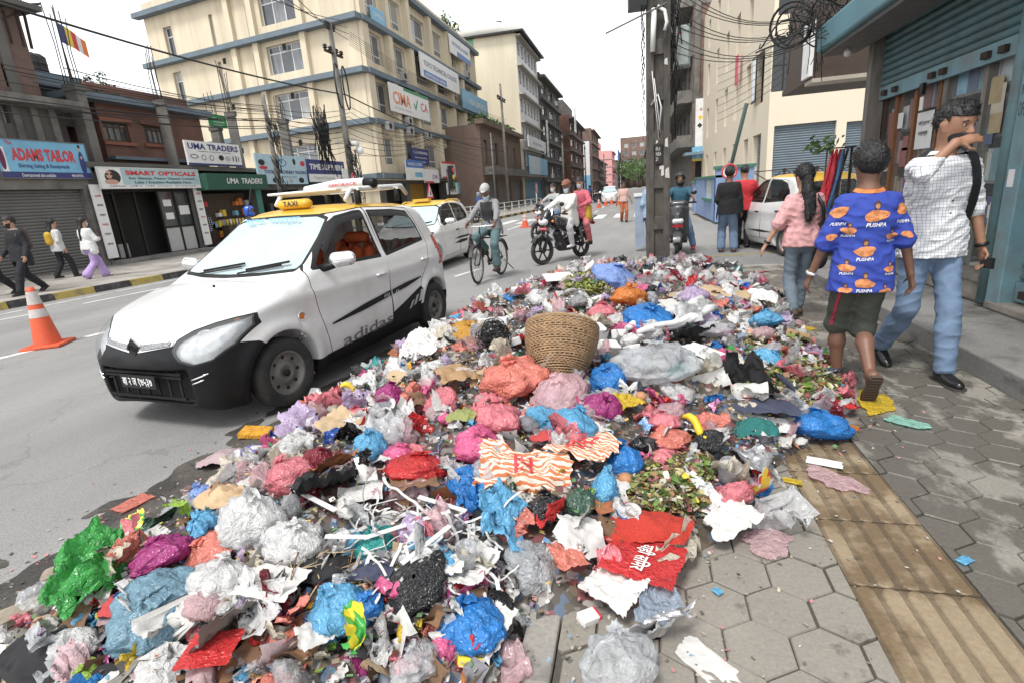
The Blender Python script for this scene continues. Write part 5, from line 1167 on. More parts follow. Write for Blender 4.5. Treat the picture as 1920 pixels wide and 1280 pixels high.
def cone(loc,lab,h=.78,group=None,tilt=(0,0),rz=0.):
 o=empty('traffic_cone',loc,rz,lab,'traffic cone',group);o.rotation_euler=(tilt[0],tilt[1],rz);rr=lambda z:lerp(.165,.045,z)
 b=MB();b.box((-.23,-.23,0),(.23,.23,.04));bb=b.obj('base',m_cone,o);bevel(bb,.012)
 zs=[0.04/h,.50,.64,.72,.93,1.0];ms=[m_cone,m_refl,m_cone,m_refl,m_cone];nm=['body','reflective_band','body','reflective_band','tip']
 for i in range(5):
  b=MB();off=.003 if i in(1,3)else 0
  pr=[(rr(zs[i])+off,zs[i]*h),(rr(zs[i+1])+off,zs[i+1]*h)]
  if i==4:pr+=[(.03,h),(.0,h-.01)]
  b.lathe(pr,20);b.obj(nm[i],ms[i],o)
 return o
p=G(92,648,ZR);cone((p[0],p[1],ZR),'large dirty orange traffic cone with two grey bands before the taxi',.80,None,(-.01,-.02),.5)
p=G(985,427,ZR);cone((p[0],p[1],ZR),'orange traffic cone standing behind the motorcycle riders',.62)
for i,(px,py)in enumerate(((1123,390),(1136,386),(1147,383),(1160,385),(1106,393))):p=G(px,py,ZR);cone((p[0],p[1],ZR),'small distant orange traffic cone in the line down the street',.65,'distant traffic cones')
RL=empty('pavement_railing',(0,0,0),0,'low grey metal railing along the far kerb behind the cyclist','railing')
ys=np.linspace(27,46,12)
for i,y in enumerate(ys):
 x=xl(y)-.2;b=MB();b.bar((x,y,ZL),(x,y,ZL+.85),.06);b.obj('post',m_alu,RL)
 if i<len(ys)-1:
  y2=ys[i+1];x2=xl(y2)-.2
  for z in(.3,.55,.82):b=MB();b.bar((x,y,ZL+z),(x2,y2,ZL+z),.045);b.obj('rail',m_alu,RL)
def tri_sign(px,py,X,lab,s_=.45,warn=True):
 p=AX(px,py,X);o=empty('road_sign',(X,p[1],.05),0,lab,'road sign');h=p[2]-.05
 b=MB();b.cyl((-.04,0,0),(-.04,0,h+.1),.04,8);b.obj('post',m_shut,o)
 for k,(q,mt)in enumerate(((s_,m_red),(s_*.68,m_wt))):
  b=MB();b.prism([(-q,-q*.6),(q,-q*.6),(0,q)],0,.02,lambda v,k=k:(.0+v[2]+k*.012,v[0],v[1]+h));b.obj('plate' if k==0 else 'face',mt,o)
 if warn:b=MB();b.prism([(-.1,-.12),(.12,-.14),(.02,.2)],0,.01,lambda v:(.036+v[2],v[0],v[1]+h));b.obj('symbol',m_blk,o)
tri_sign(663,345,-12.8,'red triangular warning sign above the taxi roof rack',.5);tri_sign(806,362,-12.0,'smaller red triangular sign beside the blue panel',.55)
p=AX(1006,355,-9.0);o=empty('road_sign',(-9,p[1],.05),0,'round red rimmed traffic sign on the far pavement','road sign');b=MB();b.cyl((-.04,0,0),(-.04,0,p[2]),.05,8);b.obj('post',m_alu,o);b=MB();b.cyl((0,0,p[2]),(.03,0,p[2]),.5,20);b.obj('disc',m_red,o);b=MB();b.cyl((.03,0,p[2]),(.04,0,p[2]),.36,20);b.obj('face',m_wt,o);b=MB();b.bar((.045,-.05,p[2]-.25),(.045,.05,p[2]+.25),.1,.02);b.obj('symbol',m_blk,o)
p=AX(843,335,-11.5);o=empty('traffic_light',(-11.5,p[1],.05),0,'black traffic light head beyond the white taxi','traffic light');b=MB();b.cyl((-.1,0,0),(-.1,0,p[2]+.5),.06,8);b.obj('post',m_blackalu,o);b=MB();b.box((0,-.22,p[2]-.7),(.25,.22,p[2]+.7));b.obj('housing',m_blackalu,o)
for k in range(3):b=MB();b.cyl((.25,0,p[2]-.42+.42*k),(.3,0,p[2]-.42+.42*k),.15,12);b.obj('lamp',[m_grn,m_yelp,m_red][k],o)
p=AX(105,42,-20.5);o=empty('flag',(-20.5,p[1],p[2]-4.5),0,'small five coloured flag flying above the tank platform','flag');b=MB();b.cyl((0,0,0),(0,0,4.6),.025,6);b.obj('pole',m_rust,o)
for k,mt in enumerate((m_navy,m_yelp,m_red,m_wt,m_org)):b=MB();y=.02+k*.2;b.add([(.05*math.sin(k),y,4.5-.08*k),(.05*math.sin(k+1),y+.2,4.42-.08*k),(.05*math.sin(k+1),y+.2,3.75-.06*k),(.05*math.sin(k),y,3.85-.06*k)],[[0,1,2,3]]);b.obj('stripe',mt,o)
p=G(1196,478,ZR);o=empty('police_barrier_board',(p[0]+.02,12.9,ZR),0,'tall blue and white panel standing behind the utility pole','panel');b=MB();b.box((-.08,0,.1),(.14,.2,1.25));b.obj('panel',M('faded_blue_panel',(.30,.36,.46),.6,0,.3,4,dirt=.5,dirtcol=(.4,.42,.45)),o);b=MB();b.box((-.1,-.03,1.25),(.16,.23,1.32));b.obj('cap',m_wt,o)
o=empty('hanging_garments',(2.7,9.0,.0),0,'red beaded garments hanging at the shop corner behind the woman','clothes')
m_br=M('beaded_red',(.42,.012,.025),.4,0,.6,40,.6);m_bb=M('beaded_blue',(.05,.14,.3),.5,0,.4,30)
for k in range(9):
 dx=-.06+.022*k;ph_=k*1.7;b=MB();b.tube([(dx+.14+.02*math.sin(ph_),.02*math.cos(ph_),1.72),(dx+.08,.04*math.sin(ph_),1.35),(dx+.02,.03*math.cos(ph_*2),1.0),(dx-.04,0,.7+.05*math.sin(ph_))],[.016,.03,.036,.028],7);b.obj('garment_strand',m_br if k<5 else(m_bb if k<7 else m_tank),o)
b=MB();b.cyl((.35,.1,-.0),(.35,.1,1.75),.02,6);b.bar((-.1,0,1.74),(.4,.1,1.74),.02);b.obj('stand',m_rust,o)
o=empty('potted_plant',(2.75,9.25,0),0,'thin leafy plant behind the hanging red garments','plant');b=MB();b.lathe([(0,0),(.11,0),(.15,.25),(0,.25)],10);b.obj('pot',m_pot,o);b=MB();b.tube([(0,0,.2),(.02,0,1.75)],.012,5);b.obj('stem',m_darkwood,o);leafy('foliage',(-.05,0,1.8),.3,.14,45,m_leaf,5,o,.07)
# cars
m_carw=M('white_car_paint',(.70,.70,.69),.28,0,.04,2.5,coat=.5,dirt=.4,dirtcol=(.40,.37,.33),dscale=2.6)
m_cary=M('taxi_yellow_paint',(.68,.40,.03),.35,0,.05,3,coat=.4,dirt=.15,dirtcol=(.5,.35,.1))
m_bump=M('black_bumper_plastic',(.008,.0085,.010),.45,0,.25,4,spec=.22,dirt=.3,dirtcol=(.03,.028,.025),dscale=3)
m_seam=M('seam_black',(.01,.01,.01),.8,0,0)
m_tyre=M('tyre_rubber',(.028,.027,.026),.85,0,.25,20,.3,60,dirt=.5,dirtcol=(.09,.082,.072),dscale=6)
m_rim=M('steel_rim',(.21,.2,.19),.55,.4,.2,8,dirt=.5,dirtcol=(.07,.06,.05))
m_chrome=M('chrome',(.82,.82,.83),.14,.8,.05)
m_lens=M('headlamp_lens',(.6,.62,.63),.04,0,0,clear=.86)
m_lampin=M('lamp_reflector',(.72,.73,.74),.22,.35,.25,20)
m_screen=M('pale_windscreen',(.55,.68,.71),.04,0,.12,2,spec=.9,clear=.22)  # pale cyan base colour, mostly opaque
m_sideg=M('tinted_side_glass',(.03,.035,.035),.03,0,0,spec=.8,clear=.72)
m_seat=M('orange_seat_cover',(.38,.07,.015),.8,0,.2)
m_intr=M('car_interior',(.045,.042,.04),.8,0,.15)
m_tail=M('tail_lamp_red',(.4,.015,.012),.15,0,.1)
m_amb=M('amber_lamp',(.6,.16,.02),.2,0,.1)
def bil(grid,x0,z0,res,X,Z):
 i=np.clip((X-x0)/res,0,grid.shape[0]-1.001);j=np.clip((Z-z0)/res,0,grid.shape[1]-1.001);a=i.astype(int);b=j.astype(int);u=i-a;v=j-b
 return grid[a,b]*(1-u)*(1-v)+grid[a+1,b]*u*(1-v)+grid[a,b+1]*(1-u)*v+grid[a+1,b+1]*u*v
def tl(S,P):
 q=np.clip((P-S.lo)/S.res,0,np.array(S.D.shape)-1.001);a=q.astype(int);f=q-a;r=0
 for i in(0,1):
  for j in(0,1):
   for k in(0,1):r=r+S.D[a[:,0]+i,a[:,1]+j,a[:,2]+k]*(f[:,0]if i else 1-f[:,0])*(f[:,1]if j else 1-f[:,1])*(f[:,2]if k else 1-f[:,2])
 return r
def nrm(S,P):
 h=S.res*.9;g_=np.stack([tl(S,P+np.eye(3)[k]*h)-tl(S,P-np.eye(3)[k]*h)for k in range(3)],1);return g_/np.maximum(np.linalg.norm(g_,axis=1,keepdims=True),1e-9)
def smax(a,b,k):
 h=np.clip(.5-.5*(b-a)/k,0,1);return b*(1-h)+a*h+k*h*(1-h)
def wheel_mesh(R=.268,w=.15):
 t=MB();prof=[(R*.62,-w/2*.8),(R*.7,-w/2),(R*.9,-w/2*1.02),(R*.97,-w/2*.82),(R,-w/2*.5),(R,w/2*.5),(R*.97,w/2*.82),(R*.9,w/2*1.02),(R*.7,w/2),(R*.62,w/2*.8)]
 t.lathe(prof,36,axis='y');tm=t.mesh('tyre',m_tyre)
 r=MB();r.lathe([(R*.64,w/2*.82),(R*.6,w/2*.86),(R*.56,w/2*.7),(R*.52,w/2*.42),(R*.36,w/2*.36),(R*.3,w/2*.6),(R*.2,w/2*.62),(R*.17,w/2*.5),(0,w/2*.5)],28,axis='y');r.lathe([(0,-w/2*.5),(R*.64,-w/2*.6)],20,axis='y');rm_=r.mesh('rim',m_rim)
 h=MB()
 for k in range(8):
  a=k*math.pi/4;c=(math.cos(a)*R*.45,w/2*.40,math.sin(a)*R*.45);h.cyl(c,(c[0],w/2*.44,c[2]),R*.055,8)
 h.lathe([(R*.1,w/2*.52),(R*.1,w/2*.75),(0,w/2*.78)],12,axis='y');return tm,rm_,h.mesh('rim_hole',m_seam)
_WM=None
def add_wheel(root,x,y,R=.268,steer=0.):
 global _WM
 if _WM is None:_WM=wheel_mesh()
 s_=R/.268;wh=empty('wheel',(x,y,R),0,parent=root);wh.rotation_euler=(0,0,steer+(0 if y>0 else math.pi));wh.scale=(s_,s_*1.05,s_)
 for nm,me in zip(('tyre','rim','hub_detail'),_WM):link(nm,me,wh,kind='stuff' if nm=='hub_detail' else None)
 return wh
SPEC1=dict(wb=2.36,R=.268,top=[(-.41,.26),(-.455,.40),(-.44,.58),(-.40,.82),(-.335,1.06),(-.22,1.30),(-.10,1.405),(.15,1.455),(.6,1.478),(1.0,1.475),(1.30,1.435),(1.46,1.375),(2.06,.99),(2.30,.945),(2.60,.865),(2.80,.775),(2.93,.68),(2.985,.58),(3.01,.46),(3.0,.33),(2.95,.22),(2.85,.175),(-.3,.19)],
 plan=[(-.46,.50),(-.40,.63),(-.25,.69),(0,.715),(.5,.735),(1.2,.742),(1.9,.738),(2.3,.728),(2.6,.695),(2.8,.63),(2.92,.52),(2.99,.33),(3.02,.0)],
 sec=[(.15,.90),(.3,.975),(.5,1.0),(.68,1.0),(.86,.985),(.95,.955),(1.02,.915),(1.2,.84),(1.38,.765),(1.44,.70),(1.50,.6)],
 fwin=[(1.90,.985),(1.76,1.105),(1.50,1.29),(1.34,1.365),(1.08,1.395),(.985,1.395),(.955,.965)],rwin=[(.86,.965),(.885,1.39),(.45,1.375),(.20,1.345),(.10,1.20),(.06,1.035)],
 ws=[(.0,1.385),(.40,1.378),(.495,1.35),(.545,1.22),(.60,1.03),(.585,1.0),(.3,.985),(0,.98)],wsx=1.2,rw=[(0,1.35),(.42,1.335),(.5,1.1),(.46,1.03),(0,1.01)],
 fdoor=[(1.98,.98),(1.79,1.13),(1.52,1.325),(1.35,1.40),(.93,1.43),(.90,.96),(.93,.28),(1.86,.26),(1.94,.6),(2.0,.85)],rdoor=[(.91,.96),(.92,1.43),(.42,1.41),(.16,1.385),(.03,1.15),(-.01,1.0),(.10,.8),(.30,.60),(.42,.36),(.52,.285),(.91,.28)],
 head=[(.33,.605),(.38,.54),(.47,.505),(.58,.525),(.66,.60),(.70,.70),(.695,.77),(.63,.765),(.53,.745),(.42,.71),(.35,.665)],headx=2.4,
 bump=[(2.30,.0),(2.36,.28),(2.42,.44),(2.58,.585),(2.66,.60),(2.86,.63),(3.2,.65),(3.2,.0)],skirt=[(-.6,0),(-.6,.40),(.0,.39),(.6,.36),(1.4,.30),(2.05,.27),(2.05,0)])
SPEC2=dict(SPEC1,top=[(-.50,.26),(-.54,.42),(-.52,.62),(-.47,.88),(-.40,1.08),(-.27,1.30),(-.10,1.43),(.15,1.485),(.6,1.51),(1.0,1.50),(1.28,1.45),(1.46,1.375),(2.10,1.0),(2.38,.94),(2.64,.86),(2.84,.76),(2.96,.66),(3.01,.55),(3.02,.40),(3.0,.28),(2.95,.2),(2.85,.175),(-.35,.19)],
 plan=[(-.56,.42),(-.50,.60),(-.35,.70),(0,.745),(.5,.765),(1.2,.77),(1.9,.76),(2.3,.745),(2.6,.70),(2.8,.63),(2.94,.50),(3.0,.3),(3.04,0)],
 fwin=[(1.88,1.0),(1.74,1.12),(1.50,1.30),(1.30,1.385),(1.02,1.41),(.97,1.41),(.94,.985)],rwin=[(.86,.985),(.885,1.41),(.45,1.39),(.18,1.33),(.0,1.19),(-.06,1.10),(.03,1.03)],
 head=[(.36,.62),(.48,.59),(.60,.62),(.70,.74),(.73,.86),(.66,.84),(.50,.76),(.40,.70)],bump=[(2.55,.0),(2.6,.25),(2.85,.33),(3.3,.34),(3.3,.0)],skirt=[(-.7,0),(-.7,.22),(2.4,.22),(2.4,0)])
_CARM={}
def car(name,spec,key,loc,head,res,label,cat='taxi',white=None,steer=0.,open_f=True,roof_m=None,scale=1.0,group=None):
 """heading: world angle of car's +x axis"""
 white=white or m_carw
 root=empty(name,loc,head,label,cat,group);root.scale=(scale,)*3
 if key not in _CARM:
  S=Sdf((-.62,-.86,.08),(3.12,.86,1.58),res)
  gx,gz=np.arange(-.9,3.4,.012),np.arange(0,1.9,.012);GX,GZ=np.meshgrid(gx,gz,indexing='ij')
  prof=cr(spec['top'][:-1],5)+[spec['top'][-1]]
  SG=sd_poly(np.stack([GX.ravel(),GZ.ravel()],1),np.array(prof)).reshape(GX.shape)
  px,pw=np.array([p[0]for p in spec['plan']]),np.array([p[1]for p in spec['plan']]);cz,cs_=np.array([p[0]for p in spec['sec']]),np.array([p[1]for p in spec['sec']])
  pc=np.array(cr(spec['plan'],6));scv=np.array(cr(spec['sec'],6))
  def body(P):
   x,y,z=P[...,0],P[...,1],P[...,2];y2=y*y
   nose=np.clip((x-1.9)/1.0,0,1);green=np.clip((z-.95)/.3,0,1)
   d2=bil(SG,gx[0],gz[0],.012,x+y2*(.12*nose+.16*green*(x>1.2)-.12*green*(x<.2)),z+y2*(.10+.06*nose))
   w_=np.interp(x,pc[:,0],pc[:,1])*np.interp(z,scv[:,0],scv[:,1])
   w_=w_+.012*np.exp(-((z-.80)/.05)**2)-.010*np.exp(-((z-.62)/.09)**2)*((x>0)&(x<2.2))
   for xa in(0,spec['wb']):w_=w_+.022*np.exp(-((np.hypot(x-xa,z-.27)-.36)/.06)**2)
   d1=(np.abs(y)-w_)*.93
   return smax(d2,d1,.07)
  S.func(body,'set')
  for xa in(0,spec['wb']):
   for sy in(-1,1):S.put(lambda P,xa=xa,sy=sy:np.maximum(np.hypot(P[...,0]-xa,P[...,2]-spec['R'])-.325,.42-sy*P[...,1]),(xa-.34,min(sy*.42,sy*1),-.1),(xa+.34,max(sy*.42,sy*1),.62),.012,sub=True)
  if key=='alto':S.put(lambda P:np.maximum(np.maximum(np.abs(P[...,1])-.43+.12*np.abs(P[...,2]-.36),np.abs(P[...,2]-.35)-.125),2.90-P[...,0]),(2.88,-.45,.2),(3.1,.45,.5),.02,sub=True)
  V,F=S.mesh();F=tri(F);V=V-nrm(S,V)*tl(S,V)[:,None]*.9
  _CARM[key]=(S,V,F)
 S,V,F=_CARM[key]
 cur=(V,F);parts=[]
 def take(fn):
  nonlocal cur
  inn,out=clip_mesh(cur[0],cur[1],fn(cur[0]));cur=out;return inn
 def put2(nm,vf,mat,off=0.):
  for p_ in clip_mesh(vf[0],vf[1],vf[0][:,1]):put(nm,p_,mat,off=off)
 def put(nm,vf,mat,parent=root,off=0.):
  if not len(vf[1]):return None
  N=nrm(S,vf[0]);me=mesh_np(nm,vf[0]+N*off,vf[1],mat,True,N);return link(nm,me,parent)
 XZ=lambda P:P[:,[0,2]];aYZ=lambda P:np.stack([np.abs(P[:,1]),P[:,2]],1)
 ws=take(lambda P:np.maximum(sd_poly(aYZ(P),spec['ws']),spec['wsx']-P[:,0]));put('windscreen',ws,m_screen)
 fr=take(lambda P:np.maximum(sd_poly(aYZ(P),spec['ws'])-.022,spec['wsx']-.05-P[:,0]));put('windscreen_seal',fr,m_seam)
 rw=take(lambda P:np.maximum(sd_poly(aYZ(P),spec['rw']),P[:,0]-.1));put('rear_window',rw,m_sideg)
 for sd in(1,-1):
  side=lambda P,sd=sd:.3-sd*P[:,1]
  f_=take(lambda P:np.maximum(sd_poly(XZ(P),spec['fwin'])+.018,side(P)));r_=take(lambda P:np.maximum(sd_poly(XZ(P),spec['rwin'])+.018,side(P)))
  fs=take(lambda P:np.maximum(np.minimum(sd_poly(XZ(P),spec['fwin']),sd_poly(XZ(P),spec['rwin']))-.012,side(P)));put('window_seal',fs,m_seam)
  fd=take(lambda P:np.maximum(sd_poly(XZ(P),spec['fdoor'])+.004,side(P)));rd=take(lambda P:np.maximum(sd_poly(XZ(P),spec['rdoor'])+.004,side(P)))
  sm=take(lambda P:np.maximum(np.minimum(sd_poly(XZ(P),spec['fdoor']),sd_poly(XZ(P),spec['rdoor']))-.004,side(P)));put('door_seam',sm,m_seam)
  for dv,gl,nm,hx in((fd,f_,'front_door',1.06),(rd,r_,'rear_door',.18)):
   sk_in,sk_out=clip_mesh(dv[0],dv[1],sd_poly(XZ(dv[0]),spec['skirt']));d_o=put(nm,sk_out,white)
   put('lower_panel',sk_in,m_bump,d_o)
   if not(open_f and nm=='front_door' and sd==1):put('window_glass',gl,m_sideg,d_o,-.004)
   h=MB();zz=.80 if nm=='front_door' else.83;yy=np.interp(hx,[p[0]for p in spec['plan']],[p[1]for p in spec['plan']])*.992
   h.tube([(hx-.08,sd*(yy+.004),zz),(hx-.06,sd*(yy+.03),zz+.004),(hx+.05,sd*(yy+.03),zz+.004),(hx+.07,sd*(yy+.004),zz)],.014,8);h.obj('handle',m_chrome if key=='alto' else m_bump,d_o)
   hb_=MB();hb_.sphere((hx,sd*(yy-.005),zz),.05,12,(1.3,.25,.6));hb_.obj('handle_recess',m_chrome if key=='alto' else m_seam,d_o)
 hd=take(lambda P:np.maximum(sd_poly(aYZ(P),spec['head']),spec['headx']-P[:,0]));put2('headlamp',hd,m_lens);put2('headlamp_reflector',hd,m_lampin,-.03)
 for sd in(1,-1):
  mb=MB();mb.torus((2.80,sd*.475,.645),.062,.012,(.75,sd*.45,.35),20,6);mb.sphere((2.765,sd*.465,.64),.04,12);mb.obj('headlamp_bowl',m_chrome,root)
  mb=MB();mb.sphere((2.625,sd*.60,.735),.03,10);mb.obj('indicator_bulb',m_amb,root)
 hs_=take(lambda P:np.maximum(sd_poly(aYZ(P),spec['head'])-.008,spec['headx']-P[:,0]));put2('headlamp_seal',hs_,m_seam)
 bp=[(0,.70),(.30,.69),(.34,.70),(.48,.765),(.60,.84),(.64,.93),(.62,1.0),(0,1.1)]
 tlp=take(lambda P:np.maximum(sd_poly(np.stack([np.abs(P[:,1]),P[:,2]],1),[(.50,.74),(.9,.70),(.9,1.02),(.62,1.06),(.57,.9)]),P[:,0]+.18));put2('tail_lamp',tlp,m_tail)
 rf=take(lambda P:np.maximum(np.maximum(sd_poly(np.stack([P[:,0],np.abs(P[:,1])],1),[(-.26,-.1),(-.26,.47),(.3,.53),(1.0,.535),(1.36,.50),(1.47,.40),(1.52,-.1)])-.0,1.33-P[:,2]),-9));put('roof',rf,roof_m or m_cary)
 bmp=take(lambda P:sd_poly(XZ(P),spec['bump']));bb=put('front_bumper',bmp,m_bump if key=='alto' else white)
 if key=='alto':
  rb=take(lambda P:sd_poly(XZ(P),[(-.6,0),(-.6,.52),(-.36,.52),(-.33,.30),(-.2,0)]));put('rear_bumper',rb,m_bump)
  sk=take(lambda P:np.maximum(sd_poly(XZ(P),spec['skirt']),P[:,2]-.5));put('side_skirt',sk,m_bump)
 put('body_shell',cur,white)
 mb=MB();mb.box((-.2,-.6,.25),(2.1,.6,.32));mb.box((1.85,-.6,.32),(2.1,.6,.92));mb.box((1.62,-.62,.80),(1.95,.62,.95));mb.box((-.3,-.6,.32),(-.12,.6,.78));mb.obj('cabin_floor',m_intr,root)
 for x,y,w_ in((1.0,.33,.44),(1.0,-.33,.44),(.22,0,1.1)):
  st=Sdf((x-.4,y-w_/2-.1,.3),(x+.45,y+w_/2+.1,1.35),.03);a=w_/2-.07
  for t in np.linspace(-a,a,3 if w_<.6 else 6):
   st.cone((x+.3,y+t,.5),(x-.05,y+t,.48),.09,.09,.05);st.cone((x-.08,y+t,.5),(x-.2,y+t,1.0),.075,.06,.05)
  if w_<.6:st.cone((x-.21,y-.09,1.14),(x-.21,y+.09,1.14),.06,.06,.03)
  Vs,Fs=st.mesh();link('seat',mesh_np('seat',Vs,Fs,m_seat if key=='alto' else m_intr,True),root)
 mb=MB();mb.torus((1.52,-.33,.93),.17,.016,(-.9,0,.5),24,6);mb.bar((1.52,-.5,.93),(1.52,-.16,.93),.02);mb.obj('steering_wheel',m_intr,root)
 for x in(0,spec['wb']):
  for y in(1,-1):add_wheel(root,x,y*(.635),spec['R'],steer if x>1 else 0)
 mb=MB();mb.cyl((0,-.6,.27),(0,.6,.27),.04,8);mb.cyl((spec['wb'],-.6,.27),(spec['wb'],.6,.27),.04,8);mb.box((.35,-.55,.17),(2.0,.55,.245));mb.obj('underbody',m_seam,root)
 for sd in(1,-1):
  ms=Sdf((1.6,sd*.9-.25,.85),(1.95,sd*.9+.25,1.2),.012);ms.cone((1.74,sd*.80,1.03),(1.72,sd*.92,1.04),.065,.06,.02,.6,(1,0,0));Vm,Fm=ms.mesh();link('mirror',mesh_np('mirror',Vm,Fm,m_chrome,True),root)
  mb=MB();mb.tube([(1.80,sd*.68,.97),(1.76,sd*.76,.985),(1.73,sd*.82,1.0)],[.035,.03,.022],8);mb.obj('mirror_arm',m_bump,root)
 for y0,y1 in((-.38,.08),(.1,.52)):
  mb=MB();sx=lambda y,t:2.03-.12*y*y-.07*t;mb.tube([(2.10-.1*y0*y0,y0,.99),(2.02-.1*y1*y1,y1*.9,1.035)],.008,6);mb.bar((2.06-.1*y0*y0,y0+.06,1.012),(1.99-.12*y1*y1,y1,1.055),.02,.018);mb.obj('wiper',m_seam,root)
 return root,S
def surf_drop(S,P,axis,sign,it=24):
 """push points onto the car surface along an axis by marching the field inward"""
 P=P.copy()
 for _ in range(it):d=tl(S,P);P[:,axis]-=sign*d*.9
 return P
def decal(S,root,nm,verts2,F,mat,axis_map,off=.003):
 P=np.array([axis_map(*v[:2])for v in verts2],float);P=surf_drop(S,P,1,1);P=P+nrm(S,P)*off;return link(nm,mesh_np(nm,P,F,mat),root)
def decal_poly(S,root,nm,poly,mat,n=40,off=.003,sgn=1):
 poly=np.array(poly,float);bm=bmesh.new();vs=[bm.verts.new((p[0],p[1],0))for p in poly];bm.faces.new(vs);bmesh.ops.triangulate(bm,faces=bm.faces[:]);bmesh.ops.subdivide_edges(bm,edges=bm.edges[:],cuts=3,use_grid_fill=True);bmesh.ops.triangulate(bm,faces=bm.faces[:])
 V2=np.array([v.co[:2]for v in bm.verts]);bm.verts.index_update();F=np.array([[v.index for v in f.verts]for f in bm.faces]);bm.free()
 P=np.stack([V2[:,0],np.full(len(V2),.86*sgn),V2[:,1]],1);P=surf_drop(S,P,1,sgn);P=P+nrm(S,P)*off
 if sgn>0:F=F[:,::-1]
 return link(nm,mesh_np(nm,P,F,mat),root)
def text_decal(S,root,s_,cx,cz,w,h,mat,slope=0.,bold=.01,shear=0.,off=.004,flip=-1):
 V,F=text_geo(s_,bold,shear);ex=V.max(0)-V.min(0)
 X=cx+flip*V[:,0]/ex[0]*w;Zc=cz+V[:,1]/ex[1]*h+slope*(X-cx);P=np.stack([X,np.full(len(X),.86),Zc],1);P=surf_drop(S,P,1,1);P=P+nrm(S,P)*off
 return link('lettering',mesh_np('lettering',P,F,mat),root)
fw,rwp=G(548,762,ZR),G(824,613,ZR);dvec=fw[:2]-rwp[:2];hd1=math.atan2(dvec[1],dvec[0]);sc1=1.055
ctr_r=rwp[:2]-sc1*.70*np.array([-math.sin(hd1),math.cos(hd1)]);ctr_f=fw[:2]-sc1*.70*np.array([-math.sin(hd1),math.cos(hd1)]);mid_=(ctr_r+ctr_f)/2;org=mid_-np.array([math.cos(hd1),math.sin(hd1)])*sc1*1.18
T1,S1=car('taxi',SPEC1,'alto',(org[0],org[1],ZR),hd1,.016,'dusty white taxi with yellow roof and black bumper beside the rubbish heap',steer=math.radians(-4),scale=sc1)
for x0,x1,z0,z1 in((1.84,.93,.515,.60),(.90,.30,.60,.655)):
 n=10;xs=np.linspace(x0,x1,n);t=np.linspace(0,1,n);zc=lerp(z0,z1,t)
 th=(.026 if x0>1 else.024)*np.minimum(1,.25+1.5*(t if x0>1 else 1-t));poly=[(x,z+h)for x,z,h in zip(xs,zc,th)]+[(x,z-h)for x,z,h in zip(xs[::-1],zc[::-1],th[::-1])]
 decal_poly(S1,T1,'door_moulding',poly,m_bump,off=.012)
for k in range(5):x=1.06-.035*k-(.10 if k>2 else 0);decal_poly(S1,T1,'stripe',[(x,.575),(x-.012,.575),(x-.03,.605),(x-.018,.605)],m_carw,off=.015)
text_decal(S1,T1,'adidas',1.33,.345,.78,.10,M('faint_grey_print',(.16,.16,.165),.5),-.035,.012)
decal_poly(S1,T1,'skirt_panel',[(.93,.30),(.93,.395),(.33,.56),(.30,.52),(.40,.34),(.5,.29)],m_bump,off=.002)
for k in range(3):x=.62-.10*k;z=.36+.02*k;decal_poly(S1,T1,'stripe',[(x,z),(x-.055,z+.01),(x-.125,z+.085+.02*k),(x-.07,z+.075+.02*k)],m_kick,off=.005)
def front_x(y,z):
 P=np.array([[3.1,y,z]]);
 for _ in range(30):P[:,0]-=tl(S1,P)*.9
 return P[0,0]
mb=MB();V=[];n=16
for sd in(1,-1):
 mb=MB();row=[]
 ys=np.linspace(.045,.33,n);t=np.linspace(0,1,n)
 for fa,nm,mt,offx in((1,'grille',m_chrome,.008),(.62,'grille_mesh',M('grille_mesh',(.3,.3,.31),.4,.4,.9,120),.014)):
  mb=MB();cz=.625+.03*t;hh=(.032-.012*t)*fa;yy=ys if fa==1 else ys[1:-1];idx=range(n)if fa==1 else range(1,n-1)
  V=[]
  for y,i in zip(yy,idx):
   for q in(-1,1):z=cz[i]+q*hh[i];V.append((front_x(sd*y,z)+offx,sd*y,z))
  m_=len(yy);mb.add(V,[[2*i,2*i+2,2*i+3,2*i+1]for i in range(m_-1)]);mb.obj(nm,mt,T1)
em=[(-.055,.0),(-.02,.04),(.0,.062),(.055,.01),(.03,-.005),(.0,.025),(-.012,.014),(.035,-.028)];em+=[(-x,-y)for x,y in em]
ex_=front_x(0,.63);mb=MB();mb.prism([(x*1.0,y*1.0)for x,y in em],0,.012,lambda v:(ex_+.012+v[2],v[0],.625+v[1]));mb.obj('emblem',m_chrome if False else m_seam,T1)
mb=MB();mb.prism([(x*1.18,y*1.18)for x,y in em],0,.01,lambda v:(ex_+.008+v[2],v[0],.625+v[1]));mb.obj('emblem_rim',m_chrome,T1)
px_=front_x(.0,.24)+.0;mb=MB();mb.box((3.0,-.17,.345),(3.012,.17,.435));pl_=mb.obj('number_plate',m_seam,T1);text_on('lettering','बा २ ज १७५३७',(3.014,-.0,.39),(0,1,0),Z3,.29,.062,m_wt,T1,.003,.014)
for z in(.27,.42,.445):mb=MB();mb.bar((2.965,-.38,z),(2.965,.38,z),.02,.018);mb.obj('intake_bar',m_bump,T1)
for k in range(7):mb=MB();y=-.33+.11*k;mb.bar((2.95,y,.25),(2.95,y,.46),.012);mb.obj('intake_bar',m_seam,T1)
for sd in(1,-1):
 for q in(0,.028):
  V=[];ys=np.linspace(.42,.69,10)
  for i,y in enumerate(ys):
   z=.40+.11*((y-.42)/.27)**1.3-q;P=np.array([[3.1,sd*y,z]])
   for _ in range(40):P[:,0]-=np.maximum(tl(S1,P),-.01)*.9
   V.append(P[0]+nrm(S1,P)[0]*.004)
  mb=MB();mb.tube([tuple(v)for v in V],.0055,6);mb.obj('bumper_trim',m_chrome,T1)
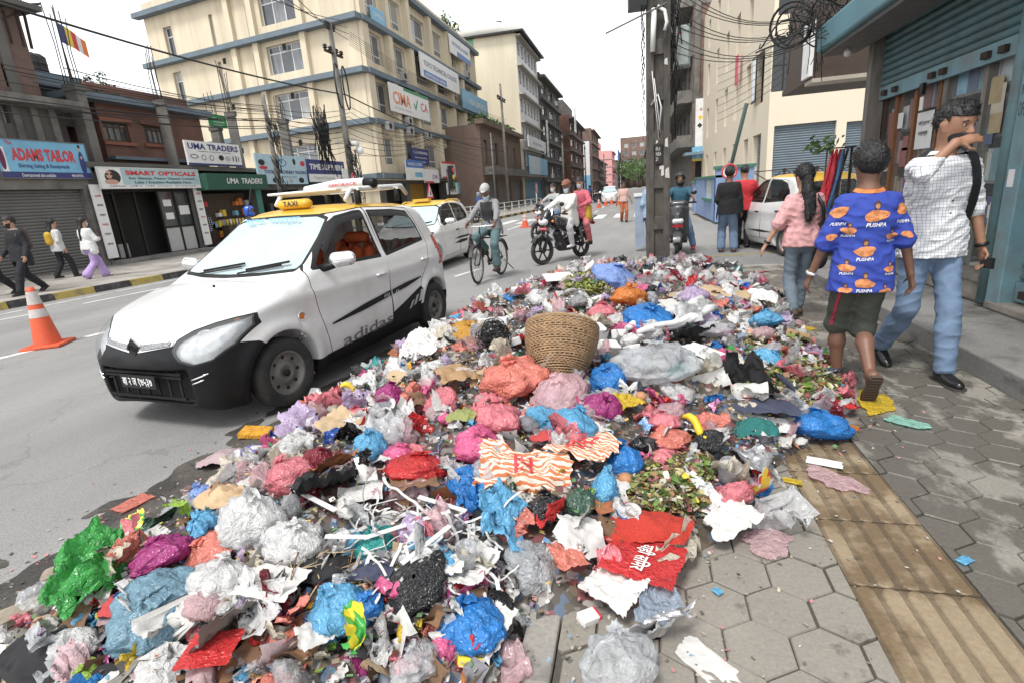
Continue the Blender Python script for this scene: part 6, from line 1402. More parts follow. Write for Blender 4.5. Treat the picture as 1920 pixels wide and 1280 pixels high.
mb=MB();P=surf_drop(S1,np.array([[2.16,.86,.655]]),1,1)[0];mb.sphere((P[0],P[1],P[2]),.03,12,(1.3,.35,.8));mb.obj('side_repeater',m_amb,T1);mb=MB();mb.torus((P[0],P[1]+.004,P[2]),.036,.006,(0,1,0),18,6);mb.obj('repeater_rim',m_chrome,T1)
mb=MB();mb.sphere((2.42,.2,.945),.012,6);mb.obj('washer_jet',m_seam,T1)
for nm,pts,in(('rain_visor',[(1.70,1.12),(1.50,1.27),(1.34,1.35),(1.0,1.385)]),('rain_visor',[(.88,1.385),(.5,1.37),(.24,1.34),(.14,1.27)])):
 c=np.array(cr(pts,6));n_=len(c);P=[]
 for q in c:
  for dz in(0,-.028,-.055):P.append((q[0]-dz*.25,.86,q[1]+dz))
 P=surf_drop(S1,np.array(P),1,1);P=P+nrm(S1,P)*np.tile([.006,.016,.02],n_)[:,None];mb=MB();mb.smooth=True;mb.add(P,[[3*i+j,3*i+j+1,3*i+j+4,3*i+j+3]for i in range(n_-1)for j in(0,1)]);mb.obj(nm,m_blackalu,T1)
decal_poly(S1,T1,'fuel_flap',[(-.06,.90),(-.20,.90),(-.20,.76),(-.06,.76)],m_carw,off=.003)
rk=T1
mb=MB();mb.smooth=True;S_=Sdf((.95,-.25,1.42),(1.4,.25,1.65),.012);S_.cone((1.2,-.13,1.50),(1.2,.13,1.50),.06,.06,.01,.75,(0,0,1));Vx,Fx=S_.mesh();so=link('taxi_sign',mesh_np('taxi_sign',Vx,Fx,M('amber_sign',(.62,.36,.03),.4),True),T1);text_on('lettering','TAXI',(1.262,0,1.505),(0,1,0),(0,0,1),.17,.05,m_blk,T1,.003,.02)
mb=MB()
for y in(.42,-.42):
 mb=MB();mb.tube([(1.0,y,1.50),(.9,y,1.60),(-.02,y,1.62),(-.12,y,1.53)],[.02,.026,.026,.02],8);mb.obj('rack_rail',m_alu,rk)
mb=MB();mb.smooth=True;mb.box((.70,-.56,1.60),(.95,.30,1.625));o=mb.obj('rack_deflector',m_wt,rk);bevel(o,.01)
for x in(.85,.5,.15):mb=MB();mb.bar((x,-.5,1.60),(x,.5,1.60),.05,.025);mb.obj('rack_bar',m_alu,rk)
for x,y in((.85,.46),(.15,.46),(.85,-.46),(.15,-.46)):mb=MB();mb.cyl((x,y,1.46),(x,y,1.6),.03,8);mb.obj('rack_foot',m_seam,rk)
S_=Sdf((.3,-.2,1.45),(.75,.75,1.8),.012);mb=MB();mb.smooth=True
mb.tube([(.55,-.40,1.64),(.55,.02,1.665),(.55,.36,1.66)],[.042,.055,.055],14);mb.obj('rack_tube',m_wt,rk);mb=MB();mb.tube([(.55,.36,1.66),(.55,.47,1.655),(.55,.49,1.655)],[.056,.05,.035],14);mb.obj('rack_tube_cap',m_bump,rk);mb=MB();mb.tube([(.55,-.50,1.62),(.55,-.40,1.64)],[.03,.044],14);mb.obj('rack_tube_cap',m_bump,rk)
text_on('lettering','AERORACK',(.612,.12,1.665),(0,1,.0),(0,0,1),.36,.03,m_red,rk,.0,.02)
mb=MB();mb.tube([(1.38,-.42,1.42),(1.16,-.52,1.72)],.005,5);mb.obj('aerial',m_seam,T1)
mb=MB();mb.smooth=True;text_on('lettering','शुभ यात्रा',(1.515,0,1.36),(0,1,0),(-.53,0,.85),.62,.06,m_sky,T1,.012)
p=G(886,482,ZR);hd2=math.radians(-91)
T2,S2=car('taxi',SPEC2,'i10',(p[0]-.72*1.0,p[1]-.05,ZR),hd2,.022,'clean white taxi with yellow roof passing behind the near taxi',open_f=False)
for k,(z,h)in enumerate(((.60,.03),(.50,.05))):decal_poly(S2,T2,'side_graphic',[(1.3,z),(.8,z+h),(.1,z+.02),(.25,z-.02),(.9,z-h*.6)],m_seam,off=.004)
mb=MB();mb.box((1.08,-.2,1.50),(1.26,.2,1.56));mb.obj('taxi_sign',MATS['amber_sign'],T2);mb=MB();mb.tube([(.05,.55,1.44),(.3,.56,1.49),(.9,.56,1.5),(1.1,.54,1.47)],.02,8);mb.obj('roof_rail',m_cary,T2)
mb=MB();mb.tube([(.05,-.55,1.44),(.3,-.56,1.49),(.9,-.56,1.5),(1.1,-.54,1.47)],.02,8);mb.obj('roof_rail',m_cary,T2)
hd3=math.radians(101);rear=np.array([3.36,11.2])
T3,S3=car('taxi',SPEC2,'i10',(rear[0],rear[1],ZR),hd3,.022,'white taxi parked at the corner by the cream building, rear towards the heap',open_f=False)
decal_poly(S3,T3,'side_graphic',[(1.6,.42),(.9,.45),(.2,.43),(.9,.40)],m_seam,off=.004)
m_carg=M('grey_car_paint',(.25,.25,.26),.3,0,.05)
p=G(1150,380,ZR);T4,_=car('car',SPEC2,'i10',(p[0]-.3,p[1],ZR),math.radians(-88),.022,'distant white car driving up the street','car',open_f=False,roof_m=m_carw)
# people
def skin_m(k,c):return M('skin_'+k,c,.5,0,.08,30,.05,60)
SK_A=skin_m('brown',(.30,.155,.095));SK_B=skin_m('deep_brown',(.17,.085,.055));SK_C=skin_m('tan',(.42,.235,.16))
m_hair=M('black_hair',(.012,.011,.011),.45,0,.4,40,.6,70,stretch=(1,1,.25));m_eye=M('eye_dark',(.015,.01,.008),.15,0,0);m_eyew=M('eye_white',(.35,.32,.3),.3,0,0);m_lip=M('lip',(.26,.1,.08),.5,0,0)
def cloth(name,c,var=.12,sc=5,bump=.25,bs=25,**k):return M(name,c,.85,0,var,sc,bump,bs,**k)
m_denim=cloth('light_blue_denim',(.15,.22,.33),.35,3);m_denim2=cloth('mid_blue_denim',(.10,.165,.26),.3,4);m_denim3=cloth('grey_blue_denim',(.15,.19,.23),.25,4)
m_shoeb=M('black_leather',(.012,.012,.012),.25,0,.1);m_sandal=M('sandal_brown',(.07,.045,.035),.7,0,.2);m_sole=M('rubber_sole',(.05,.045,.04),.8,0,.2,40)
def nrmv(v):v=np.array(v,float);return v/max(np.linalg.norm(v),1e-9)
def ik(a,t,l1,l2,pole):
 a,t=np.array(a,float),np.array(t,float);d=t-a;L=np.linalg.norm(d);mx=(l1+l2)*.995
 if L>mx:d=d/L*mx;t=a+d;L=mx
 u=d/L;p=nrmv(np.array(pole,float)-u*np.dot(pole,u));c=(l1*l1+L*L-l2*l2)/(2*l1*L);c=max(-1,min(1,c));return a+u*l1*c+p*l1*math.sqrt(max(0,1-c*c)),t
def rot(v,ax,an):return np.array(Matrix.Rotation(an,3,Vector(ax))@Vector(v))
def strands(o,hc,d0,d1,L,n,mat,root):
 me=o.data;V=np.empty(len(me.vertices)*3,np.float32);me.vertices.foreach_get('co',V);V=V.reshape(-1,3);N=np.empty(len(V)*3,np.float32);me.vertices.foreach_get('normal',N);N=N.reshape(-1,3);rg=np.random.default_rng(4);i=rg.integers(len(V),size=n);p=V[i];d=N[i]*.55+np.array(d0)*.35+np.array(d1)*.25+rg.normal(0,.35,(n,3));d/=np.linalg.norm(d,axis=1,keepdims=True);s_=np.cross(d,N[i]+.01);s_/=np.maximum(np.linalg.norm(s_,axis=1,keepdims=True),1e-6);l=L*rg.uniform(.5,1.2,(n,1));w=.0022
 W_=np.stack([p-s_*w-N[i]*.003,p+s_*w-N[i]*.003,p+d*l],1).reshape(-1,3);link('hair_strands',mesh_np('hair_strands',W_,np.arange(n*3).reshape(n,3),mat),root,kind='stuff')
def person(label,loc,rz,H,cl,pelvis=None,lean=0.,twist=0.,side=0.,hands=None,feet=None,head=(0,0),res=.012,skin=SK_A,group=None,hpole=None,kpole=None,name='person',build=1.0,wr=.006,curl=(.5,.5),toe=(0,0),sit=False,parent=None):
 """facing +x, y left, z up. hands/feet: (left, right) wrist / ankle targets in local metres (H-scaled by caller)"""
 k=H/1.7;root=empty(name,loc,rz,label,'person',group)
 if parent:root.parent=parent
 pel=np.array(pelvis if pelvis is not None else(0,0,.90*k));up=rot((0,0,1),(0,1,0),lean);up=rot(up,(1,0,0),-side);fw=nrmv(np.array([1,0,0])-up*up[0]);fw=rot(fw,up,twist);lf=np.cross(up,fw);pf=np.array([1.,0,0]);pl=np.array([0,1.,0])
 chest=pel+up*.36*k;nb=pel+up*.52*k;sh=[nb-up*.045*k+lf*.160*k*build,nb-up*.045*k-lf*.160*k*build];hip=[pel+pl*.085*k-np.array([0,0,.02*k]),pel-pl*.085*k-np.array([0,0,.02*k])]
 hyaw,hpit=head;hf=rot(fw,up,hyaw);hl=np.cross(up,hf);hf=rot(hf,hl,hpit);hu=np.cross(hf,hl);hc=nb+up*.085*k+hu*.105*k+hf*.018*k
 lu,lfo,lt,ls=.285*k,.25*k,.42*k,.41*k
 hands=hands or(sh[0]+np.array([.03,.06,-.5])*k,sh[1]+np.array([.03,-.06,-.5])*k);feet=feet or((0,.1*k,.085*k),(0,-.1*k,.085*k))
 hpole=hpole or((-1,.3,-.2),(-1,-.3,-.2));kpole=kpole or((1,.05,.1),(1,-.05,.1))
 el,wr_,kn,an=[],[],[],[]
 for i in(0,1):
  e,w=ik(sh[i],hands[i],lu,lfo,hpole[i]);el.append(e);wr_.append(w);q,a=ik(hip[i],feet[i],lt,ls,kpole[i]);kn.append(q);an.append(a)
 allp=np.array([pel,nb,hc+hu*.16*k,*sh,*el,*wr_,*kn,*an]);lo=allp.min(0)-.22*k;hi=allp.max(0)+.22*k
 lo[2]=min(lo[2],min(a[2]for a in an)-.13*k)
 def torso(S,g=0.,kk=.05):
  S.cone(pel+pl*.05*k,pel-pl*.05*k,.108*k*build+g,.108*k*build+g,kk,.92,pf);S.cone(pel+up*.1*k,pel+up*.2*k,.135*k*build+g,.132*k*build+g,kk,.76,fw);S.cone(pel+up*.24*k,chest,.14*k*build+g,.152*k*build+g,kk,.70,fw)
  S.cone(chest+lf*.06*k,chest-lf*.06*k,.115*k*build+g,.115*k*build+g,kk,.92,fw);S.cone(nb-up*.055*k+lf*.115*k*build,nb-up*.055*k-lf*.115*k*build,.062*k+g,.062*k+g,kk);S.cone(nb-up*.05*k,nb+up*.01*k,.085*k+g*.6,.062*k+g*.6,kk)
 def arm(S,i,f,g=0.,kk=.02,flare=0.):
  """f: 0..1 upper arm, 1..2 forearm"""
  e1=sh[i]+(el[i]-sh[i])*min(1,f);S.cone(sh[i],e1,.044*k*build+g,lerp(.044,.036,min(1,f))*k+g+flare*(f<=1),kk)
  if f>1:S.cone(el[i],el[i]+(wr_[i]-el[i])*(f-1),.036*k+g,lerp(.036,.025,f-1)*k+g+flare,kk)
 def leg(S,i,f,g=0.,kk=.03,flare=0.):
  e1=hip[i]+(kn[i]-hip[i])*min(1,f);S.cone(hip[i],e1,.079*k*build+g,lerp(.079,.051,min(1,f))*k+g+flare*(f<=1),kk)
  if f>1:
   m_=kn[i]+(an[i]-kn[i])*min(f-1,.35)+nrmv(np.cross(np.cross(an[i]-kn[i],hip[i]-kn[i]),an[i]-kn[i])+1e-6)*0;S.cone(kn[i],m_,.052*k+g,.053*k+g,kk);S.cone(m_,kn[i]+(an[i]-kn[i])*(f-1),.053*k+g,lerp(.053,.035,f-1)*k+g+flare,kk)
 def fdir(i):
  d=nrmv(an[i]-kn[i]);f=nrmv(pf-d*np.dot(pf,d))if abs(np.dot(pf,d))<.95 else np.array([0,0,-1.]);t=toe[i];base=np.array([math.cos(t),0,-math.sin(t)]);return base
 def emit(S,nm,mat,par=root,it=1,wrk=0.,freq=9.,kind=None,cut=None):
  if wrk:
   def nf(P):
    q=P;s_=len(label)*.37;w_=vnoise(q,freq*.6,s_+9)[:,None]*.05;a=vnoise(q*np.array([1,1,1.7])+w_,freq*1.5,s_);b=vnoise(q*np.array([1.3,1.1,.8])+w_,freq*3.1,s_+3);r_=(1-np.abs(a))**3;return(r_*-1.1+b*.3+.35)*wrk
   S.func(nf,'add',band=res*3+wrk*2)
  if cut is not None:S.func(cut,'cut',band=res*3)
  V,F=S.mesh()
  if not len(V):return None
  V=relax(V,F,it,.5);return link(nm,mesh_np(nm,V,F,mat,True),par)
 S=Sdf(lo,hi,res);torso(S);S.cone(nb-up*.02*k,hc-hu*.06*k-hf*.015*k,.062*k,.056*k,.03)
 S.ball(hc+hu*.03*k-hf*.008*k,np.array([.088,.078,.098])*k if abs(hyaw+rz*0)<9 else.09*k,.02)
 S.cone(hc+hu*.045*k-hf*.03*k,hc+hu*.045*k+hf*.03*k,.083*k,.08*k,.02,.9,hl);S.cone(hc-hu*.02*k+hf*.03*k,hc-hu*.075*k+hf*.05*k,.066*k,.043*k,.03,.92,hl);S.cone(hc-hu*.04*k+hf*.0*k,hc-hu*.06*k+hf*.02*k,.064*k,.055*k,.03)
 S.cone(hc+hu*.02*k+hf*.095*k,hc-hu*.025*k+hf*.115*k,.009*k,.0155*k,.012);S.cone(hc-hu*.03*k+hf*.105*k+hl*.012*k,hc-hu*.03*k+hf*.105*k-hl*.012*k,.009*k,.009*k,.01)
 S.cone(hc+hu*.035*k+hf*.088*k+hl*.035*k,hc+hu*.035*k+hf*.088*k-hl*.035*k,.013*k,.013*k,.015)
 S.cone(hc-hu*.058*k+hf*.092*k+hl*.016*k,hc-hu*.058*k+hf*.092*k-hl*.016*k,.010*k,.010*k,.012)
 for s_ in(1,-1):
  S.ball(hc+hu*.014*k+hf*.094*k+hl*s_*.033*k,.012*k,.012,sub=True);S.cone(hc+hu*.012*k+hl*s_*.082*k-hf*.008*k,hc-hu*.022*k+hl*s_*.078*k,.021*k,.014*k,.008,.5,hl)
 for i in(0,1):
  arm(S,i,2.0);leg(S,i,2.0)
  d=nrmv(wr_[i]-el[i]);s_=1 if i==0 else-1;bend=cl.get('hand_dir',{}).get(i);d=nrmv(bend)if bend is not None else d
  side_=nrmv(np.cross(d,np.array(cl.get('palm',{}).get(i,(0,s_,0)))));pn=np.array(cl.get('palm',{}).get(i,(0,s_,0)),float);pn=nrmv(pn-d*np.dot(pn,d));sv=np.cross(d,pn)
  S.cone(wr_[i],wr_[i]+d*.075*k,.026*k,.036*k,.015,.55,pn);cu=curl[i];fr_=max(.0085*k,res*.82)
  for q,L in zip((-1.35,-.45,.45,1.35),(.062,.075,.070,.055)):
   b0=wr_[i]+d*.085*k+sv*q*.0185*k;d1=nrmv(d-pn*cu*.6);d2=nrmv(d1-pn*cu*1.1);b1=b0+d1*L*.55*k;b2=b1+d2*L*.55*k;S.cone(b0,b1,fr_,fr_*.95,.006);S.cone(b1,b2,fr_*.95,fr_*.8,.004)
  ts=1 if np.dot(sv,pf)>0 else-1;t0=wr_[i]+d*.03*k+sv*ts*.028*k;t1=t0+nrmv(d*.6+sv*ts*.8-pn*.3)*.04*k;t2=t1+nrmv(d*.9+sv*ts*.2-pn*cu)*.032*k;S.cone(t0,t1,fr_*1.15,fr_*1.05,.01);S.cone(t1,t2,fr_*1.05,fr_*.9,.004)
  f_=fdir(i);dv_=-np.cross(f_,np.array([0,1.,0]));S.cone(an[i]-f_*.03*k+dv_*.03*k,an[i]+f_*.13*k+dv_*.055*k,.036*k,.026*k,.02);S.cone(an[i]+dv_*.01*k,an[i]-f_*.035*k+dv_*.045*k,.034*k,.032*k,.02)
  if cl.get('bare'):
   fy=np.cross(np.array([0,0,1.]),f_)
   for q in range(5):b0=an[i]+f_*.125*k+dv_*.065*k+fy*(q-2)*.014*k;S.cone(b0,b0+f_*(.05-.004*abs(q-1))*k,.0095*k,.009*k,.006)
 bod=emit(S,'body',skin)
 for s_ in(1,-1):
  c=hc+hu*.014*k+hf*.088*k+hl*s_*.033*k;mb=MB();mb.sphere(c-hf*.003*k,.0115*k,10);mb.obj('eye',m_eyew,root);mb=MB();mb.sphere(c+hf*.004*k,.0068*k,8);mb.obj('pupil',m_eye,root)
  mb=MB();mb.tube([c+hu*.021*k-hl*s_*.02*k+hf*.013*k,c+hu*.026*k+hf*.013*k,c+hu*.019*k+hl*s_*.024*k+hf*.002*k],[.0045*k,.005*k,.003*k],6);mb.obj('eyebrow',m_hair,root)
 mb=MB();mb.tube([hc-hu*.058*k+hf*.094*k+hl*.024*k,hc-hu*.056*k+hf*.103*k,hc-hu*.058*k+hf*.094*k-hl*.024*k],[.003*k,.0055*k,.003*k],6);mb.obj('mouth',m_lip,root)
 out={}
 if 'trousers' in cl:
  m_,f,g,fl=cl['trousers'];S=Sdf(lo,hi,res);S.cone(pel+pl*.05*k,pel-pl*.05*k,.118*k*build+g*.6,.118*k*build+g*.6,.04,.93,pf);S.cone(pel+up*.02*k,pel+up*.11*k,.135*k*build+g*.4,.132*k*build+g*.3,.04,.82,pf)
  for i in(0,1):leg(S,i,f,g,.03,fl)
  out['trousers']=emit(S,cl.get('tname','trousers'),m_,wrk=wr*.6,freq=7.)
 if 'skirt' in cl:
  m_,L,r_=cl['skirt'];S=Sdf(lo,hi,res);S.cone(pel+up*.05*k,(an[0]+an[1])/2*L+pel*(1-L),.13*k,r_*k,.03)
  for i in(0,1):S.cone(hip[i],kn[i],.11*k,.12*k,.05)
  out['skirt']=emit(S,'skirt',m_,wrk=wr)
 if 'shirt' in cl:
  m_,f,g,hem=cl['shirt'][:4];fl=cl['shirt'][4]if len(cl['shirt'])>4 else 0.;S=Sdf(lo,hi,res);torso(S,g,.06)
  if hem>0:S.cone(pel+up*.1*k,pel-np.array([0,0,(hem+.03)*k]),.142*k*build+g,.158*k*build+g*1.4,.04,.90,pf)
  for i in(0,1):arm(S,i,f if not hasattr(f,'__len__')else f[i],g*.6+.005,.03,fl)
  if hem>.04:
   tg=cl['trousers'][2]if 'trousers' in cl else 0
   for i in(0,1):S.cone(hip[i]+up*.1*k,hip[i]-np.array([0,0,(hem+.02)*k]),.09*k*build+g,.098*k*build+g+tg*.9,.05)
  hz=pel-np.array([0,0,hem*k]);ax_=up
  def cutf(P):return np.maximum(-(P-hz)@np.array([0,0,1.]).astype(np.float32)-.0,(P-(nb+up*.022*k))@up)
  arm_keep=None
  V0=cutf
  out['shirt']=emit(S,cl.get('sname','shirt'),m_,wrk=wr,cut=lambda P:np.where(np.abs((P-pel)@pl)<.21*k,cutf(P),(P-(nb+up*.03*k))@up))
  S=Sdf(nb-.2*k,nb+.2*k,min(res,.009));mbx=MB()
  if cl.get('collar'):
   mb=MB();ring=[nb+up*(.012+.014*math.cos(t))*k+(fw*math.cos(t)*.068+lf*math.sin(t)*.07)*k for t in np.linspace(.35,2*math.pi-.35,18)];ring2=[p+up*.042*k*(1-.5*max(0,math.cos(t)))+(p-nb)*.14 for p,t in zip(ring,np.linspace(.35,2*math.pi-.35,18))]
   mb.smooth=True;ring3=[p*.55+(q+(q-nb)*.35-up*.03*k)*.45+(q-nb)*.10 for p,q in zip(ring,ring2)]
   V=ring+ring2+ring3;n_=len(ring);mb.add(V,[[i,i+1,n_+i+1,n_+i]for i in range(n_-1)]+[[n_+i,n_+i+1,2*n_+i+1,2*n_+i]for i in range(n_-1)]);mb.obj('collar',cl['collar'],root)
 if 'vest' in cl:
  m_,g=cl['vest'];S=Sdf(lo,hi,res);torso(S,g,.06);S.cone(pel+up*.1*k,pel-np.array([0,0,.02*k]),.145*k+g,.15*k+g,.04,.84,pf)
  def cutv(P):Q=P-chest;return np.maximum(np.maximum((P-(nb+up*.0*k))@up,np.abs(Q@lf)-.135*k),np.minimum(.05*k-np.abs(Q@lf)*1.0-(Q@up)*.35,(Q@fw)-.0)*1.0 if cl.get('open_vest')else-9+0*Q[...,0])
  out['vest']=emit(S,'vest',m_,cut=cutv)
 for i in(0,1):
  if 'shoes' in cl:
   S=Sdf(an[i]-.22*k,an[i]+.3*k,min(res,.009));f_=fdir(i);dz=np.array([0,0,1.])if abs(toe[i])<.01 else np.cross(f_,np.array([0,1.,0]));dn=-np.abs(1)*np.cross(f_,np.array([0,1.,0]));dn=dn if dn[2]<0 else-dn
   S.cone(an[i]-f_*.035*k+dn*.035*k,an[i]+f_*.155*k+dn*.058*k,.043*k,.03*k,.02);S.cone(an[i]+dn*0,an[i]+dn*.04*k,.042*k,.045*k,.02);S.cone(an[i]+f_*.06*k+dn*.055*k,an[i]+f_*.12*k+dn*.06*k,.043*k,.04*k,.02,.7,(0,0,1))
   pz=an[i]+dn*.083*k
   sh_o=emit(S,'shoe',cl['shoes'],cut=lambda P:(P-pz)@dn)
   mb=MB();fy=np.cross(np.array([0,0,1.]),f_);fy=nrmv(fy);pts=[(-.085,-.032),(-.06,-.042),(.02,-.038),(.1,-.05),(.17,-.042),(.205,0),(.17,.042),(.1,.05),(.02,.038),(-.06,.042),(-.085,.032)]
   V=[an[i]+f_*a*k+fy*b*k+dn*(.072+h)*k for h in(0,.016)for a,b in pts];n_=len(pts);mb.add(V,[list(range(n_)),list(range(2*n_-1,n_-1,-1))]+[[j,n_+j,n_+(j+1)%n_,(j+1)%n_]for j in range(n_)]);mb.obj('sole',m_sole,root)
  if 'sandals' in cl:
   f_=fdir(i);fy=nrmv(np.cross(np.array([0,0,1.]),f_));dn=np.cross(f_,fy);dn=dn if dn[2]<0 else-dn;mb=MB();pts=[(-.085,-.030),(-.06,-.042),(.02,-.038),(.1,-.05),(.17,-.045),(.205,0),(.17,.045),(.1,.05),(.02,.038),(-.06,.042),(-.085,.030)]
   V=[an[i]+f_*a*k+fy*b*k+dn*(.075+h)*k for h in(0,.022)for a,b in pts];n_=len(pts);mb.add(V,[list(range(n_)),list(range(2*n_-1,n_-1,-1))]+[[j,n_+j,n_+(j+1)%n_,(j+1)%n_]for j in range(n_)]);sd_=mb.obj('sandal',cl['sandals'],root)
   mb=MB();mb.tube([an[i]+f_*.04*k+fy*.045*k+dn*.07*k,an[i]+f_*.10*k+dn*.028*k,an[i]+f_*.04*k-fy*.045*k+dn*.07*k],.011*k,6);mb.obj('sandal_strap',m_sole,root)
   if toe[i]>.3:
    mb=MB()
    for q in range(9):a=-.06+q*.028;mb.bar(an[i]+f_*a*k-fy*.035*k+dn*.099*k,an[i]+f_*a*k+fy*.035*k+dn*.099*k,.008,.006)
    mb.obj('sole_tread',m_sandal,root)
 hs=cl.get('hair','short');hm=cl.get('hairm',m_hair);rr=min(res,.009)
 if hs in('short','long','thick','fade'):
  S=Sdf(hc-.3*k,hc+.24*k,rr);t_={'short':.010,'long':.014,'thick':.022,'fade':.006}[hs]
  S.cone(hc+hu*.045*k-hf*.034*k,hc+hu*.045*k+hf*.024*k,(.083+t_)*k,(.080+t_)*k,.02,.93,hl);S.cone(hc+hu*.06*k+hf*.05*k,hc+hu*.09*k-hf*.02*k,(.05+t_)*k,(.05+t_*1.3)*k,.03)
  if hs=='fade':S.cone(hc+hu*.11*k+hf*.07*k,hc+hu*.10*k-hf*.05*k,.032*k,.03*k,.03,.8,hl);S.cone(hc+hu*.115*k+hf*.075*k+hl*.03*k,hc+hu*.115*k+hf*.075*k-hl*.03*k,.016*k,.016*k,.02)
  def hcut(P):
   Q=P-hc;a,b,c_=Q@hf,Q@hl,Q@hu
   return np.where(a>.03*k,.062*k-c_,np.where(a>-.02*k,np.minimum(.062*k-c_,(.0 if hs!='fade' else.03)*k-c_+(np.abs(a+.0)*0)),(-.06 if hs!='long' else-.09)*k-c_))*.7
  ho=emit(S,'hair',hm,wrk=.011*k,freq=42,cut=hcut)
  if res<.0115:strands(ho,hc,hf,hu,.022*k if hs!='long' else.03*k,900,hm,root)
 if hs=='long':
  S=Sdf(hc-.62*k,hc+.2*k,.011);S.cone(hc+hu*.06*k-hf*.06*k,nb-fw*.085*k+up*.04*k,.062*k,.058*k,.03);tl_=cl.get('tail',.3);S.cone(nb-fw*.09*k+up*.03*k,nb-fw*.15*k-up*tl_*k,.06*k,.03*k,.03);S.cone(nb-fw*.12*k+up*.0*k-lf*.03*k,nb-fw*.15*k-up*tl_*.8*k-lf*.05*k,.045*k,.02*k,.02)
  ho=emit(S,'long_hair',hm,wrk=.01*k,freq=30)
  if res<.0115:strands(ho,hc,-hu*2,hu*0,.07*k,700,hm,root)
 if hs=='helmet':
  S=Sdf(hc-.26*k,hc+.26*k,rr);S.cone(hc+hu*.03*k-hf*.025*k,hc+hu*.03*k+hf*.03*k,.122*k,.118*k,.02);S.cone(hc-hu*.06*k-hf*.03*k,hc-hu*.06*k+hf*.04*k,.108*k,.1*k,.03);S.cone(hc+hu*.005*k+hf*.10*k,hc+hu*.0*k+hf*.2*k,.065*k,.075*k,.01,1.6,hl,sub=True)
  emit(S,'helmet',hm);
  if cl.get('visor'):mb=MB();mb.smooth=True;V=[hc+hu*h*k+(hf*math.cos(t)*.122+hl*math.sin(t)*.118)*k for h in(.06,-.005)for t in np.linspace(-1,1,9)];mb.add(V,[[i,i+1,9+i+1,9+i]for i in range(8)]);mb.obj('visor',m_sideg,root)
 if hs=='cap':
  S=Sdf(hc-.2*k,hc+.26*k,rr);S.cone(hc+hu*.06*k-hf*.03*k,hc+hu*.06*k+hf*.03*k,.094*k,.092*k,.02,.95,hl);S.cone(hc+hu*.065*k+hf*.06*k,hc+hu*.055*k+hf*.125*k,.05*k,.045*k,.02,.25,hu)
  emit(S,'cap',hm,cut=lambda P:(.035*k-(P-hc)@hu)*.8);S=Sdf(hc-.2*k,hc+.2*k,rr);S.cone(hc-hf*.035*k,hc+hf*.0*k,.084*k,.08*k,.02);emit(S,'hair',cl.get('under',M('grey_hair',(.12,.12,.12),.7)),cut=lambda P:np.maximum((P-hc)@hf-.0,-.05*k-(P-hc)@hu))
 if cl.get('beard'):
  S=Sdf(hc-.22*k,hc+.2*k,min(rr,.007));S.cone(hc-hu*.02*k+hf*.03*k,hc-hu*.075*k+hf*.05*k,.0685*k,.049*k,.03,.93,hl);S.cone(hc-hu*.04*k,hc-hu*.06*k+hf*.02*k,.0665*k,.058*k,.03);S.cone(hc-hu*.04*k+hf*.1*k+hl*.022*k,hc-hu*.04*k+hf*.1*k-hl*.022*k,.010*k,.010*k,.01)
  emit(S,'beard',m_hair,cut=lambda P:np.maximum(((P-hc)@hu)+.02*k-.25*np.maximum(0,.06*k-(P-hc)@hf),-.015*k-(P-hc)@hf))
 if cl.get('mask'):
  S=Sdf(hc-.22*k,hc+.2*k,min(rr,.007));dz=cl.get('mask_drop',0.)*k;S.cone(hc-hu*(.02*k+dz)+hf*.035*k,hc-hu*(.07*k+dz)+hf*.055*k,.071*k,.05*k,.03,.95,hl);S.cone(hc-hu*(.02*k+dz)+hf*.1*k,hc-hu*(.05*k+dz)+hf*.105*k,.02*k,.02*k,.02)
  emit(S,'face_mask',cl['mask'],cut=lambda P:np.maximum((P-hc)@hu+.005*k+dz,.02*k-(P-hc)@hf));mb=MB()
  for s_ in(1,-1):mb.tube([hc-hu*.01*k+hf*.07*k+hl*s_*.062*k,hc+hl*s_*.088*k+hu*.012*k],.002,4)
  mb.obj('mask_strap',cl['mask'],root,kind='stuff')
 if cl.get('watch'):
  i,mt=cl['watch'];d=nrmv(wr_[i]-el[i]);mb=MB();mb.torus(wr_[i]-d*.015,.033*k,.009*k,d,18,6,1.5);mb.obj('wristwatch',mt,root)
 out.update(root=root,sh=sh,el=el,wr=wr_,nb=nb,pel=pel,chest=chest,fw=fw,lf=lf,up=up,hc=hc,k=k,hf=hf,hl=hl,hu=hu,an=an,kn=kn,hip=hip);return out
def garment_print(P,part,geo,origin,u,v,n_,w,h,mat,off=.004,nm='print',sub=True):
 """lay flat print geometry (V 2D, F) on a garment by ray casting towards -n"""
 o=P[part];me=o.data;V=np.empty(len(me.vertices)*3,np.float32);me.vertices.foreach_get('co',V);V=V.reshape(-1,3);bv=BVHTree.FromPolygons(V.tolist(),[list(p.vertices)for p in me.polygons])
 G2,F=geo;G2=np.array(G2);ex=np.maximum(G2 .max(0)-G2 .min(0),1e-6);res_=[];u,v,n_=nrmv(u),nrmv(v),nrmv(n_)
 for g_ in G2:
  p=np.array(origin)+u*g_[0]/ex[0]*w+v*g_[1]/ex[1]*h+n_*.3;hit=bv.ray_cast(Vector(p),Vector(-n_),.6);res_.append(np.array(hit[0])+n_*off if hit[0]is not None else None)
 ok=[r is not None for r in res_];Fk=[list(f)for f in F if all(ok[j]for j in f)]
 if not Fk:return
 Fk=[f for f in Fk if max(np.linalg.norm(res_[a]-res_[b])for a in f for b in f)<max(w,h)*.6]
 if Fk:link(nm,mesh_np(nm,[r if r is not None else(0,0,0)for r in res_],Fk,mat),P['root'])
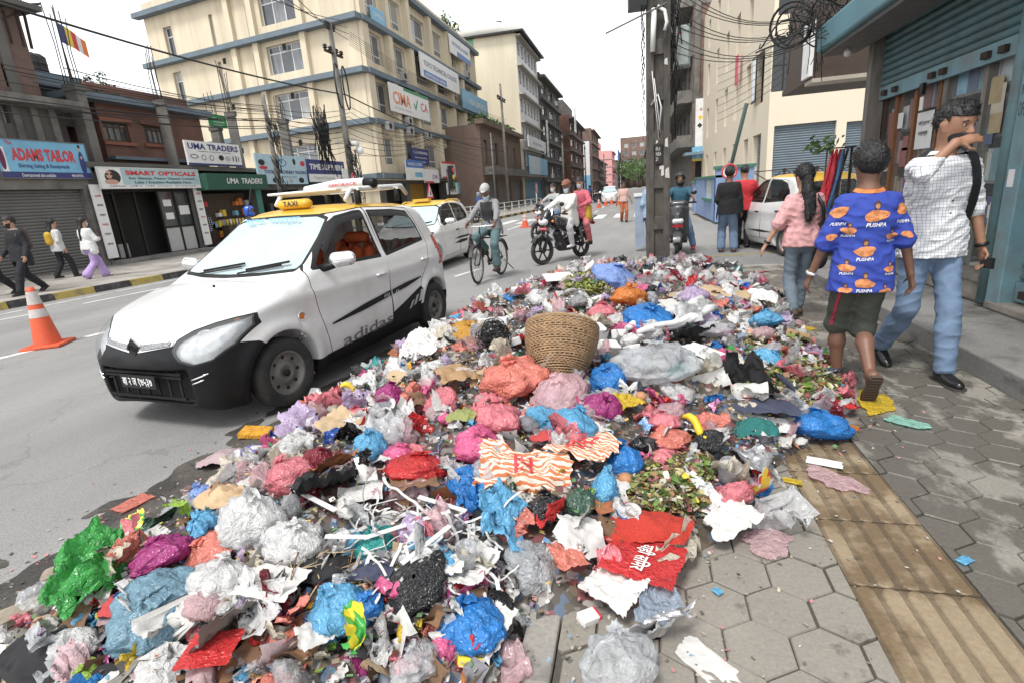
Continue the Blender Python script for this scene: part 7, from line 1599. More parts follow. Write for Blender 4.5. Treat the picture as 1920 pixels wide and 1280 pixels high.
def blob(n,seed,r=.5,wob=.25):
 rg=np.random.default_rng(seed);ph=rg.uniform(0,6.28,4);V=[(0,0,0)];F=[];m_=3
 for j in range(1,m_+1):
  for k in range(n):t=2*math.pi*k/n;q=r*(1+wob*(math.sin(2*t+ph[0])*.6+math.sin(3*t+ph[1])*.5+math.sin(5*t+ph[2])*.3))*j/m_;V.append((q*math.cos(t),q*math.sin(t),0))
 for k in range(n):F.append([0,1+k,1+(k+1)%n])
 for j in range(1,m_):
  for k in range(n):a=1+(j-1)*n+k;b=1+(j-1)*n+(k+1)%n;F.append([a,a+n,b+n]);F.append([a,b+n,b])
 return np.array(V),F
PI=math.pi
def check_mat(name,base,linec,pitch=.02,w=.16):
 m=bpy.data.materials.new(name);m.use_nodes=True;nt=m.node_tree;bs=nt.nodes['Principled BSDF'];L=nt.links.new;tc=_n(nt,'ShaderNodeTexCoord');sx=_n(nt,'ShaderNodeSeparateXYZ');L(tc.outputs['Object'],sx.inputs[0]);outs=[]
 for ax in('Y','Z'):
  a=_n(nt,'ShaderNodeMath',operation='MULTIPLY');a.inputs[1].default_value=1/pitch;L(sx.outputs[ax],a.inputs[0]);f=_n(nt,'ShaderNodeMath',operation='FRACT');L(a.outputs[0],f.inputs[0]);l=_n(nt,'ShaderNodeMath',operation='LESS_THAN');l.inputs[1].default_value=w;L(f.outputs[0],l.inputs[0]);outs.append(l.outputs[0])
 mx=_n(nt,'ShaderNodeMath',operation='MAXIMUM');L(outs[0],mx.inputs[0]);L(outs[1],mx.inputs[1]);c=_n(nt,'ShaderNodeMix',data_type='RGBA');L(mx.outputs[0],c.inputs[0]);c.inputs[6].default_value=c4(base);c.inputs[7].default_value=c4(linec);L(c.outputs[2],bs.inputs['Base Color']);bs.inputs['Roughness'].default_value=.85;MATS[name]=m;return m
m_check=check_mat('fine_navy_check',(.68,.69,.70),(.26,.28,.34),.019,.13)
loc=G(1712,697,0);Hh=1.74;k=Hh/1.7
wm=person('bearded man in white checked shirt and jeans covering his nose',(loc[0],loc[1],0),math.radians(-84),Hh,
 dict(shirt=(m_check,(1.02,1.35),.012,.09),collar=m_wt,trousers=(m_denim,1.97,.014,.010),shoes=m_shoeb,hair='fade',beard=True,watch=(0,m_blackalu),hand_dir={1:(-.06,.97,.16)},palm={1:(.75,-.1,.65),0:(0,1,0)}),
 pelvis=(0,0,.905*k),hands=((.04*k,.30*k,.80*k),(.232*k,-.075*k,1.515*k)),hpole=((-1,.4,-.3),(.35,-.9,-.75)),feet=((.20*k,.07*k,.082*k),(-.24*k,-.10*k,.14*k)),toe=(0,.55),head=(.35,.10),lean=.04,res=.008,skin=SK_A,build=.98,wr=.012,curl=(.9,.25))
r_=wm['root'];k=wm['k']
mb=MB();c=wm['chest']
for i in range(7):z=.22-.075*i;p=wm['pel']+wm['up']*(.43-.078*i)*k;mb=MB();mb.sphere(p+wm['fw']*(.127-.004*abs(i-2))*k+wm['lf']*.012,.0065*k,6);mb.obj('button',m_blk,r_)
mb=MB();s0=wm['sh'][0];fw_,lf_,up_=wm['fw'],wm['lf'],wm['up'];pts=[wm['pel']+lf_*.16*k-fw_*.12*k,wm['pel']+lf_*.165*k+fw_*.02*k+up_*.12*k,wm['chest']+lf_*.135*k+fw_*.115*k,s0-lf_*.035*k+fw_*.075*k+up_*.045*k,s0-lf_*.03*k+up_*.08*k,s0-lf_*.02*k-fw_*.10*k,wm['chest']+lf_*.1*k-fw_*.17*k]
pts=cr(pts,5);V=[]
for i,p in enumerate(pts):V+=[np.array(p)-lf_*.024,np.array(p)+lf_*.024,np.array(p)+lf_*.024+fw_*.008,np.array(p)-lf_*.024+fw_*.008]
mb.add(V,[[4*i+a,4*i+(a+1)%4,4*i+4+(a+1)%4,4*i+4+a]for i in range(len(pts)-1)for a in range(4)]);mb.obj('shoulder_strap',m_blackalu,r_)
S=Sdf(wm['chest']-.45,wm['chest']+.3,.015);q=wm['chest']-fw_*.24*k+lf_*.08*k;S.cone(q+up_*.12*k,q-up_*.3*k,.11*k,.12*k,.03,.6,fw_);V,F=S.mesh();link('backpack',mesh_np('backpack',V,F,cloth('black_nylon',(.015,.015,.016)),True),r_)
ph=MB();w0=wm['wr'][0];ph.cbox(w0+np.array([.06,.01,-.10]),(.1,.02,.07));ph.obj('wallet',m_shoeb,r_)
m_blues=cloth('royal_blue_print_shirt',(.028,.055,.32),.12,5,.2);m_short=cloth('olive_shorts',(.055,.06,.048),.2,4)
loc=G(1592,733,0);Hh=1.53;k=Hh/1.7
bm2=person('man in royal blue printed shirt and olive shorts walking away',(loc[0],loc[1],0),math.radians(88),Hh,
 dict(shirt=(m_blues,.98,.013,.13,.014),collar=M('orange_print',(.62,.2,.06),.7,0,.5,30),trousers=(m_short,1.02,.022,.03),tname='shorts',sandals=m_sandal,bare=True,hair='thick',watch=(0,m_chrome),palm={0:(0,1,0),1:(0,-1,0)}),
 pelvis=(0,0,.90*k),hands=((.10*k,.32*k,.80*k),(.02*k,-.33*k,.80*k)),hpole=((-1,.5,-.2),(-1,-.5,-.2)),feet=((.17*k,.05*k,.085*k),(-.22*k,-.05*k,.21*k)),toe=(0,1.05),head=(.12,.05),lean=.03,res=.009,skin=SK_B,wr=.010,curl=(.9,.8),build=.9)
r2=bm2['root'];k=bm2['k'];bk=-bm2['fw'];uu=-bm2['lf'];
m_po=M('print_orange_tan',(.62,.24,.09),.7,0,.45,40);m_pd=M('print_dark_hair',(.05,.025,.02),.7,0,.2);m_pf=M('print_face_tan',(.38,.18,.1),.7,0,.2)
right=-bm2['lf']
def motif(c,s_,seed,txt=True,n_=None,uv=None):
 n_=bk if n_ is None else n_;rr_=right if uv is None else uv;up_=bm2['up']
 garment_print(bm2,'shirt',blob(16,seed,.5,.18),c-up_*.045*s_,rr_,up_,n_,.16*s_,.085*s_,m_po,.004);garment_print(bm2,'shirt',blob(12,seed+1,.5,.05),c+up_*.028*s_,rr_,up_,n_,.045*s_,.06*s_,m_pd,.005);garment_print(bm2,'shirt',blob(12,seed+2,.5,.05),c+up_*.02*s_,rr_,up_,n_,.03*s_,.036*s_,m_pf,.0065)
 if txt:garment_print(bm2,'shirt',text_geo('PUSHPA',.02,.25),c-up_*.108*s_,rr_,up_,n_,.125*s_,.028*s_,m_wt,.006,'lettering')
pel=bm2['pel'];up_=bm2['up']
for j,(a,b,s_)in enumerate(((.02,.43,.95),(-.03,.19,.82),(-.02,-.03,.78),(-.13,.32,.55),(-.13,.07,.6),(.13,.27,.5),(.13,.05,.5),(-.13,-.09,.5),(.11,-.1,.5))):motif(pel+up_*b*k+right*a*k,s_*k,10+j*3,j!=7)
for i,s_ in((0,1),(1,-1)):
 c=bm2['sh'][i]*.8+bm2['el'][i]*.2;d=nrmv(bm2['el'][i]-bm2['sh'][i]);garment_print(bm2,'shirt',blob(14,50+i,.5,.2),c,right,-d,nrmv(bk+bm2['lf']*s_*.4),.12*k,.08*k,m_po,.004);garment_print(bm2,'shirt',text_geo('PUSHPA',.02,.25),c+d*.085*k,right,-d,bk,.085*k,.022*k,m_wt,.006,'lettering')
 c2=bm2['sh'][i]*.25+bm2['el'][i]*.75;garment_print(bm2,'shirt',blob(14,60+i,.5,.2),c2+d*.02,right,-d,bk,.07*k,.05*k,m_po,.004)
S=MB();hp=bm2['hip'][0];kn_=bm2['kn'][0]
garment_print(bm2,'trousers',(np.array([(x,y,0)for y in np.linspace(-.5,.5,12)for x in(-.5,.5)]),[[2*i,2*i+1,2*i+3,2*i+2]for i in range(11)]),(hp+kn_)/2+bm2['lf']*.055*k,right,np.array([0,0,1.]),bk,.014,.40*k,M('maroon_stripe',(.3,.02,.05),.8),.005,'stripe')
m_pink=cloth('pale_pink_floral',(.62,.33,.33),.35,16,.3)
loc=G(1493,596,0);Hh=1.46;k=Hh/1.7
wo=person('woman in pale pink blouse and grey blue jeans walking away',(loc[0],loc[1],0),math.radians(94),Hh,
 dict(shirt=(m_pink,1.0,.022,.05,.016),sname='blouse',trousers=(m_denim3,1.9,.012,.004),shoes=m_sandal,hair='long',tail=.26,watch=(0,m_blackalu),palm={0:(0,1,0)}),
 pelvis=(0,0,.905*k),hands=((.02*k,.40*k,.86*k),(.12*k,-.20*k,.84*k)),hpole=((-1,.2,-.3),(-.6,-.8,-.2)),feet=((-.16*k,.09*k,.12*k),(.16*k,-.07*k,.085*k)),toe=(.35,0),head=(.25,.1),lean=.02,res=.011,skin=SK_C,build=.86,wr=.010,curl=(.3,.7))
r3=wo['root'];k=wo['k'];mb=MB();pts=cr([wo['sh'][1]+wo['fw']*.08+wo['lf']*.03,wo['sh'][1]+wo['up']*.06+wo['lf']*.03,wo['sh'][1]-wo['fw']*.09+wo['lf']*.02,wo['chest']-wo['fw']*.13-wo['lf']*.13,wo['pel']-wo['lf']*.17-wo['fw']*.07],5);mb.tube(pts,.018,6);mb.obj('bag_strap',m_blackalu,r3)
S=Sdf(wo['pel']-.5,wo['pel']+.4,.016);q=wo['pel']-wo['lf']*.2*k;S.cone(q+np.array([0,0,.12]),q-np.array([0,0,.16]),.10,.12,.03,.55,wo['lf']);V,F=S.mesh();link('tote_bag',mesh_np('tote_bag',V,F,MATS['black_nylon'],True),r3)
loc=G(1363,473,ZR);k=1.66/1.7
person('man in black sweater and faded jeans standing with his back turned',(loc[0],loc[1],ZR),math.radians(85),1.68,dict(shirt=(cloth('black_sweater',(.012,.012,.013)),1.95,.03,.10),trousers=(m_denim,1.92,.03,.02),sandals=m_sandal,hair='thick',bare=True),hands=((.22*k,.18*k,1.02*k),(.04*k,-.27*k,.80*k)),feet=((.02,.12,.085),(-.04,-.13,.085)),head=(-.4,.1),res=.014,skin=SK_B,build=1.02)
loc=G(1391,465,ZR)
rm2=person('man in red T-shirt and black trousers beside the man in black',(loc[0],loc[1],ZR),math.radians(80),1.70,dict(shirt=(cloth('red_tshirt',(.55,.035,.045)),.9,.026,.09),trousers=(cloth('black_trousers',(.014,.014,.016)),1.95,.025,.01),shoes=m_shoeb,hair='short',shades=True),hands=((.28*k,.12*k,1.08*k),(.26*k,-.16*k,1.05*k)),hpole=((-.4,1,-.4),(-.4,-1,-.4)),head=(.2,.25),res=.014,skin=SK_A,build=1.05)
loc=G(1170,417,ZR)
person('traffic helper in pale pink shirt and rust trousers walking on the road',(loc[0],loc[1],ZR),math.radians(-75),1.62,dict(shirt=(cloth('pale_pink_shirt',(.55,.36,.31)),.9,.02,.02),trousers=(cloth('rust_trousers',(.36,.11,.045)),1.95,.02,.01),shoes=m_shoeb,hair='short'),hands=((.1,.3,.85),(-.02,-.3,.82)),feet=((.12,.07,.085),(-.14,-.07,.11)),res=.02,skin=SK_B)
m_suit=cloth('black_school_suit',(.013,.014,.018));m_bag=cloth('brown_backpack',(.10,.07,.055));m_maskk=cloth('black_mask',(.015,.015,.016));m_maskw=cloth('blue_white_mask',(.5,.62,.68))
def packb(P,mt,par_k=1.0):
 c=P['chest']-P['fw']*.19*P['k']+P['up']*.0;S=Sdf(c-.35,c+.35,.02);S.cone(c+P['up']*.13,c-P['up']*.16,.11,.13,.03,.65,P['fw']);V,F=S.mesh();link('backpack',mesh_np('backpack',V,F,mt,True),P['root'])
 mb=MB()
 for i in(0,1):s0=P['sh'][i];mb=MB();mb.tube(cr([s0-P['fw']*.1,s0+P['up']*.065+P['lf']*(-.03 if i==0 else.03),s0+P['fw']*.1-P['up']*.05,P['chest']+P['lf']*(.12 if i==0 else-.12)+P['fw']*.02-P['up']*.12],4),.014,6);mb.obj('backpack_strap',mt,P['root'])
loc=G(62,550,ZL);s1=person('student in black suit and black mask with brown backpack striding by the kerb',(loc[0],loc[1],ZL),math.radians(-88),1.70,dict(shirt=(m_suit,1.95,.03,.14),sname='jacket',collar=m_wt,trousers=(m_suit,1.95,.025,.01),shoes=m_shoeb,hair='thick',mask=m_maskk),hands=((.1,.26,.85),(.2,-.24,.88)),feet=((.30,.07,.085),(-.32,-.06,.13)),toe=(0,.5),pelvis=(0,0,.87),head=(.1,.15),res=.015,skin=SK_C);packb(s1,m_bag)
loc=G(2,556,ZL);s2=person('student in black suit with white shirt front cut by the frame edge',(loc[0]-.2,loc[1]+.1,ZL),math.radians(-92),1.68,dict(shirt=(m_suit,1.95,.03,.14),sname='jacket',trousers=(m_suit,1.95,.025,.01),shoes=m_shoeb,hair='thick',mask=m_maskk),hands=((.1,.26,.85),(.1,-.24,.88)),feet=((-.32,.07,.13),(.3,-.06,.085)),toe=(.5,0),pelvis=(0,0,.87),res=.018,skin=SK_C);packb(s2,M('cream_bag',(.5,.48,.42),.8))
loc=G(183,521,ZL);g1=person('girl in white hoodie and lilac trousers walking past the shutter',(loc[0],loc[1],ZL),math.radians(80),1.58,dict(shirt=(cloth('white_hoodie',(.66,.66,.66)),1.95,.04,.06),sname='hoodie',trousers=(cloth('lilac_trousers',(.42,.30,.56)),1.97,.03,.05),shoes=m_wt,hair='long',tail=.3,mask=m_maskw),hands=((.25,.05,1.05),(.25,-.06,1.02)),hpole=((-.5,1,-.6),(-.5,-1,-.6)),feet=((.26,.06,.085),(-.26,-.06,.12)),toe=(0,.5),pelvis=(0,0,.82),res=.014,skin=SK_C)
loc=G(158,519,ZL);g2=person('girl with long hair and mustard bag walking behind the hoodie girl',(loc[0]-.5,loc[1]-.1,ZL),math.radians(80),1.60,dict(shirt=(cloth('pale_grey_top',(.5,.5,.5)),1.9,.02,.1),trousers=(m_suit,1.95,.02,.02),shoes=m_shoeb,hair='long',tail=.34),feet=((-.2,.06,.1),(.22,-.06,.085)),pelvis=(0,0,.84),res=.017,skin=SK_C)
c=g2['chest']+np.array([-.15,0,-.05]);S=Sdf(c-.3,c+.3,.02);S.cone(c+np.array([0,0,.08]),c-np.array([0,0,.1]),.1,.1,.03);V,F=S.mesh();link('bag',mesh_np('bag',V,F,M('mustard_bag',(.5,.32,.03),.7),True),g2['root'])
m_plaid=check_mat('black_white_plaid',(.5,.5,.52),(.02,.02,.04),.09,.5)
loc=G(397,468,ZL);c1=person('man in black and white plaid shirt facing the open shop',(loc[0],loc[1],ZL),math.radians(150),1.66,dict(shirt=(m_plaid,1.2,.03,.12),trousers=(m_suit,1.95,.02,.01),shoes=m_shoeb,hair='short'),res=.018,skin=SK_B)
p=AX(466,398,-10.6);person('person in blue helmet standing beyond the near taxi',(-10.6,p[1],ZR),math.radians(20),1.68,dict(shirt=(m_suit,1.95,.03,.1),trousers=(m_suit,1.95,.02,.01),shoes=m_shoeb,hair='helmet',hairm=M('blue_helmet',(.03,.1,.5),.25)),res=.02,skin=SK_B)
person('person in jeans half hidden behind the utility pole',(.33,12.5,ZR),math.radians(80),1.66,dict(shirt=(M('blue_white_shirt',(.3,.4,.55),.8,0,.5,6),1.9,.025,.1),trousers=(m_denim2,1.95,.025,.01),shoes=m_shoeb,hair='short'),res=.02,skin=SK_B)
# two-wheelers and their riders
m_bikeb=M('motorcycle_black',(.015,.015,.017),.3,.1,.1,coat=.3);m_bikered=M('motorcycle_red',(.35,.015,.02),.3,0,.05);m_metal=M('grey_metal',(.2,.2,.2),.4,.7,.2);m_clear=M('plastic_grey_visor',(.12,.14,.17),.1,0,0)
def sdf_part(root,nm,mat,lo,hi,res,prims):
 S=Sdf(lo,hi,res)
 for p in prims:S.cone(*p[:4],*(p[4:]if len(p)>4 else(.03,)))
 V,F=S.mesh();V=relax(V,F,1);return link(nm,mesh_np(nm,V,F,mat,True),root)
def mc_wheel(root,x,R,w=.05,steer=0.,spokes=6):
 wh=empty('wheel',(x,0,R),steer,parent=root);mb=MB();mb.torus((0,0,0),R-w*.75,w*.75,(0,1,0),36,8,1.1);mb.obj('tyre',m_tyre,wh);mb=MB();mb.torus((0,0,0),R-w*1.7,w*.28,(0,1,0),36,6,1.8);mb.cyl((0,-.06,0),(0,.06,0),.05,12)
 mb.obj('rim',m_bikeb,wh)
 for k in range(spokes):a=2*PI*k/spokes;mb=MB();mb.bar((.03*math.cos(a),0,.03*math.sin(a)),((R-w*1.6)*math.cos(a),0,(R-w*1.6)*math.sin(a)),.03,.02,(0,1,0));mb.obj('spoke',m_bikeb,wh)
 return wh
def motorcycle(label,loc,rz,group=None,st=.12):
 r=empty('motorcycle',loc,rz,label,'motorcycle',group);R=.30;mc_wheel(r,0,R,.055);mc_wheel(r,1.30,R,.05,st)
 sdf_part(r,'fuel_tank',m_bikeb,(.35,-.25,.6),(1.0,.25,1.05),.018,[((.52,0,.82),(.82,0,.86),.11,.14,.05),((.66,.06,.80),(.84,.07,.80),.09,.09,.05),((.66,-.06,.80),(.84,-.07,.80),.09,.09,.05)])
 sdf_part(r,'seat',m_bikeb,(-.45,-.2,.6),(.65,.2,.95),.018,[((.5,0,.76),(.1,0,.78),.08,.1,.04),((.1,0,.79),(-.3,0,.86),.1,.08,.04)])
 sdf_part(r,'tail_cowl',m_bikeb,(-.6,-.2,.55),(.2,.2,.95),.018,[((.1,0,.66),(-.42,0,.80),.1,.05,.04)])
 sdf_part(r,'engine',m_bikeb,(.3,-.25,.15),(.95,.25,.72),.02,[((.45,0,.36),(.7,0,.36),.15,.14,.03),((.72,0,.42),(.80,0,.6),.1,.1,.02)])
 sdf_part(r,'headlamp_fairing',m_bikeb,(.95,-.25,.7),(1.35,.25,1.2),.016,[((1.08,0,.98),(1.18,0,.92),.13,.11,.03),((1.08,0,1.05),(1.12,0,1.02),.1,.09,.03)])
 sdf_part(r,'headlamp',m_wt,(1.1,-.2,.75),(1.4,.2,1.05),.014,[((1.22,-.04,.90),(1.22,.04,.90),.075,.075,.02)])
 mb=MB();mb.smooth=True;V=[(1.16-.08*abs(t)-.1*h,.13*t*(1-.3*h),1.02+.16*h)for h in(0,.5,1)for t in np.linspace(-1,1,7)];mb.add(V,[[7*a+b,7*a+b+1,7*a+8+b,7*a+7+b]for a in(0,1)for b in range(6)]);mb.obj('windshield',m_clear,r)
 mb=MB();mb.box((1.24,-.12,.72),(1.25,.12,.79));mb.obj('number_plate',m_bikered,r);text_on('lettering','बा ९३ प ५२८१',(1.25,0,.755),(0,1,0),Z3,.2,.035,m_wt,r,.003)
 for s_ in(1,-1):
  mb=MB();mb.tube([(1.30,s_*.08,.30),(1.10,s_*.08,.95)],.025,8);mb.obj('fork',m_bikeb,r);mb=MB();mb.tube([(.05,s_*.12,.33),(.2,s_*.14,.7)],.03,8);mb.obj('shock_absorber',m_metal,r)
  mb=MB();mb.tube([(1.02,s_*.1,1.02),(.95,s_*.25,1.05),(.9,s_*.38,1.03)],.014,8);mb.obj('handlebar',m_bikeb,r);mb=MB();mb.tube([(.91,s_*.28,1.035),(.89,s_*.40,1.03)],.02,8);mb.obj('grip',m_tyre,r)
  mb=MB();mb.tube([(.96,s_*.27,1.05),(1.0,s_*.32,1.2)],.007,6);mb.obj('mirror_stem',m_bikeb,r);mb=MB();mb.sphere((.99,s_*.34,1.24),.06,12,(.35,1.2,.75));mb.obj('mirror',m_bikeb,r)
  mb=MB();mb.sphere((1.14,s_*.2,.90),.035,8);mb.obj('indicator',m_amb,r);mb=MB();mb.bar((.52,s_*.12,.30),(.52,s_*.3,.30),.03);mb.obj('footpeg',m_bikeb,r)
 mb=MB();mb.tube([(.75,-.1,.35),(.5,-.16,.25),(.0,-.18,.36),(-.35,-.18,.45)],[.025,.03,.045,.05],10);mb.obj('exhaust',m_metal,r);mb=MB();mb.smooth=True
 V=[(1.30+.345*math.cos(a),y,.30+.345*math.sin(a))for a in np.linspace(.6,2.6,9)for y in(-.06,.06)];mb.add(V,[[2*i,2*i+1,2*i+3,2*i+2]for i in range(8)]);mb.obj('front_mudguard',m_bikeb,r)
 mb=MB();V=[(.345*math.cos(a),y,.30+.345*math.sin(a))for a in np.linspace(1.0,3.3,9)for y in(-.07,.07)];mb.add(V,[[2*i,2*i+1,2*i+3,2*i+2]for i in range(8)]);mb.obj('rear_mudguard',m_bikeb,r);mb=MB();mb.bar((.05,-.07,.32),(.5,-.07,.36),.05);mb.bar((.05,.07,.32),(.5,.07,.36),.05);mb.obj('swingarm',m_bikeb,r)
 mb=MB();mb.bar((.4,.0,.6),(1.05,0,.85),.05);mb.bar((.4,0,.6),(.45,0,.35),.05);mb.obj('frame',m_bikeb,r);mb=MB();mb.tube([(-.2,.13,.82),(-.48,.1,.9),(-.48,-.1,.9),(-.2,-.13,.82)],.014,6);mb.obj('grab_rail',m_metal,r);mb=MB();mb.sphere((-.46,0,.74),.05,10,(.6,1.5,.8));mb.obj('tail_lamp',m_tail,r)
 return r
f_,b_=G(1028,495,ZR),G(1090,482,ZR);hd=math.atan2(f_[1]-b_[1],f_[0]-b_[0]);MC=motorcycle('black and red motorcycle carrying a man in white and a woman in pink',(b_[0],b_[1],ZR),hd,st=-.15)
def on(P,x,y,z=0):c,s_=math.cos(P[1]),math.sin(P[1]);return(P[0][0]+c*x-s_*y,P[0][1]+s_*x+c*y,P[0][2]+z)
B1=((b_[0],b_[1],ZR),hd);puffer=cloth('cream_puffer',(.66,.65,.60),.08,4);whitet=cloth('off_white_trousers',(.62,.58,.60))
rd=person('masked rider in cream puffer jacket and white trousers on the motorcycle',on(B1,.28,0),hd,1.66,dict(shirt=(puffer,1.97,.035,.06),sname='puffer_jacket',trousers=(whitet,1.95,.015,.005),shoes=M('white_shoe',(.6,.6,.6),.6),hair='cap',hairm=M('brown_cap',(.22,.09,.05),.7),mask=m_maskw,mask_drop=.03),pelvis=(.08,0,.90),lean=.05,hands=((.60,.33,1.07),(.60,-.33,1.07)),hpole=((-.2,1,-.5),(-.2,-1,-.5)),feet=((.26,.2,.37),(.26,-.2,.37)),kpole=((1,.5,.6),(1,-.5,.6)),head=(.15,.1),res=.013,skin=SK_B,curl=(1.1,1.1))
k=rd['k']
for j in range(6):
 mb=MB();z=rd['pel']+rd['up']*(.12+.07*j)*k;w_=[.150,.155,.165,.175,.18,.165][j]*k
 mb.tube([z+rd['fw']*w_*.80*math.cos(t)+rd['lf']*w_*1.06*math.sin(t)for t in np.linspace(0,2*PI,22)],.006,5);mb.obj('quilt_seam',cloth('puffer_seam',(.35,.34,.31)),rd['root'])
pinkk=cloth('rose_kurta',(.55,.12,.16),.4,18);pw=person('masked woman in rose kurta riding pillion with a mustard bag',on(B1,-.12,0),hd,1.58,dict(shirt=(pinkk,1.9,.025,.12),sname='kurta',trousers=(cloth('rose_trousers',(.5,.14,.15)),1.95,.02,.01),sandals=m_sandal,hair='short',mask=m_maskw),pelvis=(0,0,.98),lean=.1,hands=((.33,.2,1.15),(.2,-.22,1.1)),hpole=((-.2,1,-.5),(-.2,-1,-.5)),feet=((.1,.24,.42),(.1,-.24,.42)),kpole=((1,.6,.6),(1,-.6,.6)),head=(.25,.05),res=.014,skin=SK_C)
c=np.array([.12,.26,1.02]);S=Sdf(c-.3,c+.3,.016);S.cone(c+np.array([0,0,.08]),c-np.array([0,0,.12]),.08,.1,.03,.6,(0,1,0));V,F=S.mesh();link('handbag',mesh_np('handbag',V,F,M('mustard_bag',(.5,.32,.03),.7),True),pw['root'])
p=AY(1052,425,17.2);hd2_=hd+.1;M2=copy_tree(MC);M2 .location=(p[0],17.5,ZR);M2 .rotation_euler=(0,0,hd2_);tag(M2,'motorcycle following behind the man in white and woman in pink','motorcycle')
B2=((p[0],17.5,ZR),hd2_);r5=person('masked man in grey T-shirt with backpack riding the following motorcycle',on(B2,.28,0),hd2_,1.66,dict(shirt=(cloth('grey_tshirt',(.35,.36,.36)),.95,.02,.06),trousers=(m_denim2,1.95,.02,.01),shoes=m_shoeb,hair='short',mask=m_maskw),pelvis=(.08,0,.90),lean=.05,hands=((.60,.33,1.07),(.60,-.33,1.07)),hpole=((-.2,1,-.5),(-.2,-1,-.5)),feet=((.26,.2,.37),(.26,-.2,.37)),kpole=((1,.5,.6),(1,-.5,.6)),res=.017,skin=SK_C);packb(r5,MATS['black_nylon'])
M3=copy_tree(MC);q=G(893,418,ZR);M3 .location=(q[0],q[1],ZR);M3 .rotation_euler=(0,0,math.radians(60));tag(M3,'dark motorcycle riding away beyond the cyclist','motorcycle')
person('rider in blue jacket and helmet on the motorcycle riding away',on(((q[0],q[1],ZR),math.radians(60)),.28,0),math.radians(60),1.68,dict(shirt=(cloth('navy_jacket',(.03,.06,.18)),1.97,.03,.06),trousers=(m_suit,1.95,.02,.01),shoes=m_shoeb,hair='helmet',hairm=M('grey_helmet',(.2,.22,.25),.3)),pelvis=(.08,0,.90),hands=((.60,.33,1.07),(.60,-.33,1.07)),hpole=((-.2,1,-.5),(-.2,-1,-.5)),feet=((.26,.2,.37),(.26,-.2,.37)),kpole=((1,.5,.6),(1,-.5,.6)),res=.022,skin=SK_B)
for i,(px,py)in enumerate(((1108,381),(1114,380),(1120,381),(1134,380),(1128,379))):
 q=G(px,py,ZR);m_=copy_tree(MC);m_.location=(q[0],q[1],ZR);m_.rotation_euler=(0,0,-1.7+.3*i);tag(m_,'distant motorcycle standing far down the street','motorcycle','distant motorcycles')
 if i in(0,3):person('distant rider waiting on a motorcycle far down the street',on(((q[0],q[1],ZR),-1.7+.3*i),.28,0),-1.7+.3*i,1.68,dict(shirt=(m_suit if i else MATS['navy_jacket'],1.97,.03,.06),trousers=(m_suit,1.95,.02,.01),shoes=m_shoeb,hair='helmet',hairm=m_blackalu),pelvis=(.08,0,.90),hands=((.60,.33,1.07),(.60,-.33,1.07)),hpole=((-.2,1,-.5),(-.2,-1,-.5)),feet=((.26,.2,.37),(.26,-.2,.37)),res=.03,skin=SK_B,group='distant riders')
f_,b_=G(905,530,ZR),G(941,515,ZR);hd=math.atan2(f_[1]-b_[1],f_[0]-b_[0]);BK=empty('bicycle',(b_[0],b_[1],ZR),hd,'old black roadster bicycle ridden by the man in a cap','bicycle');R=.345;WB=1.06
m_bf=M('old_bicycle_black',(.025,.024,.022),.5,.2,.3,8)
for x,st in((0,0),(WB,.12)):
 wh=empty('wheel',(x,0,R),st,parent=BK);mb=MB();mb.torus((0,0,0),R-.018,.018,(0,1,0),44,6);mb.obj('tyre',m_tyre,wh);mb=MB();mb.torus((0,0,0),R-.042,.011,(0,1,0),40,5,1.5);mb.cyl((0,-.04,0),(0,.04,0),.022,10);mb.obj('rim',m_metal,wh);mb=MB()
 for i in range(24):a=2*PI*i/24;mb.tube([(0,.03*(1 if i%2 else-1),0),((R-.045)*math.cos(a),0,(R-.045)*math.sin(a))],.0022,4,cap=False)
 mb.obj('spokes',m_metal,wh,kind='stuff');mb=MB();mb.smooth=True;V=[((R+.025)*math.cos(a),y,(R+.025)*math.sin(a))for a in np.linspace(.5,2.9,10)for y in(-.03,.03)];mb.add(V,[[2*i,2*i+1,2*i+3,2*i+2]for i in range(9)]);mb.obj('mudguard',m_bf,wh)
for nm,pts,rr in(('frame',[(.43,0,.30),(.30,0,.80)],.016),('frame',[(.31,0,.76),(.86,0,.80)],.015),('frame',[(.43,0,.30),(.87,0,.70)],.016),('frame',[(.43,.04,.30),(0,.05,R)],.010),('frame',[(.43,-.04,.30),(0,-.05,R)],.010),('frame',[(.31,.02,.74),(0,.05,R)],.009),('frame',[(.31,-.02,.74),(0,-.05,R)],.009),('head_tube',[(.87,0,.68),(.84,0,.90)],.02),('fork',[(.88,.04,.68),(WB,.05,R)],.012),('fork',[(.88,-.04,.68),(WB,-.05,R)],.012),('stem',[(.85,0,.88),(.83,0,1.0)],.014),('handlebar',[(.74,.30,.99),(.80,.25,1.01),(.83,0,1.0),(.80,-.25,1.01),(.74,-.30,.99)],.013)):
 mb=MB();mb.tube(pts,rr,8);mb.obj(nm,m_bf if nm!='handlebar' else m_chrome,BK)
sdf_part(BK,'saddle',m_blackalu,(.1,-.2,.75),(.5,.2,1.0),.014,[((.2,0,.86),(.38,0,.86),.1,.04,.02,.5,(0,0,1))])
mb=MB();mb.cyl((.43,-.06,.30),(.43,.06,.30),.03,10);mb.torus((.43,.07,.30),.09,.012,(0,1,0),24,5);mb.obj('chainset',m_metal,BK);mb=MB();mb.bar((.43,.09,.30),(.50,.09,.15),.02);mb.bar((.43,-.09,.30),(.36,-.09,.45),.02);mb.obj('crank',m_metal,BK)
for x,y,z in((.5,.14,.15),(.36,-.14,.45)):mb=MB();mb.cbox((x,y,z),(.09,.09,.03));mb.obj('pedal',m_tyre,BK)
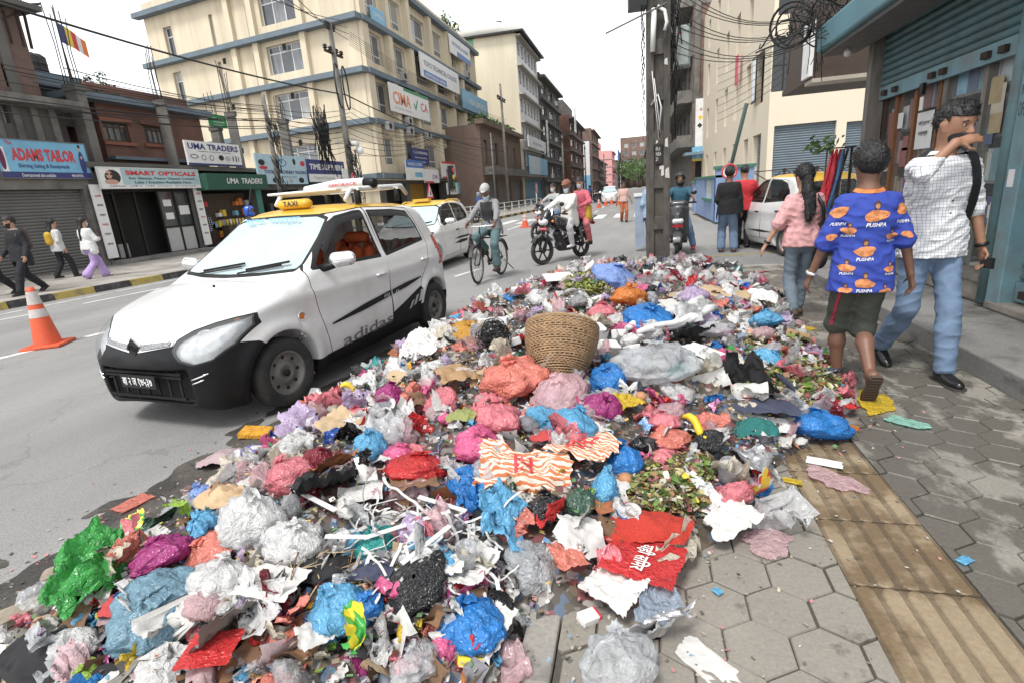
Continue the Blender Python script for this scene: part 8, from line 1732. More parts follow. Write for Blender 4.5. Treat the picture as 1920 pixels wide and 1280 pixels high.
mb=MB();mb.box((.0,-.055,.255),(.48,-.045,.36));mb.obj('chain_guard',m_bf,BK);mb=MB();mb.bar((-.25,-.06,.74),(.22,-.06,.74),.015);mb.bar((-.25,.06,.74),(.22,.06,.74),.015)
for x in(-.2,0,.15):mb.bar((x,-.07,.74),(x,.07,.74),.015)
mb.obj('carrier',m_bf,BK);mb=MB();mb.tube([(-.02,.06,.3),(-.2,.18,.08)],.01,6);mb.obj('kickstand',m_metal,BK)
m_stripe=check_mat('grey_striped_shirt',(.34,.34,.34),(.14,.14,.15),.016,.35);teal=cloth('faded_teal_trousers',(.10,.17,.175),.25)
cy_=person('elderly cyclist in grey cap, dark vest and teal trousers',on(((b_[0],b_[1],ZR),hd),.25,0),hd,1.62,dict(shirt=(m_stripe,1.7,.02,.05),vest=(cloth('dark_vest',(.03,.03,.032)),.026),trousers=(teal,1.9,.025,.02),shoes=m_sandal,hair='cap',hairm=cloth('grey_cap',(.4,.4,.38)),mask=m_maskw,mask_drop=.06),pelvis=(.03,0,.95),lean=.22,hands=((.50,.28,1.05),(.50,-.28,1.05)),hpole=((-.3,1,-.2),(-.3,-1,-.2)),feet=((.24,.14,.25),(.10,-.14,.55)),kpole=((1,.15,.3),(1,-.15,.3)),head=(.1,.22),res=.013,skin=SK_B,curl=(1.1,1.1))
f_=G(1250,483,ZR);hs_=math.radians(-97);SCO=empty('scooter',(f_[0]+.36,f_[1]+1.2,ZR),hs_,'dark grey scooter stopped behind the utility pole','scooter');m_sco=M('scooter_dark_grey',(.035,.036,.04),.35,.1,.1,coat=.3)
for x in(0,1.2):mc_wheel(SCO,x,.24,.05)
sdf_part(SCO,'front_apron',m_sco,(.8,-.35,.2),(1.35,.35,1.1),.018,[((1.0,0,.45),(.95,0,.95),.13,.12,.04,1.7,(0,1,0)),((1.08,0,.55),(1.02,0,.8),.1,.1,.04)])
sdf_part(SCO,'headlamp_cowl',m_sco,(.75,-.3,.9),(1.2,.3,1.25),.016,[((.92,-.1,1.05),(.92,.1,1.05),.09,.09,.03)]);sdf_part(SCO,'headlamp',m_lampin,(.9,-.2,.6),(1.25,.2,.95),.014,[((1.10,-.06,.72),(1.10,.06,.72),.06,.06,.02)])
sdf_part(SCO,'rear_body',m_sco,(-.35,-.3,.3),(.5,.3,.85),.018,[((.3,0,.5),(-.2,0,.62),.18,.12,.04)]);sdf_part(SCO,'seat',m_bikeb,(-.35,-.25,.65),(.6,.25,.95),.018,[((.42,0,.77),(-.18,0,.80),.12,.1,.03,.6,(0,0,1))])
mb=MB();mb.box((.3,-.18,.26),(.95,.18,.31));mb.obj('footboard',m_sco,SCO);mb=MB();mb.box((1.16,-.1,.60),(1.17,.1,.66));mb.obj('number_plate',m_bikered,SCO)
for s_ in(1,-1):
 mb=MB();mb.tube([(.9,s_*.1,1.08),(.86,s_*.35,1.08)],.02,8);mb.obj('grip',m_tyre,SCO);mb=MB();mb.tube([(.9,s_*.2,1.1),(.92,s_*.28,1.25)],.007,6);mb.sphere((.92,s_*.3,1.28),.055,10,(.4,1.2,.8));mb.obj('mirror',m_bikeb,SCO)
 mb=MB();mb.tube([(1.2,s_*.07,.24),(1.05,s_*.07,.6)],.022,8);mb.obj('fork',m_metal,SCO)
mb=MB();mb.smooth=True;V=[(1.2+.29*math.cos(a),y,.24+.29*math.sin(a))for a in np.linspace(.3,2.6,9)for y in(-.07,.07)];mb.add(V,[[2*i,2*i+1,2*i+3,2*i+2]for i in range(8)]);mb.obj('mudguard',m_sco,SCO)
Bs=((f_[0]+.36,f_[1]+1.2,ZR),hs_);person('helmeted scooter rider in teal shirt and jeans behind the utility pole',on(Bs,.25,0),hs_,1.66,dict(shirt=(cloth('teal_tshirt',(.03,.10,.15)),.95,.025,.04),trousers=(m_denim2,1.95,.02,.01),shoes=M('red_shoe',(.35,.03,.04),.5),hair='helmet',hairm=M('matt_black_helmet',(.02,.02,.022),.45)),pelvis=(0,0,.87),hands=((.60,.33,1.10),(.60,-.33,1.10)),hpole=((-.2,1,-.5),(-.2,-1,-.5)),feet=((.42,.32,.085),(.40,-.12,.40)),kpole=((1,.6,.6),(1,-.3,.6)),res=.014,skin=SK_A)
# the rubbish heap
_CV=HEAPG
def _poly_d(P):return-sd_poly(P,_CV)
_gx=np.arange(-4.2,2.6,.04);_gy=np.arange(.6,9.8,.04);_GX,_GY=np.meshgrid(_gx,_gy,indexing='ij');_D2=_poly_d(np.stack([_GX.ravel(),_GY.ravel()],1)).reshape(_GX.shape)
_base=np.where(_GX<-.39,ZR,0.);_hm=np.interp(_GY,[.8,2,3.5,5.5,7.5,9.2],[.15,.22,.33,.40,.33,.13])
_q=np.stack([_GX.ravel(),_GY.ravel(),0*_GX.ravel()],1);_nz=(vnoise(_q,3.2,1)*.5+vnoise(_q,7.5,2)*.3+vnoise(_q,17,3)*.18).reshape(_GX.shape)
_HZ=np.where(_D2>-.02,_base*np.exp(-np.maximum(_D2,0)/.15)+_hm*(1-np.exp(-np.maximum(_D2,0)/.42))*(1+.45*_nz)+.03*(_nz+.4),_base-.03)
_HL=_HZ.tolist();_nx,_ny=_HZ.shape
def heapz(x,y):
 i=(x+4.2)/.04;j=(y-.6)/.04
 if not(0<=i<_nx-1 and 0<=j<_ny-1):return-1.
 a,b=int(i),int(j);u,v=i-a,j-b;p,q=_HL[a],_HL[a+1];return(p[b]*(1-v)+p[b+1]*v)*(1-u)+(q[b]*(1-v)+q[b+1]*v)*u
def heapz_n(X,Y):return np.maximum(bil(_HZ,_gx[0],_gy[0],.04,X,Y),np.where(X>-.39,0.,ZR))
def d2_n(X,Y):return bil(_D2,_gx[0],_gy[0],.04,X,Y)
def hit_n(px,py):
 d=(RB@np.stack([px-960,py-640,np.full(len(px),FPX)])).T;d/=np.linalg.norm(d,axis=1,keepdims=True);t=np.full(len(px),.8);act=np.ones(len(px),bool)
 for _ in range(600):
  P=CP+d*t[:,None];act&=P[:,2]>heapz_n(P[:,0],P[:,1])
  if not act.any():break
  t[act]+=.02
 return CP+d*t[:,None]
def hit(px,py):
 d=ray(px,py);t=.8
 while t<14:
  p=CP+d*t;gz=max(heapz(p[0],p[1]),0. if p[0]>-.39 else ZR)
  if p[2]<=gz:return p
  t+=.02
 return G(px,py)
FWD=RB@np.array([0,0,1.])
def mpp(p):return float((np.array(p)-CP).dot(FWD))/FPX
def crinkle(m,s1=16.,s2=44.,st=.9):
 nt=m.node_tree;L=nt.links.new;bs=nt.nodes['Principled BSDF'];tc=_n(nt,'ShaderNodeTexCoord');h=None
 for sc,w in((s1,1.),(s2,.5)):
  nz=_n(nt,'ShaderNodeTexNoise',Scale=sc,Detail=2.0,Roughness=.5,Distortion=.6);L(tc.outputs['Object'],nz.inputs['Vector']);a=_n(nt,'ShaderNodeMath',operation='SUBTRACT');L(nz.outputs[0],a.inputs[0]);a.inputs[1].default_value=.5;b=_n(nt,'ShaderNodeMath',operation='ABSOLUTE');L(a.outputs[0],b.inputs[0]);c=_n(nt,'ShaderNodeMath',operation='MULTIPLY_ADD');L(b.outputs[0],c.inputs[0]);c.inputs[1].default_value=-w
  if h:L(h,c.inputs[2])
  else:c.inputs[2].default_value=1
  h=c.outputs[0]
 bp=_n(nt,'ShaderNodeBump',Strength=st,Distance=.035);L(h,bp.inputs['Height']);L(bp.outputs[0],bs.inputs['Normal'])
 for n_ in nt.nodes:
  if n_.type=='BSDF_TRANSLUCENT':L(bp.outputs[0],n_.inputs['Normal'])
 return m
def film(name,c,tr=.32,rough=.22,clear=0.,var=.25,fs=1.):return crinkle(M('film_%s_%g'%(name,fs),c,rough,0,var,14*fs,0,spec=.6,translucent=tr,clear=clear,dirt=.25,dirtcol=tuple(v*.5 for v in c),dscale=9*fs),16*fs,44*fs)
FC_={'pink':(.82,.26,.30),'hotpink':(.80,.16,.34),'red':(.68,.05,.05),'salmon':(.80,.26,.20),'sky':(.16,.48,.76),'blue':(.045,.26,.68),'deepblue':(.03,.12,.5),'slate':(.22,.38,.48),'white':(.78,.78,.77),'cream':(.70,.64,.52),'teal':(.04,.36,.33),'green':(.07,.42,.09),'lime':(.40,.62,.10),'black':(.018,.018,.02),'yellow':(.76,.54,.05),'orange':(.74,.25,.05),'mustard':(.68,.36,.05),'magenta':(.42,.05,.22),'violet':(.33,.22,.58),'lilac':(.58,.46,.66),'grey':(.36,.36,.37),'maroon':(.28,.03,.05),'mint':(.35,.66,.55),'darkgreen':(.04,.09,.06),'peri':(.28,.42,.80)}
FM={k:film(k,c,.35 if k not in('black','darkgreen')else.05)for k,c in FC_.items()}
FM['clear']=film('clear',(.74,.76,.78),.3,.12,.45);FM['clearblue']=film('clearblue',(.5,.62,.75),.3,.12,.4);FM['clearpink']=film('clearpink',(.8,.55,.58),.3,.15,.35)
FX={'clear':((.74,.76,.78),.3,.12,.45),'clearblue':((.5,.62,.75),.3,.12,.4),'clearpink':((.8,.55,.58),.3,.15,.35)}
FMS={k:film(k,c,.35 if k not in('black','darkgreen')else.05,fs=.15)for k,c in FC_.items()}
for k,c in FX.items():FMS[k]=film(k,*c,fs=.15)
def matte(name,c,bump=.25,rough=.85,var=.2,dirt=.35):return M('scrap_'+name,c,rough,0,var,8,bump,30,dirt=dirt,dirtcol=tuple(v*.4 for v in c),dscale=6)
PM={k:matte(k,c)for k,c in{'paper':(.58,.57,.545),'news':(.55,.54,.51),'card':(.36,.23,.12),'darkcard':(.2,.11,.06),'tan':(.46,.34,.21),'brown':(.16,.09,.05),'foam':(.68,.68,.67),'greycloth':(.2,.2,.22),'navycloth':(.045,.05,.085),'blackcloth':(.015,.015,.017),'tealcloth':(.015,.13,.12),'purplecloth':(.12,.1,.35),'mauve':(.38,.28,.29),'rust':(.32,.12,.05),'olive':(.24,.26,.09),'leaf':(.12,.22,.05),'straw':(.5,.42,.26),'redcloth':(.42,.05,.05),'saw':(.52,.37,.22),'foil':(.55,.55,.56)}.items()}
PM['foil']=M('scrap_foilmetal',(.62,.62,.63),.28,.8,.2,8,.4,30);PM['greydirt']=matte('greydirt',(.2,.19,.17))
def print_mat(name,cols,scale=26):
 m=bpy.data.materials.new('print_'+name);m.use_nodes=True;nt=m.node_tree;bs=nt.nodes['Principled BSDF'];L=nt.links.new;tc=_n(nt,'ShaderNodeTexCoord');v=_n(nt,'ShaderNodeTexVoronoi',Scale=scale);L(tc.outputs['Object'],v.inputs['Vector']);sp=_n(nt,'ShaderNodeSeparateColor');L(v.outputs['Color'],sp.inputs[0]);r=_n(nt,'ShaderNodeValToRGB');r.color_ramp.interpolation='CONSTANT';e=r.color_ramp.elements
 while len(e)<len(cols):e.new(.5)
 for i,c in enumerate(cols):e[i].position=i/len(cols);e[i].color=c4(c)
 L(sp.outputs[0],r.inputs[0]);L(r.outputs[0],bs.inputs['Base Color']);bs.inputs['Roughness'].default_value=.3;return m
WM=[print_mat('ryw',[(.6,.04,.04),(.75,.5,.04),(.6,.04,.04),(.7,.7,.68)]),print_mat('gyw',[(.07,.35,.08),(.75,.6,.06),(.07,.35,.08)]),print_mat('bw',[(.06,.2,.55),(.7,.7,.7),(.06,.2,.55),(.1,.4,.65)]),print_mat('pw',[(.6,.1,.3),(.75,.6,.65),(.4,.05,.3)]),print_mat('orw',[(.75,.28,.04),(.7,.68,.6),(.55,.05,.04)]),print_mat('yr',[(.78,.6,.05),(.78,.6,.05),(.6,.06,.05)]),print_mat('silver',[(.5,.5,.5),(.65,.65,.64),(.2,.2,.22)]),print_mat('dark',[(.03,.03,.04),(.2,.03,.04),(.35,.3,.1)]),print_mat('newsprint',[(.6,.59,.56),(.66,.65,.62),(.42,.41,.4),(.62,.6,.57)],60)]
m_stripe_o=None
def ridged(V,sc,seed):return(1-np.abs(vnoise(V,sc,seed)))**2
def bag_geo(seed,nu=46,nv=30,knot=True,slump=.8,wr=1.0):
 rg=np.random.default_rng(seed);th=np.linspace(0,2*PI,nu,endpoint=False);ph=np.linspace(.02,PI,nv);T,P=np.meshgrid(th,ph);pl=int(rg.integers(8,14));ph0=rg.uniform(0,6.28)
 h=np.sin(P)**.85;z=np.cos(P)
 if knot:nk=np.exp(-(P/.42)**2);h=h*(1-.62*nk)+.04*nk;z=z+.18*nk
 h=h*(1+.09*np.sin(pl*T+ph0+2*np.sin(T))*np.exp(-P*.7));z=np.where(z<0,z*.62,z)
 V=np.stack([h*np.cos(T),h*np.sin(T),z*slump],-1).reshape(-1,3);s_=rg.uniform(0,50)
 W_=V+.25*np.stack([vnoise(V,1.3,s_+i)for i in range(3)],1);d=.20*vnoise(W_,1.5,s_+4)+.10*wr*(ridged(W_,2.6,s_)-.35)+.055*wr*(ridged(W_,5.5,s_+2)-.35)+.025*wr*(ridged(W_,11,s_+3)-.35)
 V=V*(1+d[:,None]*np.array([1,1,.9]));V[:,2]=np.maximum(V[:,2],-.55+.03*vnoise(V,4,s_))
 F=[[i*nu+(k+1)%nu,i*nu+k,(i+1)*nu+k,(i+1)*nu+(k+1)%nu]for i in range(nv-1)for k in range(nu)];return V,np.array(F)
def sheet_geo(seed,n=9,asp=1.,folds=5,ang=.8,noise_=.05,rd=0.):
 rg=np.random.default_rng(seed);X,Y=np.meshgrid(np.linspace(-.5,.5,n),np.linspace(-.5*asp,.5*asp,n),indexing='ij');P=np.stack([X,Y,0*X],-1).reshape(-1,3);P[:,:2]+=rg.normal(0,.012,(n*n,2))
 b=(np.abs(X)>.49)|(np.abs(Y)>.49*asp);P[b.ravel(),:2]*=1+rg.uniform(-.05,.03,(b.sum(),1))
 if rd:
  u,v=P[:,0]*2,P[:,1]*2/asp;th=np.arctan2(v,u);q=1+rd*.16*(np.sin(2*th+seed)+.8*np.sin(3*th+seed*2)+.6*np.sin(5*th+seed*3)+.4*np.sin(9*th));P[:,0]=lerp(u,u*np.sqrt(1-v*v/2),rd)*.5*q;P[:,1]=lerp(v,v*np.sqrt(np.maximum(1-u*u/2,.1)),rd)*.5*asp*q
 for k in range(folds):
  a=rg.uniform(0,PI);ax=np.array([math.cos(a),math.sin(a),0]);o=np.array([rg.uniform(-.35,.35),rg.uniform(-.35,.35)*asp,0]);nn=np.array([-ax[1],ax[0],0]);s_=(P-o)@nn;an=rg.normal(0,ang);R_=np.array(Matrix.Rotation(an,3,Vector(ax)));m_=s_>0;P[m_]=(P[m_]-o)@R_.T+o
 P-=P.mean(0);P+=noise_*np.array([.35,.35,1])*np.stack([vnoise(P,6,seed+i)for i in range(3)],1);P[:,2]+=noise_*2.2*(ridged(P,5,seed)-.4)+noise_*1.2*(ridged(P,10,seed+3)-.4)
 i,j=np.meshgrid(np.arange(n-1),np.arange(n-1),indexing='ij');a=(i*n+j).ravel();F=np.stack([a,a+n,a+n+1,a+1],1);return P,F
def ball_geo(seed,n=16,amp=.28):
 V,F=bag_geo(seed,22,14,False,1.0,2.2);return V,F
def cloth_geo(seed,n=26,asp=.7,h=.22):
 rg=np.random.default_rng(seed);X,Y=np.meshgrid(np.linspace(-.5,.5,n),np.linspace(-.5*asp,.5*asp,n),indexing='ij');P=np.stack([X,Y,0*X],-1).reshape(-1,3);s_=rg.uniform(0,40);r2=(P[:,0]/.5)**2+(P[:,1]/(.5*asp))**2
 W_=P+.1*np.stack([vnoise(P,3,s_+i)for i in range(3)],1);z=h*np.exp(-r2*1.3)+.11*ridged(W_,5,s_)*np.exp(-r2*.5)+.05*ridged(W_,11,s_+1);k_=1-.35*np.clip(r2,0,2)*.5+.12*vnoise(P,5,s_+5);V=np.stack([P[:,0]*k_,P[:,1]*k_,z-.06-.25*np.maximum(0,r2-.9)*h],1)
 i,j=np.meshgrid(np.arange(n-1),np.arange(n-1),indexing='ij');a=(i*n+j).ravel();return V,np.stack([a,a+n,a+n+1,a+1],1)
SEED=[100]
def nxt():SEED[0]+=1;return SEED[0]
def place(name,V,F,mat,p,size,label,cat,group=None,rz=None,tilt=.15,smooth_=True,lift=0.):
 """size (sx, sy, sz) metres"""
 me=mesh_np(name,V*np.array(size),F,mat,smooth_);rg=random.Random(SEED[0]*7+1);o=link(name,me,None,(p[0],p[1],p[2]+lift),(rg.uniform(-tilt,tilt),rg.uniform(-tilt,tilt),rg.uniform(0,6.28)if rz is None else rz),label,cat,group);return o
def bag(px,py,w,h,col,label,knot=True,name='plastic_bag',cat='plastic bag',rz=None,ears=None,tilt=.35,deep=.9):
 sd=nxt();p=hit(px,py+h*.22);s_=mpp(p);W_=w*s_*.56;H_=h*s_*.54;V,F=bag_geo(sd,knot=knot,wr=1.35);mt=FM[col]if isinstance(col,str)else col
 o=place(name,V,F,mt,p,(W_,W_*deep,H_),label,cat,None,rz,tilt,True,H_*.42)
 if knot:
  for k in(0,1):
   Vs,Fs=sheet_geo(sd*3+k,8,.8,4,.7,.08);Vs=Vs+np.array([.1,0,.3]);R_=np.array(Matrix.Rotation(k*2.5+sd,3,'Z'));Vs=(Vs@R_.T)*np.array([W_*.55,W_*.55,H_*.5])+np.array([0,0,H_*.88]);link('knot_ear',mesh_np('knot_ear',Vs,Fs,mt,True),o)
 return o
def sheet(px,py,w,h,mat,label,name='paper_sheet',cat='paper',folds=4,ang=.5,n=10,tilt=.3,rz=None,smooth_=False,lift=.05,noise_=.04,flatz=1.,rd=0.):
 sd=nxt();p=hit(px,py);s_=mpp(p);V,F=sheet_geo(sd,n,1.,folds,ang,noise_,rd);W_=w*s_;D_=max(h*s_*1.5,W_*.45)
 return place(name,V,F,mat,p,(W_,D_,max(W_,D_)*.8*flatz),label,cat,None,rz,tilt,smooth_,lift)
def rag(px,py,w,h,mat,label,name='cloth',cat='cloth',rz=None,hh=1.):
 sd=nxt();p=hit(px,py);s_=mpp(p);V,F=cloth_geo(sd);W_=w*s_*1.15;return place(name,V,F,mat,p,(W_,W_,max(h*s_*1.1,W_*.3)*hh*1.2),label,cat,None,rz if rz is not None else 0.,.15,True,.03)
def block(px,py,w,h,mat,label,dims=(1,.7,.5),name='foam_block',cat='foam',rot=None):
 sd=nxt();rg=random.Random(sd);p=hit(px,py);s_=mpp(p);W_=w*s_*.8;b=MB();b.box((-dims[0]/2*W_,-dims[1]/2*W_,-dims[2]/2*W_),(dims[0]/2*W_,dims[1]/2*W_,dims[2]/2*W_));o=b.obj(name,mat,None,label=label,cat=cat);o.location=(p[0],p[1],p[2]+h*s_*.35);o.rotation_euler=rot or(rg.uniform(-.5,.5),rg.uniform(-.5,.5),rg.uniform(0,3));bevel(o,W_*.05,2);return o
me=bpy.data.meshes.new('rubbish_heap');n0,n1=_GX.shape;idx=np.arange(n0*n1).reshape(n0,n1);V=np.stack([_GX,_GY,_HZ],-1).reshape(-1,3);a=idx[:-1,:-1].ravel();F=np.stack([a,a+n1,a+n1+1,a+1],1);keep=(_D2 .ravel()[F]>-.03).any(1);F=F[keep];u,iv=np.unique(F,return_inverse=True);V=V[u];F=iv.reshape(F.shape)
m_heap=print_mat('packed_refuse',[(.07,.06,.05),(.04,.035,.03),(.16,.15,.14),(.09,.075,.055),(.3,.28,.26),(.16,.06,.06),(.045,.04,.035),(.08,.11,.16),(.13,.1,.07)],30)
link('rubbish_heap',mesh_np('rubbish_heap',V,F,m_heap,False),label='packed layer of mixed refuse under the loose bags',cat='rubbish',kind='stuff')
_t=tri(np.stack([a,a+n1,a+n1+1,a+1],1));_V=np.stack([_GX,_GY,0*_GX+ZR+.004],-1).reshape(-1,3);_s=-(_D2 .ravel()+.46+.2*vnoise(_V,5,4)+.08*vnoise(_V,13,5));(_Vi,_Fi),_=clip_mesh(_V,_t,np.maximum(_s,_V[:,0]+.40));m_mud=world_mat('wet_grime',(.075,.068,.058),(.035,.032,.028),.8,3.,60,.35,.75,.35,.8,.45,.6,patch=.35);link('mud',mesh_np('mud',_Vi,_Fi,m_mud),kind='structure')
p=hit(1046,712);BKT=empty('wicker_basket',(p[0],p[1]+.02,p[2]-.02),.3,'large brown wicker basket leaning in the middle of the heap','basket');BKT.rotation_euler=(-.62,.10,.1);m_wick=M('wicker',(.34,.22,.12),.8,0,.35,25,.3,60,dirt=.4,dirtcol=(.14,.09,.05),dscale=5)
bs_=mpp(p)*140/2/.30;prof=lambda t:(.13+.19*t**.8-.02*t*t*t+.03*math.sin(PI*max(0,t)))*bs_;Hb=.47*bs_;ns=40
for r_ in range(30):
 t=(r_+.5)/30;mb=MB();pts=[]
 for q in range(ns*2):a=2*PI*q/(ns*2);rr=prof(t)+.0055*bs_*math.cos(PI*q+PI*r_)*(1 if q%2==0 else 1);pts.append((rr*math.cos(a),rr*math.sin(a),t*Hb+.004*math.sin(3*a+r_)));
 mb.tube(pts,.0078*bs_,5,closed=True);mb.obj('weave_row',m_wick,BKT)
for q in range(ns):a=2*PI*q/ns;mb=MB();mb.tube([(prof(t)*math.cos(a),prof(t)*math.sin(a),t*Hb)for t in np.linspace(-.02,1.0+.05*((q*7)%5)/4,6)],.006*bs_,4);mb.obj('stake',m_wick,BKT)
mb=MB();mb.lathe([(0,.0),(prof(0),.0),(prof(0),.02)],24);mb.obj('base',m_wick,BKT);mb=MB();mb.torus((0,0,Hb),prof(1),.012*bs_,(0,0,1),36,6);mb.obj('rim',m_wick,BKT)
mb=MB();mb.lathe([(prof(t)-.012,t*Hb)for t in np.linspace(0,.98,8)],24);mb.obj('shade_lining',M('wicker_shadow_brown',(.12,.075,.04),.9),BKT)  # darker wicker colour paints the shade inside the basket
BAGS=[
 (1151,522,80,46,'peri','periwinkle blue bag lying behind the heap beside the utility pole'),(1129,595,62,46,'pink','pink knotted bag just above the wicker basket rim'),(1215,601,86,48,'blue','crumpled blue bag between the pink bag and white foam rolls'),
 (881,629,74,46,'mustard','mustard orange bag at the edge of the heap behind the rear wheel'),(1084,569,34,32,'grey','small grey knotted bag behind the basket'),(964,711,104,76,'salmon','large salmon bag in front of the basket'),(1140,711,70,54,'blue','bright blue knotted bag right of the basket foot'),
 (1052,742,96,74,'clearpink','milky white bag with pink contents above the blue bag'),(1129,767,62,62,'magenta','dark magenta knotted bag right of the milky bag'),(1076,803,80,72,'sky','translucent blue bag stuffed below the milky bag'),(1243,794,58,42,'pink','upper of the three pink bags beside the yellow peel'),
 (1249,825,74,44,'salmon','middle of the three pink bags beside the yellow peel'),(1241,853,58,40,'pink','lowest of the three pink bags beside the yellow peel'),(1436,602,50,36,'sky','light blue bag at the pavement end of the heap'),(1444,674,58,34,'sky','flattened light blue bag among vegetable scraps'),
 (1530,803,100,62,'blue','blue bag lying on the pavement beside the walking man'),(550,892,74,78,'pink','round pink bag beside the black vinyl'),(479,985,104,128,'white','tall white bag at the road side of the heap'),(553,1020,98,88,'white','round white bag leaning on the tall white bag'),
 (711,1017,70,62,'teal','teal knotted bag beside the white paper strips'),(656,1019,54,50,'sky','small blue bag touching the teal bag'),(787,880,116,56,'red','torn red translucent bag in the middle of the heap'),(753,858,64,50,'hotpink','hot pink bag behind the torn red bag'),
 (695,843,54,74,'sky','upright blue bag behind the white tile'),(672,785,60,42,'pink','pink bag with green cloth beside the front wheel'),(733,745,44,54,'magenta','purple pink bag beside the grey sack'),(929,789,90,72,'pink','big rosy bag left of the milky bag'),(871,904,60,56,'blue','blue bag left of the striped packet'),
 (926,893,76,92,'clear','clear bag of scraps behind the striped packet'),(898,838,80,72,'hotpink','crumpled pink bags above the blue bag'),(384,931,40,50,'peri','small violet blue bag beside the sawdust'),(397,1034,92,62,'salmon','orange red bag under the blue tied film'),
 (308,1039,94,62,'magenta','mauve bag beside the green bag'),(305,1140,150,100,'slate','large slate blue torn bag at the road edge'),(420,1098,104,104,'white','white knotted bag with a blue patch beside the slate bag'),(642,1149,100,104,'sky','light blue carrier bag with handles and vegetable peel'),
 (880,1174,124,98,'blue','plump bright blue bag beside the kerb'),(839,1059,56,54,'sky','small blue bag among the white paper strips'),(1160,1246,128,124,'clear','clear bag with pink and green contents on the pavement'),(835,1213,44,46,'hotpink','small pink bag under the plump blue bag'),
 (1175,870,60,76,'blue','crumpled blue bag beside the brown eggs'),(1134,922,48,84,'sky','thin blue film hanging beside the vegetable waste'),(1087,943,56,52,'darkgreen','dark green bag beside the burnt rubbish'),(1026,957,66,66,'black','charred black bag below the striped packet'),
 (929,1133,60,54,'black','crumpled black bag behind the plump blue bag'),(1230,684,126,78,'clear','large clear bag with teal end on the white foam'),(1271,697,44,34,'teal','teal film stuffed in the large clear bag'),(690,1140,60,70,'blue','blue film beside the light blue carrier bag'),(780,1242,86,68,'clear','clear cup shaped bag with brown sediment'),
 (1010,560,40,30,'white','white bag behind the basket beside the foam panel'),(1290,590,44,34,'black','black bag with red cloth near the pole'),(1180,640,38,30,'white','small white bag beside the foam blocks'),(845,785,40,34,'hotpink','pink film beside the olive cord'),(1000,780,46,40,'salmon','salmon film left of the translucent blue bag'),(630,1170,40,30,'white','small white film beside the light blue carrier bag'),(1062,700,40,30,'clear','clear film at the foot of the basket'),(600,860,50,40,'maroon','maroon bag behind the round pink bag'),(1340,620,60,36,'clear','clear film beside the foam rolls'),(1300,560,50,40,'lilac','lilac bag near the brown cloth roll'),(1180,560,60,44,'orange','orange crumpled film behind the blue bag'),(1005,610,30,24,'green','small green bag behind the basket')]
for b in BAGS:bag(*b)
